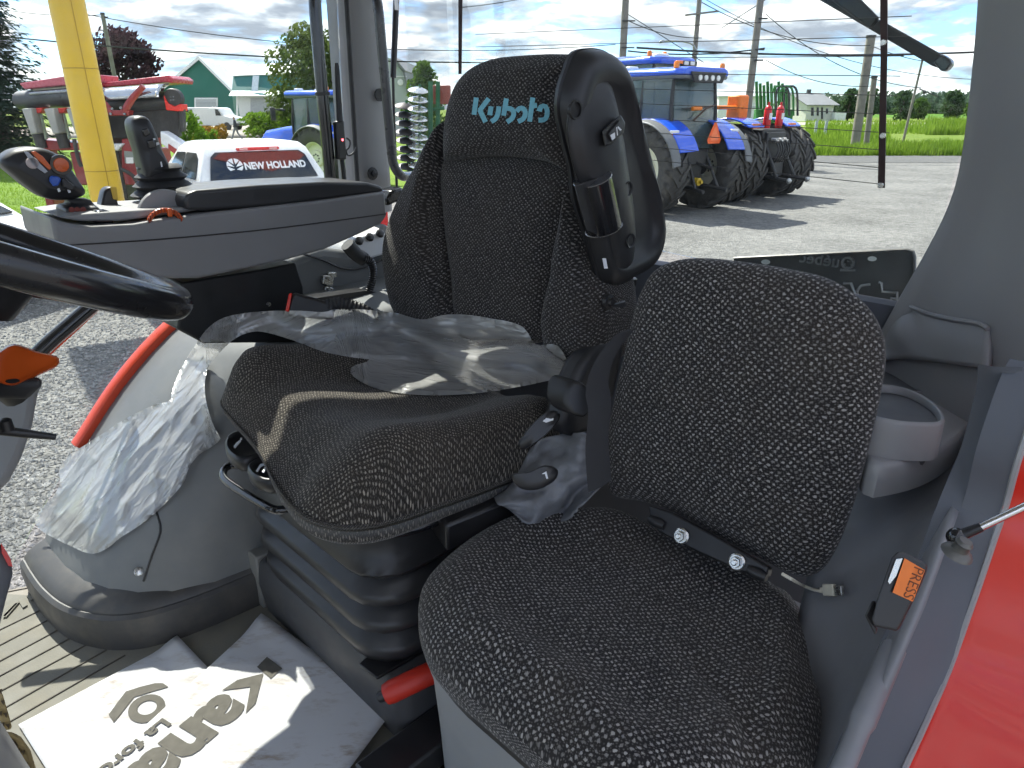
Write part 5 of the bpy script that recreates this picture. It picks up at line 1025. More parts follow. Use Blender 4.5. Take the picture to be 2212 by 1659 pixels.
# ================================================================ thin plastic film thrown over the seat
def wrap():
    O = [(424, 742), (452, 706), (490, 684), (560, 673), (640, 671), (700, 674), (720, 668), (770, 668), (850, 675), (910, 690), (960, 680), (1010, 680), (1062, 688), (1100, 695), (1130, 706), (1142, 722), (1160, 745), (1200, 744), (1222, 772), (1232, 806), (1222, 826), (1190, 822), (1140, 832), (1060, 846), (1000, 852), (930, 854), (870, 850), (815, 840), (772, 820), (756, 802), (764, 790), (800, 778), (760, 772), (700, 760), (640, 738), (590, 722), (550, 716), (510, 730), (476, 760), (452, 790), (443, 822), (444, 860), (456, 905), (468, 932), (476, 948), (458, 965), (430, 982), (408, 1010), (398, 1040), (372, 1072), (340, 1104), (300, 1136), (262, 1160), (235, 1182), (205, 1196), (180, 1192), (150, 1178), (112, 1160), (84, 1142), (76, 1124), (92, 1096), (118, 1068), (130, 1040), (128, 1010), (150, 984), (188, 958), (226, 934), (262, 910), (300, 890), (340, 872), (366, 866), (374, 836), (392, 794)]
    pts2 = crom([Vector((u, v, 0)) for u, v in O], 260); poly = [(p.x, p.y) for p in pts2]
    def inside(u, v):
        c = False; j = len(poly) - 1
        for i in range(len(poly)):
            (a, b), (c2, d) = poly[i], poly[j]
            if (b > v) != (d > v) and u < (c2 - a) * (v - b) / (d - b) + a: c = not c
            j = i
        return c
    st = 4.0; cols = [CBV, FBVH]
    for o in con.children:
        if o.name.startswith(('console_bracket',)): cols.append(BVHTree.FromPolygons([v.co + ROOT[con] for v in o.data.vertices], [tuple(p.vertices) for p in o.data.polygons]))
    for o in bk.children: cols.append(BVHTree.FromPolygons([v.co + ROOT[bk] for v in o.data.vertices], [tuple(p.vertices) for p in o.data.polygons]))
    for o in seat.children:
        if o.name.startswith(('backrest', 'side_bolster')): cols.append(BVHTree.FromPolygons([v.co + ROOT[seat] for v in o.data.vertices], [tuple(p.vertices) for p in o.data.polygons]))
    U0, V0, NU, NV = 60, 650, 300, 142
    dep = [[None] * NV for _ in range(NU)]; ins = [[False] * NV for _ in range(NU)]
    for i in range(NU):
        for j in range(NV):
            u, v = U0 + i * st, V0 + j * st; d = ray(u, v)
            ins[i][j] = inside(u, v)
            q = hit(cols, u, v)
            dd = (q - CAMP).dot(Vector((0, cP, -sP))) if q is not None else 1.55
            dep[i][j] = min(dd, 1.6)
    # the film bridges hollows: relax, never behind what it lies on
    base = [r[:] for r in dep]
    for it in range(60):
        nd = [r[:] for r in dep]
        for i in range(1, NU - 1):
            for j in range(1, NV - 1):
                nd[i][j] = min(base[i][j], 0.25 * (dep[i - 1][j] + dep[i + 1][j] + dep[i][j - 1] + dep[i][j + 1]))
        dep = nd
    # local direction of the folds follows the strip
    def wr(u, v):
        if u < 470: a = R(128)
        elif u < 760: a = R(-22)
        else: a = R(6)
        x = (u * math.cos(a) + v * math.sin(a)); y = (-u * math.sin(a) + v * math.cos(a))
        rid = lambda q: 1 - min(1, abs(noise.noise(q)) * 2.6)
        w = noise.noise(Vector((x / 260, y / 46, 1.0))) * 0.010 + noise.noise(Vector((u / 90, v / 90, 2.0))) * 0.010
        w -= rid(Vector((x / 200, y / 26, 5.0))) ** 3 * 0.005 + rid(Vector((x / 120 + y / 90, y / 40, 9.0))) ** 3 * 0.005
        return w
    idx = {}; vs = []; fs = []; uvs = []
    def wuv(u, v):
        k = sstep(440, 520, u); k2 = sstep(720, 800, u); a = R(128) * (1 - k) + (R(-22) * (1 - k2) + R(6) * k2) * k if u < 440 or u > 520 else R(128 - 150 * k)
        return ((u * math.cos(a) + v * math.sin(a)) / 100, (-u * math.sin(a) + v * math.cos(a)) / 100)
    def vid(u, v, key, d):
        if key not in idx: idx[key] = len(vs); vs.append(P(u, v, d - 0.010 + wr(u, v))); uvs.append(wuv(u, v))
        return idx[key]
    for i in range(NU - 1):
        for j in range(NV - 1):
            if all(ins[a][b] for a, b in ((i, j), (i + 1, j), (i + 1, j + 1), (i, j + 1))):
                fs.append(tuple(vid(U0 + a * st, V0 + b * st, (a, b), dep[a][b]) for a, b in ((i, j), (i, j + 1), (i + 1, j + 1), (i + 1, j))))
    # snap the border vertices to the traced outline so that the hem is smooth
    cnt = {}
    for f in fs:
        for k in range(4):
            e = tuple(sorted((f[k], f[(k + 1) % 4]))); cnt[e] = cnt.get(e, 0) + 1
    border = {x for e, c in cnt.items() if c == 1 for x in e}; inv = {v: k for k, v in idx.items()}
    for bi in border:
        a, b = inv[bi]; u, v = U0 + a * st, V0 + b * st
        pu, pv = min(poly, key=lambda q: (q[0] - u) ** 2 + (q[1] - v) ** 2)
        vs[bi] = P(pu, pv, dep[a][b] - 0.010 + wr(pu, pv))
    m = bpy.data.materials.new('clear_film'); m.use_nodes = True; nt, n, l = nodes_of(m); n.clear()
    out = n.new('ShaderNodeOutputMaterial'); tr = n.new('ShaderNodeBsdfTransparent'); tr.inputs[0].default_value = (0.93, 0.94, 0.95, 1)
    df = n.new('ShaderNodeBsdfDiffuse'); df.inputs[0].default_value = (0.95, 0.945, 0.93, 1); tl = n.new('ShaderNodeBsdfTranslucent'); tl.inputs[0].default_value = (0.95, 0.945, 0.93, 1)
    gl = n.new('ShaderNodeBsdfGlossy'); gl.inputs['Roughness'].default_value = 0.22
    tc = n.new('ShaderNodeTexCoord')
    uvn = n.new('ShaderNodeUVMap')
    def rdg(sx, sy, det, dist):
        mp = n.new('ShaderNodeMapping'); mp.inputs['Scale'].default_value = (sx, sy, 1); l.new(uvn.outputs[0], mp.inputs[0])
        z = n.new('ShaderNodeTexNoise'); z.noise_type = 'RIDGED_MULTIFRACTAL'; z.normalize = True; z.inputs['Scale'].default_value = 1.0; z.inputs['Detail'].default_value = det; z.inputs['Distortion'].default_value = dist
        l.new(mp.outputs[0], z.inputs['Vector']); return z.outputs['Fac']
    ra = rdg(0.8, 6.0, 3, 0.7); rb2 = rdg(2.6, 11.0, 2, 1.0)
    sm = n.new('ShaderNodeMath'); sm.operation = 'MULTIPLY_ADD'; l.new(rb2, sm.inputs[0]); sm.inputs[1].default_value = 0.45; l.new(ra, sm.inputs[2])
    bp = n.new('ShaderNodeBump'); bp.inputs['Strength'].default_value = 0.8; bp.inputs['Distance'].default_value = 0.0065; l.new(sm.outputs[0], bp.inputs['Height'])
    for s_ in (df, tl, gl): l.new(bp.outputs[0], s_.inputs['Normal'])
    mr = n.new('ShaderNodeMapRange'); mr.inputs[1].default_value = 0.20; mr.inputs[2].default_value = 0.80; mr.inputs[3].default_value = 0.56; mr.inputs[4].default_value = 1.0; l.new(sm.outputs[0], mr.inputs[0])
    m1 = n.new('ShaderNodeMixShader'); m1.inputs[0].default_value = 0.45; l.new(df.outputs[0], m1.inputs[1]); l.new(tl.outputs[0], m1.inputs[2])
    m2 = n.new('ShaderNodeMixShader'); l.new(mr.outputs[0], m2.inputs[0]); l.new(tr.outputs[0], m2.inputs[1]); l.new(m1.outputs[0], m2.inputs[2])
    lw = n.new('ShaderNodeLayerWeight'); lw.inputs[0].default_value = 0.35; l.new(bp.outputs[0], lw.inputs['Normal'])
    mf = n.new('ShaderNodeMath'); mf.operation = 'MULTIPLY_ADD'; l.new(lw.outputs['Fresnel'], mf.inputs[0]); mf.inputs[1].default_value = 0.8; mf.inputs[2].default_value = 0.14
    m3 = n.new('ShaderNodeMixShader'); l.new(mf.outputs[0], m3.inputs[0]); l.new(m2.outputs[0], m3.inputs[1]); l.new(gl.outputs[0], m3.inputs[2]); l.new(m3.outputs[0], out.inputs[0])
    b = MB(); b.add(vs, fs, uvs); o = b.build('plastic_film', m, None, angle=180)
    tag(o, 'crumpled clear plastic film draped across the operator seat and down the fender', 'plastic film')
wrap()
# ================================================================ outdoors: shared bits
def pm(name, col, **kw): return mat(name, col, **kw)
BLUE = mat('tractor_blue', (0.018, 0.10, 0.68), 0.25, var=0.05, coat=0.6, rvar=0.03)
TYRE = mat('tyre_rubber', (0.045, 0.043, 0.041), 0.75, var=0.25, vscale=5, dust=0.35, dustcol=(0.19, 0.17, 0.145))
CREAM = mat('rim_cream', (0.72, 0.70, 0.56), 0.35, var=0.06)
DARK = mat('machine_black', (0.022, 0.022, 0.024), 0.5, var=0.3, dust=0.1)
FGREY = mat('fender_grey_ext', (0.13, 0.135, 0.14), 0.5, var=0.1, dust=0.1)
WHITE = mat('white_paint', (0.74, 0.74, 0.74), 0.25, var=0.03, coat=0.4)
OGLASS = mat('cab_window_glass', (0.12, 0.17, 0.18), 0.06, var=0.1, alpha=0.55, spec=0.8)
DGLASS = mat('vehicle_window_dark', (0.015, 0.018, 0.02), 0.05, var=0.2, spec=0.8)
AMBER = mat('amber_lens', (0.85, 0.22, 0.02), 0.25)
REDL = mat('red_lens', (0.55, 0.02, 0.02), 0.25)
LAMP = mat('lamp_lens', (0.80, 0.80, 0.78), 0.12)
SMV = mat('signal_orange', (0.90, 0.13, 0.02), 0.5)
REDM = mat('machine_red', (0.24, 0.010, 0.013), 0.35, var=0.12, coat=0.3, dust=0.08)
def V(*a): return Vector(a)
X1, Y1 = V(1, 0, 0), V(0, 1, 0)
def tyre(mb, c, ax, R0, w, rim, lugs=20, lug_h=0.05, face=1):
    """tyre with chevron lugs round axis ax"""
    h = w / 2; prof = [(rim, -h * 0.78), (rim + 0.06, -h * 0.92), (R0 * 0.86, -h), (R0 * 0.955, -h * 0.9), (R0 - 0.005, -h * 0.6), (R0, 0), (R0 - 0.005, h * 0.6), (R0 * 0.955, h * 0.9), (R0 * 0.86, h), (rim + 0.06, h * 0.92), (rim, h * 0.78)]
    mb.lathe(prof, c, ax, 40, cap=False)
    ax = ax.normalized(); x = ax.orthogonal().normalized(); y = ax.cross(x)
    for sd in (-1, 1):
        for k in range(lugs):
            a0 = 2 * math.pi * (k + (0.5 if sd > 0 else 0)) / lugs; da = 2 * math.pi / lugs; ring = []
            for f in (0.0, 0.5, 1.0, 1.12):
                a = a0 + face * da * 0.95 * f; off = sd * h * (0.02 + 0.98 * min(f, 1.0)); wd = da * 0.17
                rr = R0 + lug_h * (1 if f < 1.05 else 0.2) - (0.02 if f >= 1 else 0) - 0.004; r0 = R0 - 0.05 - (0.13 * R0 if f > 1.05 else 0)
                if f > 1.05: rr = R0 * 0.90
                def pt(an, r): return c + ax * off + (x * math.cos(an) + y * math.sin(an)) * r
                ring.append([pt(a - wd, r0), pt(a - wd * 0.8, rr), pt(a + wd * 0.8, rr), pt(a + wd, r0)])
            mb.loft(ring)
def rimdisc(mb, c, ax, r, depth):
    mb.lathe([(r * 1.02, 0.0), (r * 1.0, 0.03), (r * 0.93, 0.02), (r * 0.88, -depth), (r * 0.5, -depth * 1.1), (r * 0.46, -depth * 0.5), (r * 0.2, -depth * 0.45), (0.001, -depth * 0.45)], c, ax, 32, cap=False)
def fender_arc(mb, x0, x1, cy, cz, r, a0, a1, th=0.05, n=12, drop=0.0):
    rg = []
    for i in range(n + 1):
        a = R(a0 + (a1 - a0) * i / n); yy, zz = cy + r * math.cos(a), cz + r * math.sin(a)
        yo, zo = cy + (r + th) * math.cos(a), cz + (r + th) * math.sin(a)
        rg.append([V(x0, yy, zz), V(x0, yo, zo), V(x1, yo, zo - drop), V(x1, yy, zz - drop)])
    mb.loft(rg)
def farm_tractor(label, group, cabz=3.15, R0=0.97, W0=0.62, track=2.05, hood_len=2.1):
    """wheeled tractor, local frame: x right, y forward, z up, origin under the rear axle"""
    t = thing('farm_tractor', V(0, 0, 0), label, 'tractor', group)
    for sx in (-1, 1):
        c = V(sx * track / 2, 0, R0 + 0.03); b = MB(); tyre(b, c, X1 * sx, R0, W0, R0 * 0.55, face=1); w = b.build('rear_tyre', TYRE, t, angle=50)
        b = MB(); rimdisc(b, c + X1 * sx * W0 * 0.33, X1 * sx, R0 * 0.56, 0.14); rm = b.build('rear_rim', CREAM, w, angle=40)
        for k in range(8): b = MB(); a = 2 * math.pi * k / 8; b.lathe([(0.03, 0), (0.025, 0.03)], c + X1 * sx * (W0 * 0.33 - 0.07) + V(0, math.cos(a), math.sin(a)) * 0.13, X1 * sx, 8); b.build('wheel_bolt', DARK, w)
        c2 = V(sx * track * 0.46, 2.75, 0.70); b = MB(); tyre(b, c2, X1 * sx, 0.67, 0.45, 0.38, 18, 0.04); w = b.build('front_tyre', TYRE, t, angle=50)
        b = MB(); rimdisc(b, c2 + X1 * sx * 0.14, X1 * sx, 0.39, 0.12); b.build('front_rim', CREAM, w, angle=40)
        b = MB(); fender_arc(b, sx * 0.52, sx * (track / 2 + 0.12), 0.0, R0 + 0.05, R0 + 0.08, 40, 158, 0.05, 14, 0.02); b.build('rear_fender', BLUE, t, angle=35, bevel=0.02)
        b = MB(); fender_arc(b, sx * (track / 2 + 0.12), sx * (track / 2 + W0 / 2 + 0.06), 0.0, R0 + 0.03, R0 + 0.075, 32, 172, 0.045, 14, 0.05); b.build('fender_extension', FGREY, t, angle=35, bevel=0.02)
        b = MB(); b.box(V(sx * (track / 2 + 0.02), -0.72, R0 + 0.82), (0.26, 0.06, 0.14)); tl = b.build('tail_light', LAMP, t, bevel=0.015)
        b = MB(); b.box(V(sx * (track / 2 + 0.02), -0.755, R0 + 0.785), (0.24, 0.02, 0.06)); b.build('tail_lens', REDL, tl)
        b = MB(); b.tube([V(sx * 0.95, 1.5, cabz - 0.62), V(sx * 1.32, 1.62, cabz - 0.60)], 0.025, 8); mr_ = b.build('mirror_arm', DARK, t)
        b = MB(); b.box(V(sx * 1.38, 1.62, cabz - 0.75), (0.20, 0.07, 0.42)); b.build('mirror', DARK, mr_, bevel=0.03)
        # lower link, lift rod
        b = MB(); b.tube([V(sx * 0.30, -0.25, 0.62), V(sx * 0.36, -0.75, 0.60), V(sx * 0.42, -1.15, 0.55)], [0.05, 0.04, 0.05], 8); b.build('lower_link', DARK, t)
        b = MB(); b.tube([V(sx * 0.34, -0.55, 1.28), V(sx * 0.40, -0.90, 0.60)], 0.035, 8); b.build('lift_rod', DARK, t)
    b = MB(); b.box(V(0, 0.3, 0.95), (0.55, 1.6, 0.75)); b.box(V(0, -0.42, 1.25), (0.75, 0.3, 0.35)); b.tube([V(-0.9, 0, R0), V(0.9, 0, R0)], 0.17, 14); b.build('transmission', DARK, t, bevel=0.03)
    b = MB(); b.lathe([(0.09, 0), (0.09, 0.12), (0.04, 0.13), (0.04, 0.2)], V(0, -0.56, 0.72), -Y1, 14); b.build('pto_guard', mat('pto_yellow', (0.6, 0.4, 0.03), 0.5), t)
    b = MB(); b.tube([V(0, -0.5, 1.15), V(0.03, -1.0, 1.02)], 0.035, 8); b.build('top_link', DARK, t)
    # cab
    f0, r0, z0, z1 = 1.55, -0.40, 1.42, cabz - 0.22
    for sx in (-1, 1):
        for (y, w, yt) in ((f0, 0.60, f0 - 0.12), (0.55, 0.80, 0.50), (r0, 0.72, r0 + 0.12)):
            b = MB(); b.tube([V(sx * w, y, z0), V(sx * (w + 0.06), (y + yt) / 2, (z0 + z1) / 2), V(sx * (w - 0.02), yt, z1)], 0.045, 8); b.build('cab_pillar', DARK, t)
        b = MB(); b.prism([V(sx * 0.73, r0 + 0.02, z0 + 0.28), V(sx * 0.82, 0.52, z0 + 0.02), V(sx * 0.83, 0.48, z1), V(sx * 0.75, r0 + 0.12, z1)], X1 * sx * 0.012); b.build('side_window', OGLASS, t, smooth=False)
        b = MB(); b.prism([V(sx * 0.82, 0.57, z0 - 0.3), V(sx * 0.62, f0, z0 - 0.3), V(sx * 0.60, f0 - 0.12, z1), V(sx * 0.82, 0.52, z1)], X1 * sx * 0.012); b.build('door_window', OGLASS, t, smooth=False)
    b = MB(); b.prism([V(-0.70, r0, z0 + 0.02), V(0.70, r0, z0 + 0.02), V(0.68, r0 + 0.12, z1), V(-0.68, r0 + 0.12, z1)], -Y1 * 0.012); b.build('rear_window', OGLASS, t, smooth=False)
    b = MB(); b.prism([V(-0.58, f0, z0), V(0.58, f0, z0), V(0.56, f0 - 0.12, z1), V(-0.56, f0 - 0.12, z1)], Y1 * 0.012); b.build('windscreen', OGLASS, t, smooth=False)
    b = MB(); b.box(V(0, 0.9, 1.15), (1.1, 1.4, 0.5)); b.build('cab_base', DARK, t, bevel=0.03)
    b = MB(); b.box(V(0, 0.35, 1.75), (0.5, 0.5, 0.2)); b.box(V(0, 0.12, 2.1), (0.48, 0.14, 0.7)); b.build('cab_seat', DARK, t, bevel=0.06)
    def rr_(k, z, dy=0.0): return [V(k * x, dy + y, z) for x, y in [(-0.72, -0.62), (0.72, -0.62), (0.88, -0.45), (0.88, 1.5), (0.70, 1.72), (-0.70, 1.72), (-0.88, 1.5), (-0.88, -0.45)]]
    b = MB(); b.loft([rr_(0.96, z1 - 0.02), rr_(1.0, z1 + 0.02), rr_(1.0, z1 + 0.05)]); b.build('roof_lining', FGREY, t, bevel=0.02)
    b = MB(); b.loft([rr_(1.01, z1 + 0.052), rr_(1.03, z1 + 0.10), rr_(0.98, z1 + 0.17), rr_(0.80, z1 + 0.22)]); b.build('roof', BLUE, t, bevel=0.02, angle=50)
    b = MB(); b.prism([V(-0.60, -0.64, z1 + 0.12), V(0.60, -0.64, z1 + 0.12), V(0.48, -0.64, z1 - 0.10), V(-0.48, -0.64, z1 - 0.10)], -Y1 * 0.05); lp = b.build('lamp_panel', DARK, t, bevel=0.02)
    for k, x in enumerate((-0.32, -0.12, 0.10, 0.30)): b = MB(); b.lathe([(0.06, 0), (0.055, 0.02), (0.02, 0.025)], V(x, -0.69, z1 + 0.0), -Y1, 14); b.build('work_lamp', LAMP, lp)
    for x in (-0.78, 0.78): b = MB(); b.lathe([(0.06, 0), (0.06, 0.10), (0.04, 0.14)], V(x, -0.4, z1 + 0.19), Z, 12); b.build('beacon', AMBER, t)
    for x in (-0.5, 0.45): b = MB(); b.box(V(x, 1.2, z1 + 0.24), (0.3, 0.16, 0.1)); b.build('roof_lamp', LAMP, t, bevel=0.03)
    # hood
    def hr(y, w, zt, zb): return [V(-w, y, zb), V(-w, y, zt - 0.16), V(-w * 0.72, y, zt - 0.02), V(0, y, zt), V(w * 0.72, y, zt - 0.02), V(w, y, zt - 0.16), V(w, y, zb)]
    b = MB(); b.loft([hr(1.5, 0.46, 2.04, 1.0), hr(2.2, 0.45, 1.99, 0.98), hr(1.5 + hood_len * 0.85, 0.41, 1.84, 0.95), hr(1.5 + hood_len, 0.35, 1.60, 0.92)]); b.build('hood', BLUE, t, angle=50)
    b = MB(); b.box(V(0, 1.5 + hood_len + 0.01, 1.15), (0.6, 0.05, 0.4)); gr = b.build('grille', DARK, t, bevel=0.03)
    for x in (-0.2, 0.2): b = MB(); b.box(V(x, 1.5 + hood_len + 0.04, 1.25), (0.18, 0.02, 0.10)); b.build('headlight', LAMP, gr, bevel=0.02)
    b = MB(); b.box(V(0, 1.5 + hood_len - 0.4, 0.75), (0.55, 1.6, 0.4)); b.box(V(0, 2.75, 0.62), (1.5, 0.2, 0.2)); b.build('front_axle', DARK, t, bevel=0.03)
    b = MB(); b.tube([V(0.62, 1.75, 1.4), V(0.62, 1.75, 2.5), V(0.62, 1.68, 2.75)], 0.06, 12); b.build('exhaust', DARK, t)
    for sx in (-1, 1): b = MB(); b.box(V(sx * 0.85, 1.1, 0.75), (0.3, 0.5, 0.6)); b.build('step_tank', DARK, t, bevel=0.03)
    q = V(0.22, -0.80, 1.66); b = MB(); tri_ = [q + V(-0.03, 0, 0.36), q + V(0.03, 0, 0.36), q + V(0.24, 0, -0.02), q + V(0.20, 0, -0.10), q + V(-0.20, 0, -0.10), q + V(-0.24, 0, -0.02)]
    b.prism(tri_, -Y1 * 0.01); sm = b.build('warning_triangle', SMV, t, smooth=False)
    b = MB(); b.prism([q + (p - q) * 0.62 + V(0, -0.011, 0.03) for p in tri_], -Y1 * 0.004); b.build('triangle_core', mat('signal_bright', (0.95, 0.22, 0.08), 0.5), sm, smooth=False)
    b = MB(); b.tube([V(-0.12, -0.45, 2.05), V(0.25, -0.47, 2.30), V(0.62, -0.44, 2.38)], 0.022, 6); b.build('rear_wiper', mat('rusty_wiper', (0.09, 0.05, 0.035), 0.6), t)
    b = MB(); b.tube([V(-0.55, -0.46, 2.30), V(0.05, -0.47, 2.31)], 0.014, 6); hd_ = b.build('window_bar', DARK, t)
    b = MB(); b.tube([V(-0.25, -0.49, 2.30), V(0.05, -0.49, 2.31)], 0.045, 8); b.build('amber_handle', AMBER, hd_)
    return t
def orient(o, loc, heading, scale=1.0):
    o.location = loc; o.rotation_euler = (0, 0, math.atan2(heading.y, heading.x) - math.pi / 2); o.scale = (scale,) * 3
t1 = farm_tractor('blue tractor seen from behind with orange warning triangle and clean fenders', 'blue tractors on the gravel lot')
H1 = V(-0.60, 0.80, 0)
orient(t1, V(4.10, 18.0, 0), H1, 1.04)
t0 = copy_tree(t1); t0['label'] = 'blue tractor seen from the side facing the road, behind the white pickup'
orient(t0, PY(735, 330, 24.0), V(-0.86, 0.51, 0), 0.93)
t0.location.z = 0
# ================================================================ articulated tractor: rear half with hitch, cab ahead
def big_tractor():
    t = thing('articulated_tractor', V(0, 0, 0), 'large blue articulated tractor with dual tyres, hoses and fire extinguishers on its rear deck', 'tractor', 'blue tractors on the gravel lot')
    R0 = 0.98
    for ya, tag_ in ((0, 'rear'), (3.9, 'front')):
        for x in (-1.55, -0.95, 0.95, 1.55):
            b = MB(); tyre(b, V(x, ya, R0), X1 * (1 if x > 0 else -1), R0, 0.56, 0.54, 18, 0.05); w = b.build(tag_ + '_tyre', TYRE, t, angle=50)
            b = MB(); rimdisc(b, V(x + (0.2 if x > 0 else -0.2), ya, R0), X1 * (1 if x > 0 else -1), 0.55, 0.15); b.build('rim', CREAM, w, angle=40)
        b = MB(); b.tube([V(-1.7, ya, R0), V(1.7, ya, R0)], 0.16, 14); b.box(V(0, ya, R0), (0.7, 1.2, 0.7)); b.build('axle', DARK, t, bevel=0.04)
    b = MB(); b.box(V(0, 0.3, 1.75), (1.1, 1.9, 0.25)); b.box(V(0, 1.7, 1.3), (0.6, 1.8, 0.5)); b.build('rear_deck', DARK, t, bevel=0.03)
    for sx in (-1, 1):
        b = MB(); fender_arc(b, sx * 0.55, sx * 1.3, 0, R0, R0 + 0.16, 45, 125, 0.05); b.build('rear_fender', BLUE, t, bevel=0.02, angle=40)
        b = MB(); b.box(V(sx * 0.9, -0.62, R0 + 0.98), (0.34, 0.06, 0.12)); b.build('fender_reflector', AMBER, t, bevel=0.01)
        b = MB(); b.tube([V(sx * 0.38, -0.3, 0.7), V(sx * 0.42, -0.9, 0.66), V(sx * 0.48, -1.5, 0.60)], [0.06, 0.05, 0.06], 8); b.build('lower_link', DARK, t)
        b = MB(); b.tube([V(sx * 0.40, -0.6, 1.6), V(sx * 0.46, -1.15, 0.66)], 0.05, 8); b.build('lift_rod', DARK, t)
        b = MB(); b.ball(V(sx * 0.48, -1.54, 0.60), 0.075, 10); b.build('link_hook', mat('worn_steel', (0.45, 0.45, 0.44), 0.4, 0.7), t)
    b = MB(); b.box(V(0, -0.62, 1.25), (0.9, 0.25, 1.1)); b.box(V(0, -0.8, 0.9), (0.5, 0.2, 0.5)); b.build('hitch_frame', DARK, t, bevel=0.03)
    for k in range(6):
        x = -0.30 + 0.12 * k; b = MB(); b.tube([V(x, -0.78, 1.62 - 0.05 * (k % 2)), V(x, -0.92, 1.62 - 0.05 * (k % 2))], 0.04, 8); b.build('hydraulic_coupler', mat('coupler_steel', (0.55, 0.55, 0.54), 0.35, 0.6), t)
        b = MB(); b.tube(crom([V(x, -0.9, 1.6), V(x + 0.03, -1.0, 1.35), V(x - 0.05, -0.95, 1.1), V(x, -0.8, 0.95)], 10, closed=False), 0.022, 6); b.build('hose', DARK, t)
    b = MB(); b.box(V(-0.75, 0.1, 2.42), (0.45, 0.4, 0.62)); b.build('orange_box', mat('safety_orange', (0.85, 0.20, 0.02), 0.5), t, bevel=0.05)
    b = MB(); b.tube([V(-0.8, -0.1, 2.42), V(-2.4, 0.8, 2.42)], 0.05, 8); b.build('orange_arm', AMBER, t)
    for x, y in ((-0.28, -0.55), (0.50, -0.45)):
        b = MB(); b.lathe([(0.09, 0), (0.10, 0.04), (0.10, 0.48), (0.06, 0.56), (0.03, 0.58), (0.03, 0.66)], V(x, y, 1.9), Z, 14); fe = b.build('fire_extinguisher', mat('extinguisher_red', (0.55, 0.015, 0.02), 0.3), t, angle=40)
        b = MB(); b.box(V(x, y - 0.095, 2.2), (0.12, 0.02, 0.16)); b.build('extinguisher_label', WHITE, fe)
    # cab half
    z1 = 3.62
    for sx in (-1, 1):
        for y, yt in ((3.0, 3.05), (4.8, 4.7)):
            b = MB(); b.tube([V(sx * 0.8, y, 1.9), V(sx * 0.85, (y + yt) / 2, 2.8), V(sx * 0.80, yt, z1)], 0.05, 8); b.build('cab_pillar', DARK, t)
        b = MB(); b.prism([V(sx * 0.82, 3.0, 2.0), V(sx * 0.82, 4.8, 2.0), V(sx * 0.80, 4.7, z1), V(sx * 0.80, 3.05, z1)], X1 * sx * 0.012); b.build('side_window', OGLASS, t, smooth=False)
        b = MB(); b.tube([V(sx * 0.85, 4.7, 3.2), V(sx * 1.35, 4.75, 3.2)], 0.03, 8); ma = b.build('mirror_arm', DARK, t)
        b = MB(); b.box(V(sx * 1.4, 4.75, 2.95), (0.22, 0.08, 0.55)); b.build('mirror', DARK, ma, bevel=0.03)
    b = MB(); b.prism([V(-0.78, 3.0, 2.0), V(0.78, 3.0, 2.0), V(0.76, 3.05, z1), V(-0.76, 3.05, z1)], -Y1 * 0.012); b.build('rear_window', OGLASS, t, smooth=False)
    b = MB(); b.prism([V(-0.78, 4.8, 2.0), V(0.78, 4.8, 2.0), V(0.76, 4.7, z1), V(-0.76, 4.7, z1)], Y1 * 0.012); b.build('windscreen', OGLASS, t, smooth=False)
    b = MB(); b.box(V(0, 3.9, 1.75), (1.6, 1.9, 0.4)); b.build('cab_base', DARK, t, bevel=0.04)
    def rr_(k, z): return [V(k * x, 3.9 + k * y, z) for x, y in [(-0.8, -1.1), (0.8, -1.1), (1.0, -0.85), (1.0, 0.85), (0.8, 1.15), (-0.8, 1.15), (-1.0, 0.85), (-1.0, -0.85)]]
    b = MB(); b.loft([rr_(1.0, z1), rr_(1.03, z1 + 0.10), rr_(0.97, z1 + 0.19), rr_(0.75, z1 + 0.25)]); b.build('roof', BLUE, t, bevel=0.02, angle=50)
    b = MB(); b.box(V(0.5, 2.78, z1 + 0.04), (0.7, 0.1, 0.14)); lp = b.build('lamp_panel', DARK, t, bevel=0.02)
    for x in (0.3, 0.6): b = MB(); b.box(V(x, 2.72, z1 + 0.04), (0.2, 0.03, 0.10)); b.build('work_lamp', LAMP, lp, bevel=0.02)
    b = MB(); b.box(V(0.0, 2.76, z1 + 0.06), (0.28, 0.1, 0.09)); b.build('amber_lamp', AMBER, t, bevel=0.02)
    for x in (-0.85, -0.15): b = MB(); b.lathe([(0.07, 0), (0.07, 0.12), (0.04, 0.16)], V(x, 3.2, z1 + 0.20), Z, 12); b.build('beacon', AMBER, t)
    b = MB(); b.box(V(-0.5, 3.1, z1 + 0.22), (0.55, 0.3, 0.14)); b.build('receiver', WHITE, t, bevel=0.05)
    b = MB(); b.box(V(0, 6.1, 1.8), (1.1, 2.6, 1.1)); b.build('hood', BLUE, t, bevel=0.12, seg=3)
    return t
t2 = big_tractor(); orient(t2, V(6.75, 20.7, 0), V(-0.64, 0.768, 0), 1.0)
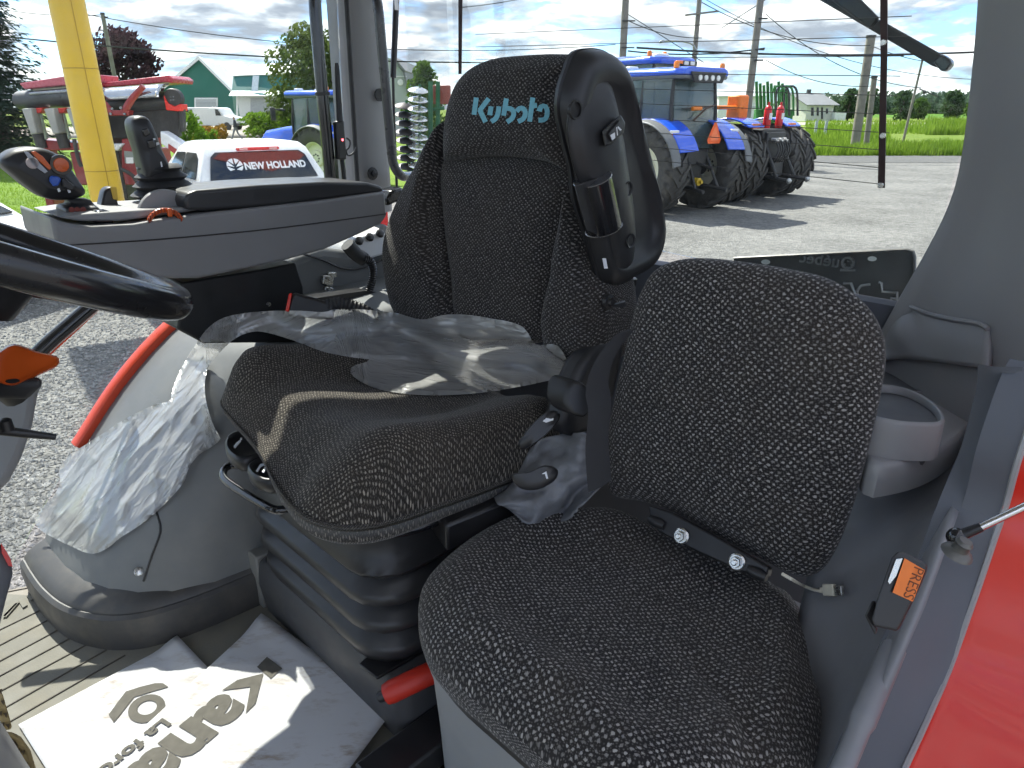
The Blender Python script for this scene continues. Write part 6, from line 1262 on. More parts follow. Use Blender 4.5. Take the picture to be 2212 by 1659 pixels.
# ================================================================ white pickup with lettered rear window
def pickup():
    t = thing('pickup_truck', V(0, 0, 0), 'white pickup truck with lettered rear window and covered bed', 'pickup truck')
    def sec(y, w, zt, zb): return [V(-w, y, zb), V(-w * 1.02, y, (zb + zt) * 0.5), V(-w * 0.97, y, zt - 0.04), V(-w * 0.90, y, zt), V(w * 0.90, y, zt), V(w * 0.97, y, zt - 0.04), V(w * 1.02, y, (zb + zt) * 0.5), V(w, y, zb)]
    b = MB(); b.loft([sec(-0.35, 0.93, 1.30, 0.55), sec(-0.2, 0.97, 1.32, 0.5), sec(1.5, 0.98, 1.33, 0.45), sec(3.6, 0.98, 1.30, 0.45), sec(5.0, 0.95, 1.16, 0.5), sec(5.35, 0.85, 1.0, 0.55)]); b.build('body', WHITE, t, angle=40)
    def cabr(z, w, y0, y1): return [V(-w, y0, z), V(w, y0, z), V(w, y1, z), V(-w, y1, z)]
    b = MB(); b.loft([cabr(1.30, 0.96, 1.55, 4.1), cabr(1.40, 0.94, 1.58, 3.95), cabr(1.82, 0.77, 1.85, 3.25), cabr(1.90, 0.70, 1.98, 3.05), cabr(1.92, 0.55, 2.15, 2.9)]); cb = b.build('cab', WHITE, t, bevel=0.03, seg=3, angle=60)
    # rear window, following the sloping back of the cab
    def bk(x, z): f = (z - 1.40) / 0.42; return V(x * (1 - 0.0 * f), 1.58 + 0.27 * f - 0.012, z)
    win = [(-0.80, 1.40), (0.80, 1.40), (0.70, 1.72), (0.62, 1.78), (-0.62, 1.78), (-0.70, 1.72)]
    b = MB(); b.prism([bk(x, z) for x, z in win], V(0, -0.01, 0.004)); rw_ = b.build('rear_window', DGLASS, t, smooth=False)
    b = MB(); b.prism([bk(x, z) + V(0, -0.014, 0.004) for x, z in [(-0.55, 1.77), (0.60, 1.77), (0.69, 1.70), (0.40, 1.56), (0.1, 1.50), (-0.2, 1.58), (-0.68, 1.70)]], V(0, -0.003, 0)); b.build('window_reflection', mat('reflection_red', (0.22, 0.035, 0.02), 0.15, alpha=0.75), rw_, smooth=False)  # red reflection on the glass, painted as a tinted sheet
    X = V(1, 0, 0); Yv = (bk(0, 1.7) - bk(0, 1.5)).normalized(); Nv = X.cross(Yv)
    tm = text_mesh('NEW HOLLAND', 0.155, bk(-0.27, 1.545) + V(0, -0.022, 0), X, Yv, Nv, 0.002, bold=0.006, sx=0.82); tm.build('window_lettering', WHITE, rw_, smooth=False)
    lc = bk(-0.40, 1.60) + V(0, -0.020, 0)
    for sd in (-1, 1):
        for k, (a0, a1) in enumerate(((95, 135), (140, 178), (183, 225))):
            b = MB(); pts = [lc + X * sd * 0.012 + Yv * (-0.06 + 0.04 * (2 - k))] + [lc + X * (0.115 * -math.cos(R(a)) * -sd * -1) + Yv * 0.115 * math.sin(R(a)) for a in [a0 + (a1 - a0) * i / 4 for i in range(5)]]
            b.prism(pts, Nv * 0.002); b.build('emblem_leaf', WHITE, rw_, smooth=False)
    b = MB(); b.box(bk(0, 1.80) + V(0, -0.035, 0.02), (0.64, 0.05, 0.045)); bl_ = b.build('brake_light', REDL, t, bevel=0.02)
    for x in (-0.22, 0.22): b = MB(); b.box(bk(x, 1.80) + V(0, -0.062, 0.018), (0.12, 0.01, 0.025)); b.build('brake_lens', mat('pink_lens', (0.65, 0.35, 0.33), 0.3), bl_, bevel=0.004)
    for sx in (-1, 1):
        def sd_(y, z): f = (z - 1.40) / 0.42; return V(sx * (0.945 - 0.17 * f + 0.004), y, z)
        for poly in ([(1.80, 1.42), (2.62, 1.42), (2.62, 1.76), (2.10, 1.77), (1.95, 1.70)], [(2.70, 1.42), (3.55, 1.42), (3.20, 1.74), (2.70, 1.76)]):
            b = MB(); b.prism([sd_(y, z) for y, z in poly], V(sx * 0.006, 0, 0)); b.build('side_window', DGLASS, t, smooth=False)
        for y in (0.35, 4.25):
            b = MB(); b.lathe([(0.22, -0.12), (0.36, -0.12), (0.39, -0.06), (0.39, 0.06), (0.36, 0.12), (0.22, 0.12)], V(sx * 0.86, y, 0.39), X1, 24); w = b.build('tyre', TYRE, t, angle=40)
            b = MB(); b.lathe([(0.23, 0.10), (0.22, 0.125), (0.05, 0.11)], V(sx * 0.86, y, 0.39), X1 * sx, 20); b.build('rim', mat('alloy', (0.5, 0.5, 0.5), 0.3, 0.8), w)
        b = MB(); b.box(V(sx * 0.90, -0.36, 0.95), (0.14, 0.05, 0.42)); b.build('tail_light', REDL, t, bevel=0.02)
    b = MB(); b.box(V(0, 0.55, 1.335), (1.72, 1.85, 0.05)); b.build('bed_cover', mat('bed_cover_white', (0.66, 0.66, 0.66), 0.4), t, bevel=0.015)
    b = MB(); b.box(V(0, -0.42, 0.55), (1.8, 0.14, 0.22)); b.build('bumper', mat('bumper_chrome', (0.6, 0.6, 0.6), 0.2, 0.9), t, bevel=0.03)
    return t
pk_ = pickup(); orient(pk_, V(0, 0, 0), V(-0.60, 0.80, 0), 1.01)
pq = ray(566, 352).normalized() * 11.6; pk_.location = (pq.x + 1.02, pq.y - 1.36, 0)
# white car at the left edge
def small_car():
    t = thing('parked_car', V(0, 0, 0), 'white parked car, only its rear corner showing at the left edge', 'car')
    side = [(-2.3, 0.42), (-2.38, 0.72), (-2.30, 0.98), (-1.75, 1.06), (-0.9, 1.46), (0.3, 1.45), (1.1, 1.05), (2.0, 0.92), (2.2, 0.6), (2.15, 0.4)]
    b = MB(); b.prism([V(-0.86, y, z) for y, z in side], X1 * 1.72); b.build('body', WHITE, t, bevel=0.10, seg=4)
    b = MB(); b.prism([V(-0.72, -1.70, 1.09), V(0.72, -1.70, 1.09), V(0.62, -0.95, 1.445), V(-0.62, -0.95, 1.445)], V(0, -0.012, 0.02)); b.build('rear_window', DGLASS, t, bevel=0.01)
    for sx in (-1, 1):
        b = MB(); b.prism([V(sx * 0.865, -1.45, 1.06), V(sx * 0.865, 0.85, 1.02), V(sx * 0.865, 0.3, 1.36), V(sx * 0.865, -0.85, 1.38)], X1 * sx * 0.008); b.build('side_window', DGLASS, t, smooth=False)
        b = MB(); b.box(V(sx * 0.74, -2.33, 0.85), (0.26, 0.10, 0.20)); b.build('tail_light', REDL, t, bevel=0.03)
        for y in (-1.3, 1.35): b = MB(); b.lathe([(0.2, -0.1), (0.32, -0.1), (0.32, 0.1), (0.2, 0.1)], V(sx * 0.78, y, 0.32), X1, 20); b.build('tyre', TYRE, t, angle=40)
    b = MB(); b.tube([V(0.3, -1.73, 1.13), V(-0.3, -1.45, 1.26)], 0.012, 6); b.build('rear_wiper', DARK, t)
    return t
sc_ = small_car(); orient(sc_, V(-8.55, 9.35, 0), V(-0.96, 0.28, 0), 1.0)
# cargo van and person far off
def van():
    t = thing('cargo_van', V(0, 0, 0), 'white cargo van parked in front of the green barns', 'van')
    side = [(-2.8, 0.35), (-2.85, 1.2), (-2.7, 2.05), (-2.5, 2.12), (1.0, 2.1), (1.3, 2.0), (1.75, 1.35), (2.7, 1.15), (2.85, 0.9), (2.85, 0.45)]
    b = MB(); b.prism([V(x, -1.0, z) for x, z in side], Y1 * 2.0); b.build('body', WHITE, t, bevel=0.09, seg=3)
    for poly in ([(0.9, 1.35), (1.55, 1.35), (1.2, 1.92), (0.9, 1.95)], [(-2.6, 1.45), (-2.15, 1.45), (-2.15, 1.92), (-2.55, 1.92)], [(-2.05, 1.45), (-1.75, 1.45), (-1.75, 1.92), (-2.05, 1.92)]):
        b = MB(); b.prism([V(x, -1.02, z) for x, z in poly], -Y1 * 0.01); b.build('side_window', DGLASS, t, smooth=False)
    for x in (-1.7, 2.0):
        for y in (-0.9, 0.9): b = MB(); b.lathe([(0.2, -0.12), (0.37, -0.12), (0.37, 0.12), (0.2, 0.12)], V(x, y, 0.37), Y1, 18); b.build('tyre', TYRE, t, angle=40)
    b = MB(); b.box(V(2.9, 0, 0.5), (0.12, 1.9, 0.25)); b.build('bumper', DARK, t, bevel=0.03)
    b = MB(); b.box(V(-2.86, -0.9, 1.0), (0.04, 0.15, 0.3)); b.build('tail_light', REDL, t)
    return t
vn = van(); vn.location = PY(465, 262, 74.0); vn.location.z = 0.42; vn.rotation_euler = (0, 0, -0.25); vn.scale = (0.98, 0.98, 0.98)
mound = MB(); vc = vn.location
mound.loft([[V(vc.x + rx * math.cos(a), vc.y + 14 + ry * math.sin(a), z) for a in [2 * math.pi * k / 40 for k in range(40)]] for rx, ry, z in ((34, 26, -0.05), (26, 20, 0.28), (20, 18, 0.42), (4, 4, 0.44))]); tag(mound.build('terrain', DRIVE, None, angle=180), kind='structure')
def person():
    q = PY(512, 300, 60.5); q.z = 0.01
    t = thing('person', q, 'person in dark top and grey trousers walking across the driveway', 'person'); s = 1.0
    me = bpy.data.meshes.new('body'); J = [(0, 0, 0.95), (0, 0, 1.2), (0, 0.02, 1.42), (0.02, 0, 1.55), (0.04, 0, 1.66), (0.05, 0, 1.76), (-0.02, -0.18, 1.40), (-0.12, -0.22, 1.14), (0.02, -0.22, 0.92), (0.02, 0.18, 1.40), (0.10, 0.22, 1.14), (0.26, 0.20, 0.96), (0.03, -0.10, 0.88), (0.20, -0.11, 0.50), (0.34, -0.11, 0.09), (0.46, -0.11, 0.04), (-0.03, 0.10, 0.88), (-0.10, 0.11, 0.48), (-0.40, 0.11, 0.12), (-0.32, 0.11, 0.03)]
    E = [(0, 1), (1, 2), (2, 3), (3, 4), (4, 5), (2, 6), (6, 7), (7, 8), (2, 9), (9, 10), (10, 11), (0, 12), (12, 13), (13, 14), (14, 15), (0, 16), (16, 17), (17, 18), (18, 19)]
    rad = [0.15, 0.15, 0.17, 0.06, 0.10, 0.09, 0.075, 0.055, 0.045, 0.075, 0.055, 0.045, 0.10, 0.075, 0.05, 0.05, 0.10, 0.075, 0.05, 0.05]
    me.from_pydata([V(-x, y, z) for x, y, z in J], E, []); o = bpy.data.objects.new('body', me); sc.collection.objects.link(o); o.parent = t
    md = o.modifiers.new('skin', 'SKIN'); 
    for i, r in enumerate(rad): me.skin_vertices[0].data[i].radius = (r, r)
    me.skin_vertices[0].data[0].use_root = True
    o.modifiers.new('sub', 'SUBSURF').levels = 1
    m = bpy.data.materials.new('clothes_and_skin'); m.use_nodes = True; nt, n, l = nodes_of(m); tc = n.new('ShaderNodeTexCoord'); sp = n.new('ShaderNodeSeparateXYZ'); l.new(tc.outputs['Object'], sp.inputs[0])
    rp = n.new('ShaderNodeValToRGB'); rp.color_ramp.interpolation = 'CONSTANT'; e = rp.color_ramp.elements; mr = n.new('ShaderNodeMapRange'); mr.inputs[2].default_value = 2.0; l.new(sp.outputs[2], mr.inputs[0]); l.new(mr.outputs[0], rp.inputs[0])
    e[0].position = 0; e[0].color = (0.03, 0.03, 0.03, 1); e[1].position = 0.05; e[1].color = (0.16, 0.17, 0.19, 1)
    for p_, c_ in ((0.47, (0.03, 0.032, 0.045, 1)), (0.755, (0.35, 0.20, 0.14, 1)), (0.86, (0.04, 0.025, 0.02, 1))): q_ = e.new(p_); q_.color = c_
    l.new(rp.outputs[0], n['Principled BSDF'].inputs['Base Color']); me.materials.append(m)
    t.rotation_euler = (0, 0, 0.1)
person()
# ================================================================ yellow post (the panel above the picture is added to shade the gravel)
yp = thing('yellow_post', V(0, 0, 0), 'tall yellow clad post standing beyond the console', 'post')
YL = mat('yellow_cladding', (0.72, 0.45, 0.014), 0.4, var=0.08, vscale=2, dust=0.14)
pc = PY(212, 330, 10.6); pc.z = 0; yp.location = pc; ROOT[yp] = pc.copy()
b = MB(); b.lathe([(0.222, 0), (0.222, 1.55)], pc, Z, 28); b.build('cladding_tube', YL, yp, angle=50)
b = MB(); b.lathe([(0.222, 1.562), (0.222, 2.905)], pc, Z, 28); b.build('cladding_tube', YL, yp, angle=50)
b = MB(); b.lathe([(0.222, 2.917), (0.222, 4.6)], pc, Z, 28); b.build('cladding_tube', YL, yp, angle=50)
b = MB(); b.lathe([(0.215, 1.4), (0.215, 4.7)], pc, Z, 24); b.build('steel_core', mat('old_yellow', (0.35, 0.22, 0.02), 0.6), yp)
vd = (V(0, 0, 0) - pc); vd.z = 0; vd.normalize(); sdv = vd.cross(Z)
for z0, z1_ in ((0, 1.55), (1.562, 2.905), (2.917, 4.6)):
    b = MB(); c_ = pc + (vd * 0.97 - sdv * 0.22).normalized() * 0.2225; b.prism([c_ + sdv * 0.005 + Z * z0, c_ - sdv * 0.005 + Z * z0, c_ - sdv * 0.005 + Z * z1_, c_ + sdv * 0.005 + Z * z1_], vd * 0.003); b.build('cladding_seam', mat('seam_ochre', (0.42, 0.24, 0.01), 0.6), yp, smooth=False)
b = MB(); b.box(pc + Z * 5.9, (2.3, 0.3, 2.5), V(0.85, 0.53, 0), V(-0.53, 0.85, 0), Z); b.build('shade_panel', WHITE, yp, bevel=0.03)  # unseen board, added to throw the shadow band on the gravel
# ================================================================ red forage header, folded for the road
HY = 13.6
rh = thing('folded_header', PY(215, 330, HY), 'red and black folded harvest header with raised hoods and vertical divider points', 'farm machine')
ROOT[rh] = rh.location.copy()
def yo(pts, y=HY): return [PY(u, v, y) for u, v in pts]
def hp_(pts, name, m, y=HY, th=0.5, bevel=0.02, parent=None): b = MB(); b.prism(yo(pts, y), Y1 * th); return b.build(name, m, parent or rh, bevel=bevel)
SHEET = mat('galvanised_hood', (0.30, 0.31, 0.33), 0.22, 0.7, var=0.2)
DRUM = mat('drum_dark', (0.05, 0.052, 0.055), 0.35, var=0.3)
SNOUT = mat('divider_grey', (0.33, 0.33, 0.31), 0.5, var=0.1)
hp_([(41, 180), (141, 164), (200, 160), (200, 178), (144, 184), (52, 193)], 'hood_edge', mat('hood_rose', (0.45, 0.10, 0.13), 0.3, var=0.1), HY, 0.9)
b = MB(); rg = []
for f in [i / 10 for i in range(11)]:
    a, c = PY(50, 218, HY + 0.2), PY(215, 204, HY + 0.2); o = a.lerp(c, f); rg.append([o + V(0, 0.30 * math.sin(t), 0.17 * math.cos(t)) for t in [2 * math.pi * k / 20 for k in range(20)]])
b.loft(rg); b.build('intake_drum', DRUM, rh, angle=50)
hp_([(60, 199), (152, 192), (212, 188), (212, 196), (152, 200), (62, 206)], 'drum_hood', SHEET, HY - 0.1, 0.4)
hp_([(68, 192), (145, 186), (205, 182), (205, 190), (145, 194), (70, 198)], 'cream_lining', mat('cream_lining', (0.45, 0.42, 0.30), 0.6), HY + 0.05, 0.5)
for u0 in (46, 94, 142, 186):
    hp_([(u0, 235), (u0 + 20, 233), (u0 + 26, 262), (u0 + 34, 288), (u0 + 20, 290), (u0 + 10, 262)], 'divider_point', SNOUT, HY - 0.25, 0.25)
for u0 in (66, 116, 164):
    b = MB(); b.tube([PY(u0 + 2, 237, HY), PY(u0 + 12, 275, HY), PY(u0 + 26, 320, HY)], [0.12, 0.11, 0.10], 12); b.build('gathering_cylinder', DARK, rh)
    hp_([(u0, 234), (u0 + 26, 232), (u0 + 22, 244), (u0 + 4, 246)], 'red_knife_cover', mat('knife_red', (0.55, 0.03, 0.02), 0.4), HY - 0.1, 0.3)
    hp_([(u0 + 8, 240), (u0 + 14, 240), (u0 + 30, 318), (u0 + 22, 320)], 'red_rail', REDM, HY - 0.05, 0.12)
    hp_([(u0 + 18, 245), (u0 + 22, 245), (u0 + 36, 300), (u0 + 30, 302)], 'green_guard', mat('guard_green', (0.25, 0.29, 0.22), 0.5), HY - 0.07, 0.05)
hp_([(70, 300), (180, 310), (190, 324), (90, 326)], 'lower_beam', REDM, HY, 0.5)
hp_([(150, 328), (200, 332), (215, 400), (170, 400), (158, 365)], 'side_frame', REDM, HY + 0.1, 0.6)
# right half
hp_([(214, 180), (363, 162), (374, 170), (372, 180), (362, 178), (216, 190)], 'hood_edge', mat('hood_crimson', (0.42, 0.02, 0.04), 0.3, coat=0.4), HY + 0.3, 0.9)
b = MB(); rows = []
for f in [i / 12 for i in range(13)]:
    a, c = PY(222, 190, HY + 0.3), PY(364, 179, HY + 0.3); a2, c2 = PY(226, 216, HY - 0.15), PY(342, 209, HY - 0.15)
    p0, p1 = a.lerp(c, f), a2.lerp(c2, f); rows.append([p0, p0.lerp(p1, 0.33) + V(0, -0.10, 0.05), p0.lerp(p1, 0.7) + V(0, -0.10, 0.04), p1])
b.loft(rows, closed=False); b.build('shiny_hood', mat('polished_hood', (0.42, 0.45, 0.50), 0.15, 0.85, var=0.15), rh, angle=60, solid=0.03)
b = MB(); rg = []
for f in [i / 10 for i in range(11)]:
    a, c = PY(212, 228, HY + 0.4), PY(372, 218, HY + 0.4); o = a.lerp(c, f); rg.append([o + V(0, 0.30 * math.sin(t), 0.17 * math.cos(t)) for t in [2 * math.pi * k / 20 for k in range(20)]])
b.loft(rg); b.build('intake_drum', DRUM, rh, angle=50)
hp_([(214, 240), (385, 232), (388, 296), (300, 300), (216, 300)], 'header_back', DARK, HY + 0.25, 0.12)
hp_([(216, 238), (384, 226), (386, 238), (216, 250)], 'red_crossbeam', REDM, HY + 0.25, 0.3)
b = MB(); b.lathe([(0.02, 0.0), (0.155, 0.0), (0.165, 0.02), (0.165, 0.14)], PY(372, 212, HY + 0.05), Y1, 24); ec = b.build('end_cap', DARK, rh, angle=40)
for k in range(4): b = MB(); b.lathe([(0.012, 0), (0.01, 0.01)], PY(369 + 6 * (k % 2), 209 + 7 * (k // 2), HY + 0.04), -Y1, 8); b.build('cap_bolt', SHEET, ec)
hp_([(352, 205), (360, 222), (376, 230), (390, 224), (391, 240), (380, 240), (358, 238)], 'end_cap_guard', mat('guard_red', (0.6, 0.03, 0.02), 0.4), HY, 0.3)
hp_([(386, 232), (396, 234), (397, 284), (388, 286)], 'end_plate', DARK, HY + 0.1, 0.12)
for pts in ([(205, 205), (226, 225), (240, 244)], [(310, 186), (285, 214), (268, 242)]):
    b = MB(); b.tube(crom([PY(u, v, HY - 0.2) for u, v in pts], 10, closed=False), [0.05 + 0.002 * i for i in range(10)], 8); b.build('fold_arm', REDM, rh)
hp_([(232, 238), (278, 238), (276, 250), (234, 250)], 'fold_bracket', REDM, HY - 0.25, 0.2)
for (u_, v_) in ((243, 235), (262, 233), (240, 246), (270, 246)): b = MB(); b.lathe([(0.025, 0), (0.02, 0.03)], PY(u_, v_, HY - 0.26), -Y1, 8); b.build('pivot_bolt', SHEET, rh)
# forager body behind: mesh, wheel, chute
hp_([(215, 252), (278, 252), (280, 312), (222, 312)], 'radiator_mesh', mat('mesh_grey', (0.07, 0.075, 0.075), 0.6), HY + 0.9, 0.6)
for k in range(6):
    b = MB(); u0 = 228 + k * 8; b.tube(crom([PY(u0 + 6, 268, HY + 0.86), PY(u0, 278, HY + 0.86), PY(u0 + 1, 290, HY + 0.86)], 8, closed=False), 0.022, 6); b.build('tread_lug', TYRE, rh)
hp_([(226, 310), (268, 310), (255, 326), (230, 326)], 'tin_sheet', mat('bright_tin', (0.62, 0.62, 0.62), 0.25, 0.5), HY - 0.1, 0.3)
hp_([(262, 300), (310, 296), (318, 380), (300, 400), (270, 400), (262, 360)], 'gearbox_housing', REDM, HY - 0.05, 0.7)
hp_([(268, 326), (288, 328), (290, 352), (270, 352)], 'warning_plate', mat('plate_grey', (0.22, 0.24, 0.22), 0.6), HY - 0.07, 0.01, 0.0)
hp_([(272, 340), (287, 340), (288, 353), (273, 353)], 'warning_label', WHITE, HY - 0.09, 0.01, 0.0)
b = MB(); b.prism([PY(u, v, HY - 0.5) for u, v in [(345, 282), (360, 290), (402, 318), (396, 342), (368, 326), (346, 310)]], Y1 * 0.3); ch = b.build('discharge_chute', mat('chute_white', (0.62, 0.64, 0.68), 0.3, coat=0.3), rh, bevel=0.03)
b = MB(); b.prism([PY(u, v, HY - 0.51) for u, v in [(364, 310), (392, 330), (388, 340), (364, 322)]], -Y1 * 0.01); b.build('chute_stripe', mat('chute_stripe', (0.25, 0.03, 0.03), 0.4), ch, smooth=False)
for pts in ([(240, 330), (235, 360), (250, 385), (252, 405)], [(262, 365), (285, 378), (300, 398), (318, 402)], [(160, 300), (168, 340), (176, 360)]):
    b = MB(); b.tube(crom([PY(u, v, HY - 0.3) for u, v in pts], 14, closed=False), 0.035, 8); b.build('hose', DARK, rh)
for u_ in (90, 255, 340):
    q = PY(u_, 320, HY + 0.4); b = MB(); b.box(V(q.x, q.y + 0.1, 0.85), (0.16, 0.5, 1.7)); b.build('stand_leg', REDM if u_ != 255 else DARK, rh, bevel=0.02)
# ================================================================ disc harrow, wings folded up
dh = thing('disc_harrow', PY(905, 330, 21.0), 'folded green disc harrow wing with stacks of black and bright discs', 'harrow'); ROOT[dh] = dh.location.copy()
GRN = mat('harrow_green', (0.02, 0.14, 0.05), 0.45, var=0.15)
STL = mat('bright_disc', (0.75, 0.75, 0.74), 0.18, 0.8, var=0.1)
for (u0, u1, m, n, v0, dv, yy) in ((874, 880, DARK, 9, 230, 18.6, 21.0), (903, 903, STL, 10, 196, 20.2, 20.8)):
    for k in range(n):
        q = PY(u0 + (u1 - u0) * k / n, v0 + dv * k, yy); b = MB(); b.lathe([(0.02, 0.10), (0.10, 0.085), (0.25, 0.03), (0.285, 0.0), (0.28, -0.012), (0.24, 0.015), (0.09, 0.07), (0.02, 0.08)], q, V(0.12, -0.25, 1.0), 22); b.build('disc', m, dh, angle=50)
        b = MB(); b.tube([q + V(0, 0, -0.03), q + V(0.06, 0.06, -0.18)], 0.03, 6); b.build('disc_arm', GRN, dh)
    b = MB(); b.tube([PY(u0 + 4, v0 - 14, yy + 0.02), PY(u1 + 4, v0 + dv * n, yy + 0.02)], 0.035, 8); b.build('gang_shaft', GRN, dh)
for u_, y_ in ((889, 21.3), (930, 21.3), (946, 21.6)):
    b = MB(); p0, p1 = PY(u_, 176 if u_ > 900 else 250, y_), PY(u_, 430, y_); b.tube([p0, p1], 0.07, 6); b.build('frame_post', GRN, dh)
for v_ in (240, 300, 360):
    b = MB(); b.tube([PY(884, v_, 21.4), PY(960, v_ - 6, 21.4)], 0.05, 6); b.build('cross_member', GRN, dh)
b = MB(); b.box(PY(955, 205, 21.8), (0.5, 0.2, 0.5)); b.build('red_reflector_board', mat('board_red', (0.35, 0.08, 0.05), 0.5), dh, bevel=0.02)
# green boom bundle behind the big tractor
gb = thing('green_boom', PY(1680, 330, 31.0), 'upright bundle of green folded implement pipes with curved hoses', 'farm implement'); ROOT[gb] = gb.location.copy()
GR2 = mat('implement_green', (0.03, 0.17, 0.03), 0.5, var=0.2)
for k in range(9):
    u_ = 1634 + k * 8; b = MB(); b.tube([PY(u_, 176 + (k % 3) * 4, 31.0 + 0.2 * (k % 2)), PY(u_ + 4, 330, 31.0 + 0.2 * (k % 2))], 0.06, 6); b.build('pipe', GR2, gb)
for k in range(4):
    c0 = 1668 + k * 9; b = MB(); b.tube(crom([PY(c0, 250, 30.6), PY(c0, 200, 30.6), PY(c0 + 12, 186, 30.6), PY(c0 + 26, 196, 30.6), PY(c0 + 28, 250, 30.6)], 20, closed=False), 0.045, 6); b.build('hose', DARK if k % 2 else GR2, gb)
b = MB(); b.box(PY(1670, 250, 31.3), (1.5, 0.5, 0.5)); b.box(V(PY(1670, 250, 31.3).x, 31.3, 0.9), (0.5, 0.5, 1.8)); b.build('boom_frame', GR2, gb, bevel=0.03)
# ================================================================ buildings
def wall_on(u0, u1, vt, vb, y): return [PY(u0, vb, y), PY(u1, vb, y), PY(u1, vt, y), PY(u0, vt, y)]
GW = mat('barn_green', (0.018, 0.135, 0.10), 0.6, var=0.06, vscale=0.4); PALE = mat('pale_metal_roof', (0.50, 0.54, 0.53), 0.45, var=0.05, vscale=0.3); TRIM = mat('white_trim', (0.72, 0.73, 0.72), 0.5)
DOORG = mat('grey_door', (0.42, 0.44, 0.44), 0.5, var=0.05, vscale=0.3)
def barn1():
    y = 104.0; t = thing('green_barn', PY(432, 270, y), 'green gabled metal barn with pale roof and grey door', 'barn', 'barns beyond the lot'); ROOT[t] = t.location.copy(); t.location.z = 0; ROOT[t].z = 0
    ap, re, le = PY(432, 128, y), PY(500, 196, y), PY(352, 196, y); bz = 0.0
    back = V(-6, 24, 0)
    b = MB(); b.prism([V(le.x, y, bz), V(re.x, y, bz), re, ap, le], back); b.build('wall', GW, t, smooth=False)
    for e, s in ((re, 1), (le, -1)):
        d = (e - ap); o = ap - d * 0.0 + Z * 0.12 + V(0, -0.4, 0); p = e + d * 0.05 + Z * 0.12 + V(0, -0.4, 0); b = MB(); b.prism([o, p, p + back * 1.04, o + back * 1.04], Z * 0.25); b.build('roof', PALE, t, smooth=False)
        b = MB(); b.prism([o + V(0, -0.1, 0.25), p + V(0, -0.1, 0.25), p + V(0, -0.1, -0.2), o + V(0, -0.1, -0.2)], Y1 * 0.09); b.build('verge_board', TRIM, t, smooth=False)
    b = MB(); b.prism(wall_on(420, 470, 211, 276, y - 0.1), Y1 * 0.09); d = b.build('door_frame', TRIM, t, smooth=False)
    b = MB(); b.prism(wall_on(423, 467, 214, 276, y - 0.16), Y1 * 0.05); d2 = b.build('door', DOORG, t, smooth=False)
    for k in range(4): b = MB(); v_ = 222 + k * 11; b.prism(wall_on(423, 467, v_, v_ + 0.8, y - 0.18), Y1 * 0.01); b.build('door_joint', mat('door_joint', (0.25, 0.26, 0.26), 0.6), d2, smooth=False)
barn1()
def barn2():
    y = 96.0; t = thing('mansard_barn', PY(560, 272, y), 'pale roofed barn with green mansard band and white wall', 'barn', 'barns beyond the lot'); ROOT[t] = t.location.copy(); t.location.z = 0; ROOT[t].z = 0
    b = MB(); b.prism([V(PY(512, 205, y).x, y, 0), V(PY(640, 205, y).x, y, 0), PY(640, 205, y), PY(512, 205, y)], Y1 * 14); b.build('wall', mat('white_siding', (0.62, 0.64, 0.63), 0.6, var=0.05, vscale=0.4), t, smooth=False)
    b = MB(); b.prism([PY(500, 205, y - 0.8), PY(650, 205, y - 0.8), PY(640, 160, y + 1.2), PY(504, 163, y + 1.2)], Y1 * 12); b.build('mansard', mat('mansard_green', (0.02, 0.135, 0.12), 0.5, var=0.06, vscale=0.4), t, smooth=False)
    b = MB(); b.prism([PY(503, 163, y + 0.9), PY(645, 158, y + 0.9), PY(640, 134, y + 7), PY(545, 140, y + 7)], V(0, 1.0, -0.6)); b.build('roof', PALE, t, smooth=False)
    b = MB(); b.prism([PY(494, 207, y - 1.6), PY(640, 207, y - 1.6), PY(640, 199, y - 0.7), PY(500, 199, y - 0.7)], V(0, 0.2, 0.15)); b.build('eave', mat('pale_green_eave', (0.32, 0.50, 0.44), 0.5), t, smooth=False)
    b = MB(); b.prism([PY(546, 163, y - 0.0), PY(559, 163, y - 0.0), PY(556, 198, y - 1.0), PY(543, 198, y - 1.0)], V(0, 0.2, 0)); b.build('pale_panel', mat('pale_panel', (0.55, 0.62, 0.66), 0.5), t, smooth=False)
    b = MB(); b.prism(wall_on(541, 604, 212, 276, y - 0.1), Y1 * 0.08); b.build('sliding_door', mat('sliding_door_grey', (0.36, 0.38, 0.40), 0.5), t, smooth=False)
    b = MB(); b.prism(wall_on(510, 514, 206, 276, y - 0.1), Y1 * 0.08); b.build('corner_board', TRIM, t, smooth=False)
barn2()
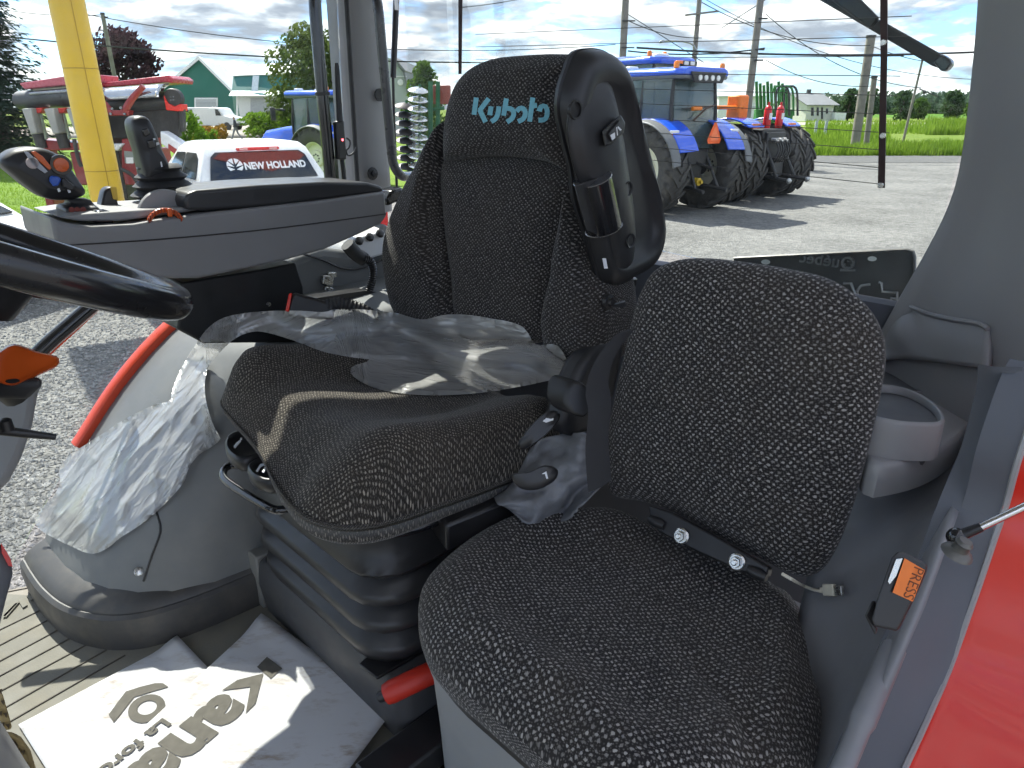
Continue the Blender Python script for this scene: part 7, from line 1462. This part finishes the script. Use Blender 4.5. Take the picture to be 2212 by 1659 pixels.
def barn3():
    y = 70.0; t = thing('grey_barn', PY(850, 262, y), 'grey gambrel barn partly hidden by the cab pillar', 'barn', 'barns beyond the lot'); ROOT[t] = t.location.copy(); t.location.z = 0; ROOT[t].z = 0
    sd = mat('grey_siding', (0.36, 0.40, 0.38), 0.6, var=0.05, vscale=0.5); pts = [(800, 150), (822, 120), (850, 128), (872, 158), (880, 205), (880, 275)]
    fr = [PY(u, v, y) for u, v in pts]; fr[-1].z = 0; b = MB(); b.prism(fr + [V(PY(780, 200, y).x, y, 0), PY(780, 205, y)], Y1 * 16); b.build('wall', sd, t, smooth=False)
    for a, c in ((2, 3), (3, 4)):
        b = MB(); p, q = PY(*pts[a], y) + V(0, -0.4, 0.05), PY(*pts[c], y) + V(0.1, -0.4, 0.05); b.prism([p, q, q + V(0, 16.5, 0), p + V(0, 16.5, 0)], V(0.12, 0, 0.15)); b.build('roof', mat('dark_roof_edge', (0.16, 0.17, 0.17), 0.6), t, smooth=False)
    b = MB(); b.prism(wall_on(852, 878, 164, 166, y - 0.1), Y1 * 0.06); b.build('trim_board', TRIM, t, smooth=False)
    b = MB(); b.lathe([(0.28, 0), (0.26, 0.05)], PY(865, 178, y - 0.06), -Y1, 14); b.build('vent', TRIM, t)
barn3()
def house():
    y = 150.0; t = thing('white_bungalow', PY(1755, 262, y), 'small white bungalow with grey roof across the road', 'house'); ROOT[t] = t.location.copy(); t.location.z = 0; ROOT[t].z = 0
    wl = mat('cream_siding', (0.66, 0.65, 0.58), 0.6, var=0.04, vscale=0.3); rf_ = mat('grey_shingles', (0.20, 0.21, 0.22), 0.8, var=0.1, vscale=0.5)
    f = [PY(1742, 226, y), PY(1800, 228, y + 1), PY(1706, 226, y + 7), ]
    x0, x1 = PY(1742, 240, y).x, PY(1800, 240, y).x; ez = PY(1742, 227, y).z; b = MB(); b.prism([V(x0, y, 0), V(x1, y, 0), V(x1, y, ez), V(x0, y, ez)], V(-3.5, 9, 0)); b.build('wall', wl, t, smooth=False)
    gx = V(x0 - 3.5, y + 9, 0); ap = V(x0 - 1.75, y + 4.5, ez + 2.1)
    b = MB(); b.prism([V(x0, y, ez), V(x0 - 3.5, y + 9, ez), ap], V(0.1, 0, 0)); b.build('gable', wl, t, smooth=False)
    for e in (V(x0 - 0.4, y - 0.8, ez - 0.1), V(x0 - 3.9, y + 9.6, ez - 0.1)):
        b = MB(); o = ap + V(-0.6, 0, 0.1); b.prism([o, e, e + V(x1 - x0 + 1.2, 0, 0), o + V(x1 - x0 + 1.2, 0, 0)], V(0, 0, 0.15)); b.build('roof', rf_, t, smooth=False)
    for u0, u1, v0, v1 in ((1752, 1758, 232, 250), (1764, 1769, 232, 250), (1784, 1789, 234, 246)):
        b = MB(); b.prism(wall_on(u0 - .8, u1 + .8, v0 - .8, v1 + .8, y - 0.08), Y1 * 0.07); w = b.build('window_frame', TRIM, t, smooth=False)
        b = MB(); b.prism(wall_on(u0, u1, v0, v1, y - 0.12), Y1 * 0.05); b.build('window_pane', DGLASS, w, smooth=False)
    b = MB(); b.prism(wall_on(1774, 1778, 232, 257, y - 0.1), Y1 * 0.08); b.build('door', DARK, t, smooth=False)
    b = MB(); b.box(V(x1 + 0.8, y - 1.0, 0.9), (2.2, 1.6, 1.5)); b.build('porch', TRIM, t, smooth=False)
    b = MB(); b.box(ap + V(3.5, 0.2, 0.3), (0.7, 0.7, 1.2)); b.build('chimney', DARK, t, smooth=False)
house()
def shed():
    y = 140.0; t = thing('white_shed', PY(1596, 240, y), 'long low white shed behind the articulated tractor', 'shed'); t.location.z = 0; ROOT[t] = t.location.copy()
    x0, x1 = PY(1552, 230, y).x, PY(1650, 230, y).x; b = MB(); b.box(V((x0 + x1) / 2, y + 5, 2.2), (x1 - x0, 10, 4.4)); b.build('wall', mat('bright_siding', (0.74, 0.74, 0.72), 0.6), t, smooth=False)
    b = MB(); b.prism([V(x0 - .4, y - .5, 4.4), V(x1 + .4, y - .5, 4.4), V(x1 + .4, y + 5, 5.6), V(x0 - .4, y + 5, 5.6)], V(0, 0, 0.15)); b.build('roof', PALE, t, smooth=False)
    b = MB(); b.box(V((x0 + x1) / 2, y - 0.1, 2.6), (x1 - x0 - 1, 0.1, 0.3)); b.build('band', DOORG, t, smooth=False)
shed()
# ================================================================ trees
def leafmat(name, c1, c2, scale=0.8, tl=0.35):
    if name in MATS: return MATS[name]
    m = bpy.data.materials.new(name); m.use_nodes = True; nt, n, l = nodes_of(m); n.clear(); out = n.new('ShaderNodeOutputMaterial')
    tc = n.new('ShaderNodeTexCoord'); z = n.new('ShaderNodeTexNoise'); z.inputs['Scale'].default_value = scale; z.inputs['Detail'].default_value = 5; l.new(tc.outputs['Object'], z.inputs['Vector'])
    mr = n.new('ShaderNodeMapRange'); mr.inputs[1].default_value = 0.3; mr.inputs[2].default_value = 0.7; l.new(z.outputs['Fac'], mr.inputs[0])
    mx = n.new('ShaderNodeMix'); mx.data_type = 'RGBA'; l.new(mr.outputs[0], mx.inputs[0]); mx.inputs[6].default_value = (*c1, 1); mx.inputs[7].default_value = (*c2, 1)
    d = n.new('ShaderNodeBsdfDiffuse'); t = n.new('ShaderNodeBsdfTranslucent'); l.new(mx.outputs[2], d.inputs[0]); l.new(mx.outputs[2], t.inputs[0]); ms = n.new('ShaderNodeMixShader'); ms.inputs[0].default_value = tl
    l.new(d.outputs[0], ms.inputs[1]); l.new(t.outputs[0], ms.inputs[2]); l.new(ms.outputs[0], out.inputs[0]); MATS[name] = m; return m
BARK = mat('bark', (0.10, 0.08, 0.065), 0.9, var=0.3, vscale=3)
def leaves(mb, c, r, n, size, rnd, sq=1.0):
    for _ in range(n):
        while True:
            p = V(rnd.uniform(-1, 1), rnd.uniform(-1, 1), rnd.uniform(-1, 1))
            if p.length < 1: break
        p = p.normalized() * (p.length ** 0.4); q = c + V(p.x * r[0], p.y * r[1], p.z * r[2]); s = size * rnd.uniform(0.5, 1.3)
        a = V(rnd.gauss(0, 1), rnd.gauss(0, 1), rnd.gauss(0, 1)).normalized(); bb = a.orthogonal().normalized() * s; cc = a.cross(bb).normalized() * s * 0.7
        mb.add([q - bb, q + cc * 0.7, q + bb, q - cc * 0.7], [(0, 1, 2, 3)])
def tree(name, label, base, h, r, m, clumps, per, size, trunk_r=0.25, z0=0.25, seed=1, shape='round', cat='tree', group=None):
    rnd = random.Random(seed); t = thing(name, base, label, cat, group)
    b = MB(); top = base + Z * h * 0.8; b.tube([base - Z * 0.1, base + Z * h * 0.3 + V(rnd.gauss(0, .03) * h, 0, 0), top], [trunk_r, trunk_r * 0.7, trunk_r * 0.15], 8); tips = []
    mbc = MB()
    for k in range(clumps):
        f = (k + rnd.random()) / clumps; zz = z0 + (1 - z0) * f
        if shape == 'round': rad = r * math.sqrt(max(0.02, 1 - (2 * (zz - z0) / (1 - z0) - 0.9) ** 2 * 0.85))
        elif shape == 'cone': rad = r * (1.03 - (zz - z0) / (1 - z0)) ** 0.75
        elif shape == 'flame': rad = r * math.sin(math.pi * min(1, 0.18 + 0.82 * (zz - z0) / (1 - z0))) ** 0.7
        a = rnd.uniform(0, 6.283); q = rnd.random() ** 0.45 * rad * 0.85; c = base + V(q * math.cos(a), q * math.sin(a), h * zz * 0.97); tips.append(c)
        cr = r * rnd.uniform(0.20, 0.36) * (0.95 if shape == 'flame' else 1.0); leaves(mbc, c, (cr, cr, cr * 0.75), per, size, rnd)
    for c in tips[::max(1, clumps // 14)]:
        o = base + Z * min(h * 0.7, max(h * 0.2, c.z * 0.6)); b.tube([o, o.lerp(c, 0.5) + Z * 0.05 * h, c], [trunk_r * 0.35, trunk_r * 0.2, 0.02], 5)
    b.build('trunk', BARK, t, angle=60); mbc.build('crown', m, t, smooth=False); return t
def gp(u, y): q = PY(u, 300, y); q.z = 0; return q
MAPLE = leafmat('purple_leaves', (0.028, 0.016, 0.020), (0.085, 0.045, 0.052), 1.2, 0.3)
tree('purple_maple', 'dark purple leaved maple in front of the green barn', gp(290, 62), 8.1, 3.4, MAPLE, 75, 90, 0.24, 0.25, 0.25, 3)
GREENT = leafmat('ash_leaves', (0.05, 0.08, 0.02), (0.15, 0.19, 0.06), 0.7)
tree('ash_tree', 'tall green tree standing behind the blue tractor and pickup', gp(694, 44), 6.5, 3.1, GREENT, 110, 95, 0.15, 0.2, 0.16, 4)
CEDAR = leafmat('cedar_leaves', (0.05, 0.11, 0.012), (0.13, 0.22, 0.035), 1.0)
tree('cedar_tree', 'bright green pointed cedar behind the disc harrow', gp(922, 42), 4.75, 1.35, CEDAR, 110, 80, 0.11, 0.12, 0.05, 6, 'flame')
def spruce():
    base = gp(5, 34); t = thing('spruce_tree', base, 'tall dark spruce with drooping branches at the left edge', 'tree'); rnd = random.Random(8); h = 15.0
    b = MB(); b.tube([base - Z * 0.1, base + Z * h], [0.3, 0.03], 8); b.build('trunk', BARK, t); mb = MB()
    z = 0.9
    while z < 13:
        L = 3.3 * (1 - z / 15.5); nb = 13
        for k in range(nb):
            a = 2 * math.pi * (k + rnd.random() * 0.8) / nb; d = V(math.cos(a), math.sin(a), 0); LL = L * rnd.uniform(0.7, 1.15)
            for s in range(14):
                f = (s + rnd.random()) / 14; q = base + d * LL * f + Z * (z - 0.35 * LL * f * f + 0.12 * LL * f * f * f + rnd.gauss(0, 0.05))
                w = 0.32 * (1.15 - f)
                for e in range(8):
                    sd = V(-d.y, d.x, 0) * rnd.uniform(-1, 1) * (w + 0.25); p = q + sd; g = d * rnd.uniform(0.10, 0.24) + sd * 0.25 + Z * rnd.uniform(-0.16, 0.02); ww = g.cross(Z).normalized() * 0.085
                    mb.add([p - ww, p + ww, p + g], [(0, 1, 2)])
        z += rnd.uniform(0.30, 0.42)
    mb.build('crown', leafmat('spruce_needles', (0.014, 0.032, 0.018), (0.040, 0.072, 0.040), 1.0, 0.2), t, smooth=False)
spruce()
BUSH = leafmat('hedge_leaves', (0.08, 0.17, 0.015), (0.22, 0.34, 0.04), 1.5); RUST = leafmat('rust_leaves', (0.22, 0.12, 0.025), (0.36, 0.22, 0.05), 1.5)
def bush(label, u, y, w, h, m, seed, n=26, per=60, size=0.1, name='shrub', dz=0.0):
    base = gp(u, y); base.z = dz; rnd = random.Random(seed); t = thing(name, base, label, 'shrub', 'shrubs by the drive'); mb = MB(); st = MB()
    for k in range(n):
        c = base + V(rnd.uniform(-w, w) * 0.85, rnd.uniform(-0.5, 0.5) * w, h * rnd.uniform(0.15, 0.9)); leaves(mb, c, (w * 0.3, w * 0.3, h * 0.16), per, size, rnd)
        if k % 4 == 0: st.tube([V(c.x * 0.4 + base.x * 0.6, base.y, base.z), c], [0.03, 0.01], 5)
    mb.build('foliage', m, t, smooth=False); st.build('stems', BARK, t)
bush('yellow green shrub next to the end of the red header', 412, 34, 0.75, 2.3, BUSH, 21)
bush('rust coloured shrub between the header and the driveway', 456, 36, 0.85, 1.7, RUST, 22)
bush('small green shrub leaning against the rust coloured shrub', 440, 35, 0.6, 1.6, BUSH, 25, 18)
bush('clipped bright hedge in front of the mansard barn', 578, 62, 1.9, 2.1, BUSH, 23, 60, 70, 0.15)
bush('second clipped hedge behind the blue tractor hood', 640, 60, 1.4, 1.9, BUSH, 24, 40, 60, 0.15)
# trees across the road
FT = leafmat('far_tree_leaves', (0.04, 0.075, 0.03), (0.09, 0.14, 0.06), 0.3)
for i, (u, y, h, r, lb) in enumerate([(1938, 150, 5.6, 2.4, 'round dark tree left of the thick heater bar on the far field'), (1975, 170, 4.4, 2.0, 'small bright tree right of the thick heater bar'), (2042, 160, 5.8, 2.5, 'rounded tree next to the leaning lamp post field edge'), (2096, 155, 4.2, 2.2, 'tree half hidden by the wide grey pillar'), (1824, 150, 6.0, 2.2, 'leafy tree beside the white bungalow'), (1868, 175, 6.4, 2.4, 'dark tree standing between the two leaning poles')]):
    tree('field_tree', lb, gp(u, y), h, r, FT if i in (0, 2, 4, 5) else leafmat('bright_tree_leaves', (0.06, 0.12, 0.02), (0.12, 0.20, 0.04), 0.3), 40, 45, 0.36, 0.2, 0.12, 40 + i, group='trees on the far field')
def treeline():
    rnd = random.Random(77); mb = MB()
    for k in range(230):
        u = rnd.uniform(1780, 2250); y = rnd.uniform(330, 420); h = rnd.uniform(5, 9.5); c = gp(u, y)
        for j in range(5): leaves(mb, c + V(rnd.gauss(0, 2.0), 0, h * (0.25 + 0.16 * j)), (3.2, 3.2, h * 0.22), 14, 1.2, rnd)
    o = mb.build('treeline', leafmat('far_wood_leaves', (0.06, 0.10, 0.065), (0.11, 0.155, 0.10), 0.05), None, smooth=False); tag(o, 'distant wood along the horizon beyond the fields', 'treeline', kind='stuff')
treeline()
def tall_grass():
    rnd = random.Random(31); mb = MB(); gm = leafmat('tall_grass_blades', (0.10, 0.19, 0.015), (0.26, 0.38, 0.05), 0.6, 0.4)
    def blades(u0, u1, v0, v1, n, hh, w):
        for _ in range(n):
            q = G(rnd.uniform(u0, u1), rnd.uniform(v0, v1)); h = hh * rnd.uniform(0.5, 1.2) * (0.7 + 0.5 * noise.noise(V(q.x * 0.5, q.y * 0.3, 0))); a = rnd.uniform(0, 3.14); d = V(math.cos(a), math.sin(a), 0) * w; lean = V(rnd.gauss(0, .12), rnd.gauss(0, .12), 0) * h
            mb.add([q - d, q + d, q + lean + Z * h], [(0, 1, 2)])
    blades(1740, 2130, 316, 337, 9000, 0.75, 0.045); blades(1740, 1920, 288, 316, 5000, 0.95, 0.06); blades(2000, 2130, 276, 292, 4500, 1.7, 0.09); blades(1740, 2130, 262, 290, 5000, 0.7, 0.09)
    o = mb.build('tall_grass', gm, None, smooth=False); tag(o, 'tall uncut grass along the far side of the road', 'grass', kind='stuff')
    mb = MB(); rnd2 = random.Random(5)
    for _ in range(16000):
        u = rnd2.uniform(-60, 330); v = 330 + 215 * rnd2.random(); q = G(u, v)
        if q.y < 12.6: continue
        h = rnd2.uniform(0.03, 0.10); a = rnd2.uniform(0, 3.14); d = V(math.cos(a), math.sin(a), 0) * 0.012; mb.add([q - d, q + d, q + V(rnd2.gauss(0, .03), rnd2.gauss(0, .03), h)], [(0, 1, 2)])
    o = mb.build('lawn_grass', leafmat('lawn_blades', (0.11, 0.20, 0.012), (0.24, 0.36, 0.03), 0.5, 0.4), None, smooth=False); tag(o, 'mown bright lawn grass beyond the console', 'grass', kind='stuff')
tall_grass()
# ================================================================ poles, lamp and wires
WOOD = mat('pole_wood', (0.20, 0.18, 0.155), 0.85, var=0.2, vscale=3); WIRE = mat('wire_black', (0.02, 0.02, 0.022), 0.6)
def pole(label, u, y, vtop, r0, r1, lean=0.0, name='utility_pole'):
    top = PY(u, vtop, y); base = V(top.x - lean, y, 0); t = thing(name, base, label, 'pole', 'poles along the road'); b = MB(); b.tube([base - Z * 0.2, base.lerp(top, 0.5), top], [r0, (r0 + r1) / 2, r1], 12); b.build('shaft', WOOD, t, angle=50)
    b = MB(); b.lathe([(r1 * 1.15, 0), (r1 * 1.15, 0.12)], top - Z * 0.1, Z, 10); b.build('pole_cap', DARK, t); return t, base, top
pL, bL, tL = pole('grey utility pole in front of the purple maple', 221, 55, 28, 0.17, 0.13)
for z_ in (0.35,): b = MB(); b.tube([tL + V(0.1, 0, -0.25), tL + V(0.35, 0, -0.25)], 0.05, 8); b.build('insulator', DARK, pL)
pole('short grey pole just right of the yellow post', 193, 70, 126, 0.22, 0.20)
p1, b1, t1_ = pole('thick utility pole rising behind the black seat shell', 1358, 33, -120, 0.17, 0.14)
for v_ in (45, 103): b = MB(); q = PY(1358 - 0.03 * v_, v_, 32.8); b.tube([q - X1 * 0.25, q + X1 * 0.3], 0.03, 6); b.build('bracket', DARK, p1)
p2, b2, t2_ = pole('slim dark pole carrying the curved street lamp', 1516, 41, -60, 0.15, 0.12)
q0 = PY(1508, 116, 40.9); arm = crom([q0, PY(1498, 98, 40.9), PY(1478, 90, 40.9), PY(1450, 88, 40.9), PY(1434, 89, 40.9)], 16, closed=False)
b = MB(); b.tube(arm, 0.045, 8); b.build('lamp_arm', mat('lamp_grey', (0.40, 0.41, 0.42), 0.4, 0.5), p2)
b = MB(); b.loft([[PY(1436, 89, 40.9) + V(dx, dy, dz) for dx, dy, dz in [(0, -.06, .03), (0, .06, .03), (0, .06, -.05), (0, -.06, -.05)]], [PY(1430, 89, 40.9) + V(0, dy, dz) for dy, dz in [(-.14, .06), (.14, .06), (.14, -.08), (-.14, -.08)]], [PY(1424, 91, 40.9) + V(0, dy, dz) for dy, dz in [(-.12, .03), (.12, .03), (.12, -.06), (-.12, -.06)]]]); b.build('lamp_head', mat('lamp_grey2', (0.35, 0.36, 0.37), 0.4, 0.4), p2, bevel=0.02)
b = MB(); b.tube([PY(1480, 33, 40.8), PY(1552, 24, 40.8)], 0.05, 6); b.build('crossarm', WOOD, p2)
p3, b3, t3_ = pole('tall brown utility pole above the green implement pipes', 1652, 36, -80, 0.19, 0.15)
for v_ in (107, 40, 130): b = MB(); q = PY(1652 - 0.105 * v_, v_, 35.8); b.tube([q - X1 * 0.2, q + X1 * 0.22], 0.04, 6); b.build('bracket', DARK, p3)
p4, b4, t4_ = pole('thick leaning grey pole stub left of the heater bar', 1882, 44, 77, 0.26, 0.24, -0.15)
p5, b5, t5_ = pole('shorter leaning pole stub close beside a thicker one', 1889, 46, 165, 0.17, 0.16, -0.25)
p6, b6, t6_ = pole('thin pole with small lamp arm out in the grass', 1993, 52, 128, 0.09, 0.07, 0.25)
b = MB(); q = PY(1986, 192, 52); b.tube([q, q + V(1.4, 0, -0.5)], 0.04, 6); b.build('lamp_arm', DARK, p6); b = MB(); b.ball(q + V(0.4, 0, -0.22), 0.13, 8); b.build('lamp_ball', DARK, p6)
for i, (u, v) in enumerate(((1759, 272), (1780, 272))): 
    q = gp(u, 62); t = thing('marker_post', q, ('left' if i == 0 else 'right') + 'most of two short grey posts in the grass behind the big tyres', 'post', 'short posts in the grass'); b = MB(); b.box(q + Z * 0.7, (0.22, 0.1, 1.5)); b.build('post', mat('post_grey', (0.4, 0.43, 0.45), 0.6), t, bevel=0.01)
def wire(a, c, sag, r=0.022, n=24, label='', seed=0):
    pts = [a.lerp(c, i / n) - Z * sag * 4 * (i / n) * (1 - i / n) for i in range(n + 1)]; b = MB(); b.tube(pts, r, 6); o = b.build('overhead_wire', WIRE, None); tag(o, label, 'wire', 'overhead wires')
W_ = [
    ((-40, 74), (1320, 133), 50, 0.6, 0.05, 'thick black wire crossing low behind the barns and the pillar'),
    ((170, 28), (1330, 96), 56, 1.2, 0.03, 'wire running from the maple pole to the right past the pillar'),
    ((222, 32), (-60, 8), 55, 0.3, 0.025, 'wire leading from the maple pole off the left edge'),
    ((995, 16), (1150, -8), 33, 0.05, 0.02, 'short wire high above the headrest'),
    ((1375, 103), (2180, 109), 36, 0.25, 0.05, 'thick wire from the brown pole to the grey pillar on the right'),
    ((1356, 110), (1652, 104), 36, 0.2, 0.035, 'wire strung between the two tallest poles'),
    ((1358, 45), (1516, 82), 38, 0.2, 0.02, 'thin wire sloping from the thick pole to the lamp pole'),
    ((1516, 5), (1880, 98), 42, 0.6, 0.022, 'thin wire sloping from the lamp pole to the pole stub'),
    ((1654, 30), (1990, 190), 45, 0.8, 0.022, 'thin wire sloping down to the pole with the ball lamp'),
    ((1560, 60), (1668, -10), 38, 0.0, 0.02, 'guy wire rising steeply toward the brown pole'),
    ((1516, -6), (2160, 172), 48, 1.2, 0.02, 'longest sloping thin wire behind the wiper'),
    ((1880, 98), (1994, 132), 48, 0.1, 0.02, 'short wire between the pole stub and the thin pole'),
    ((1355, 30), (1520, 135), 37, 0.0, 0.018, 'thin guy wire in front of the thick pole'),
    ((1655, 130), (1880, 186), 42, 0.4, 0.02, 'low thin wire from the brown pole toward the stub'),
]
for i, (a, c, y, sag, r, lb) in enumerate(W_): wire(PY(*a, y), PY(*c, y), sag, r, 24, lb)
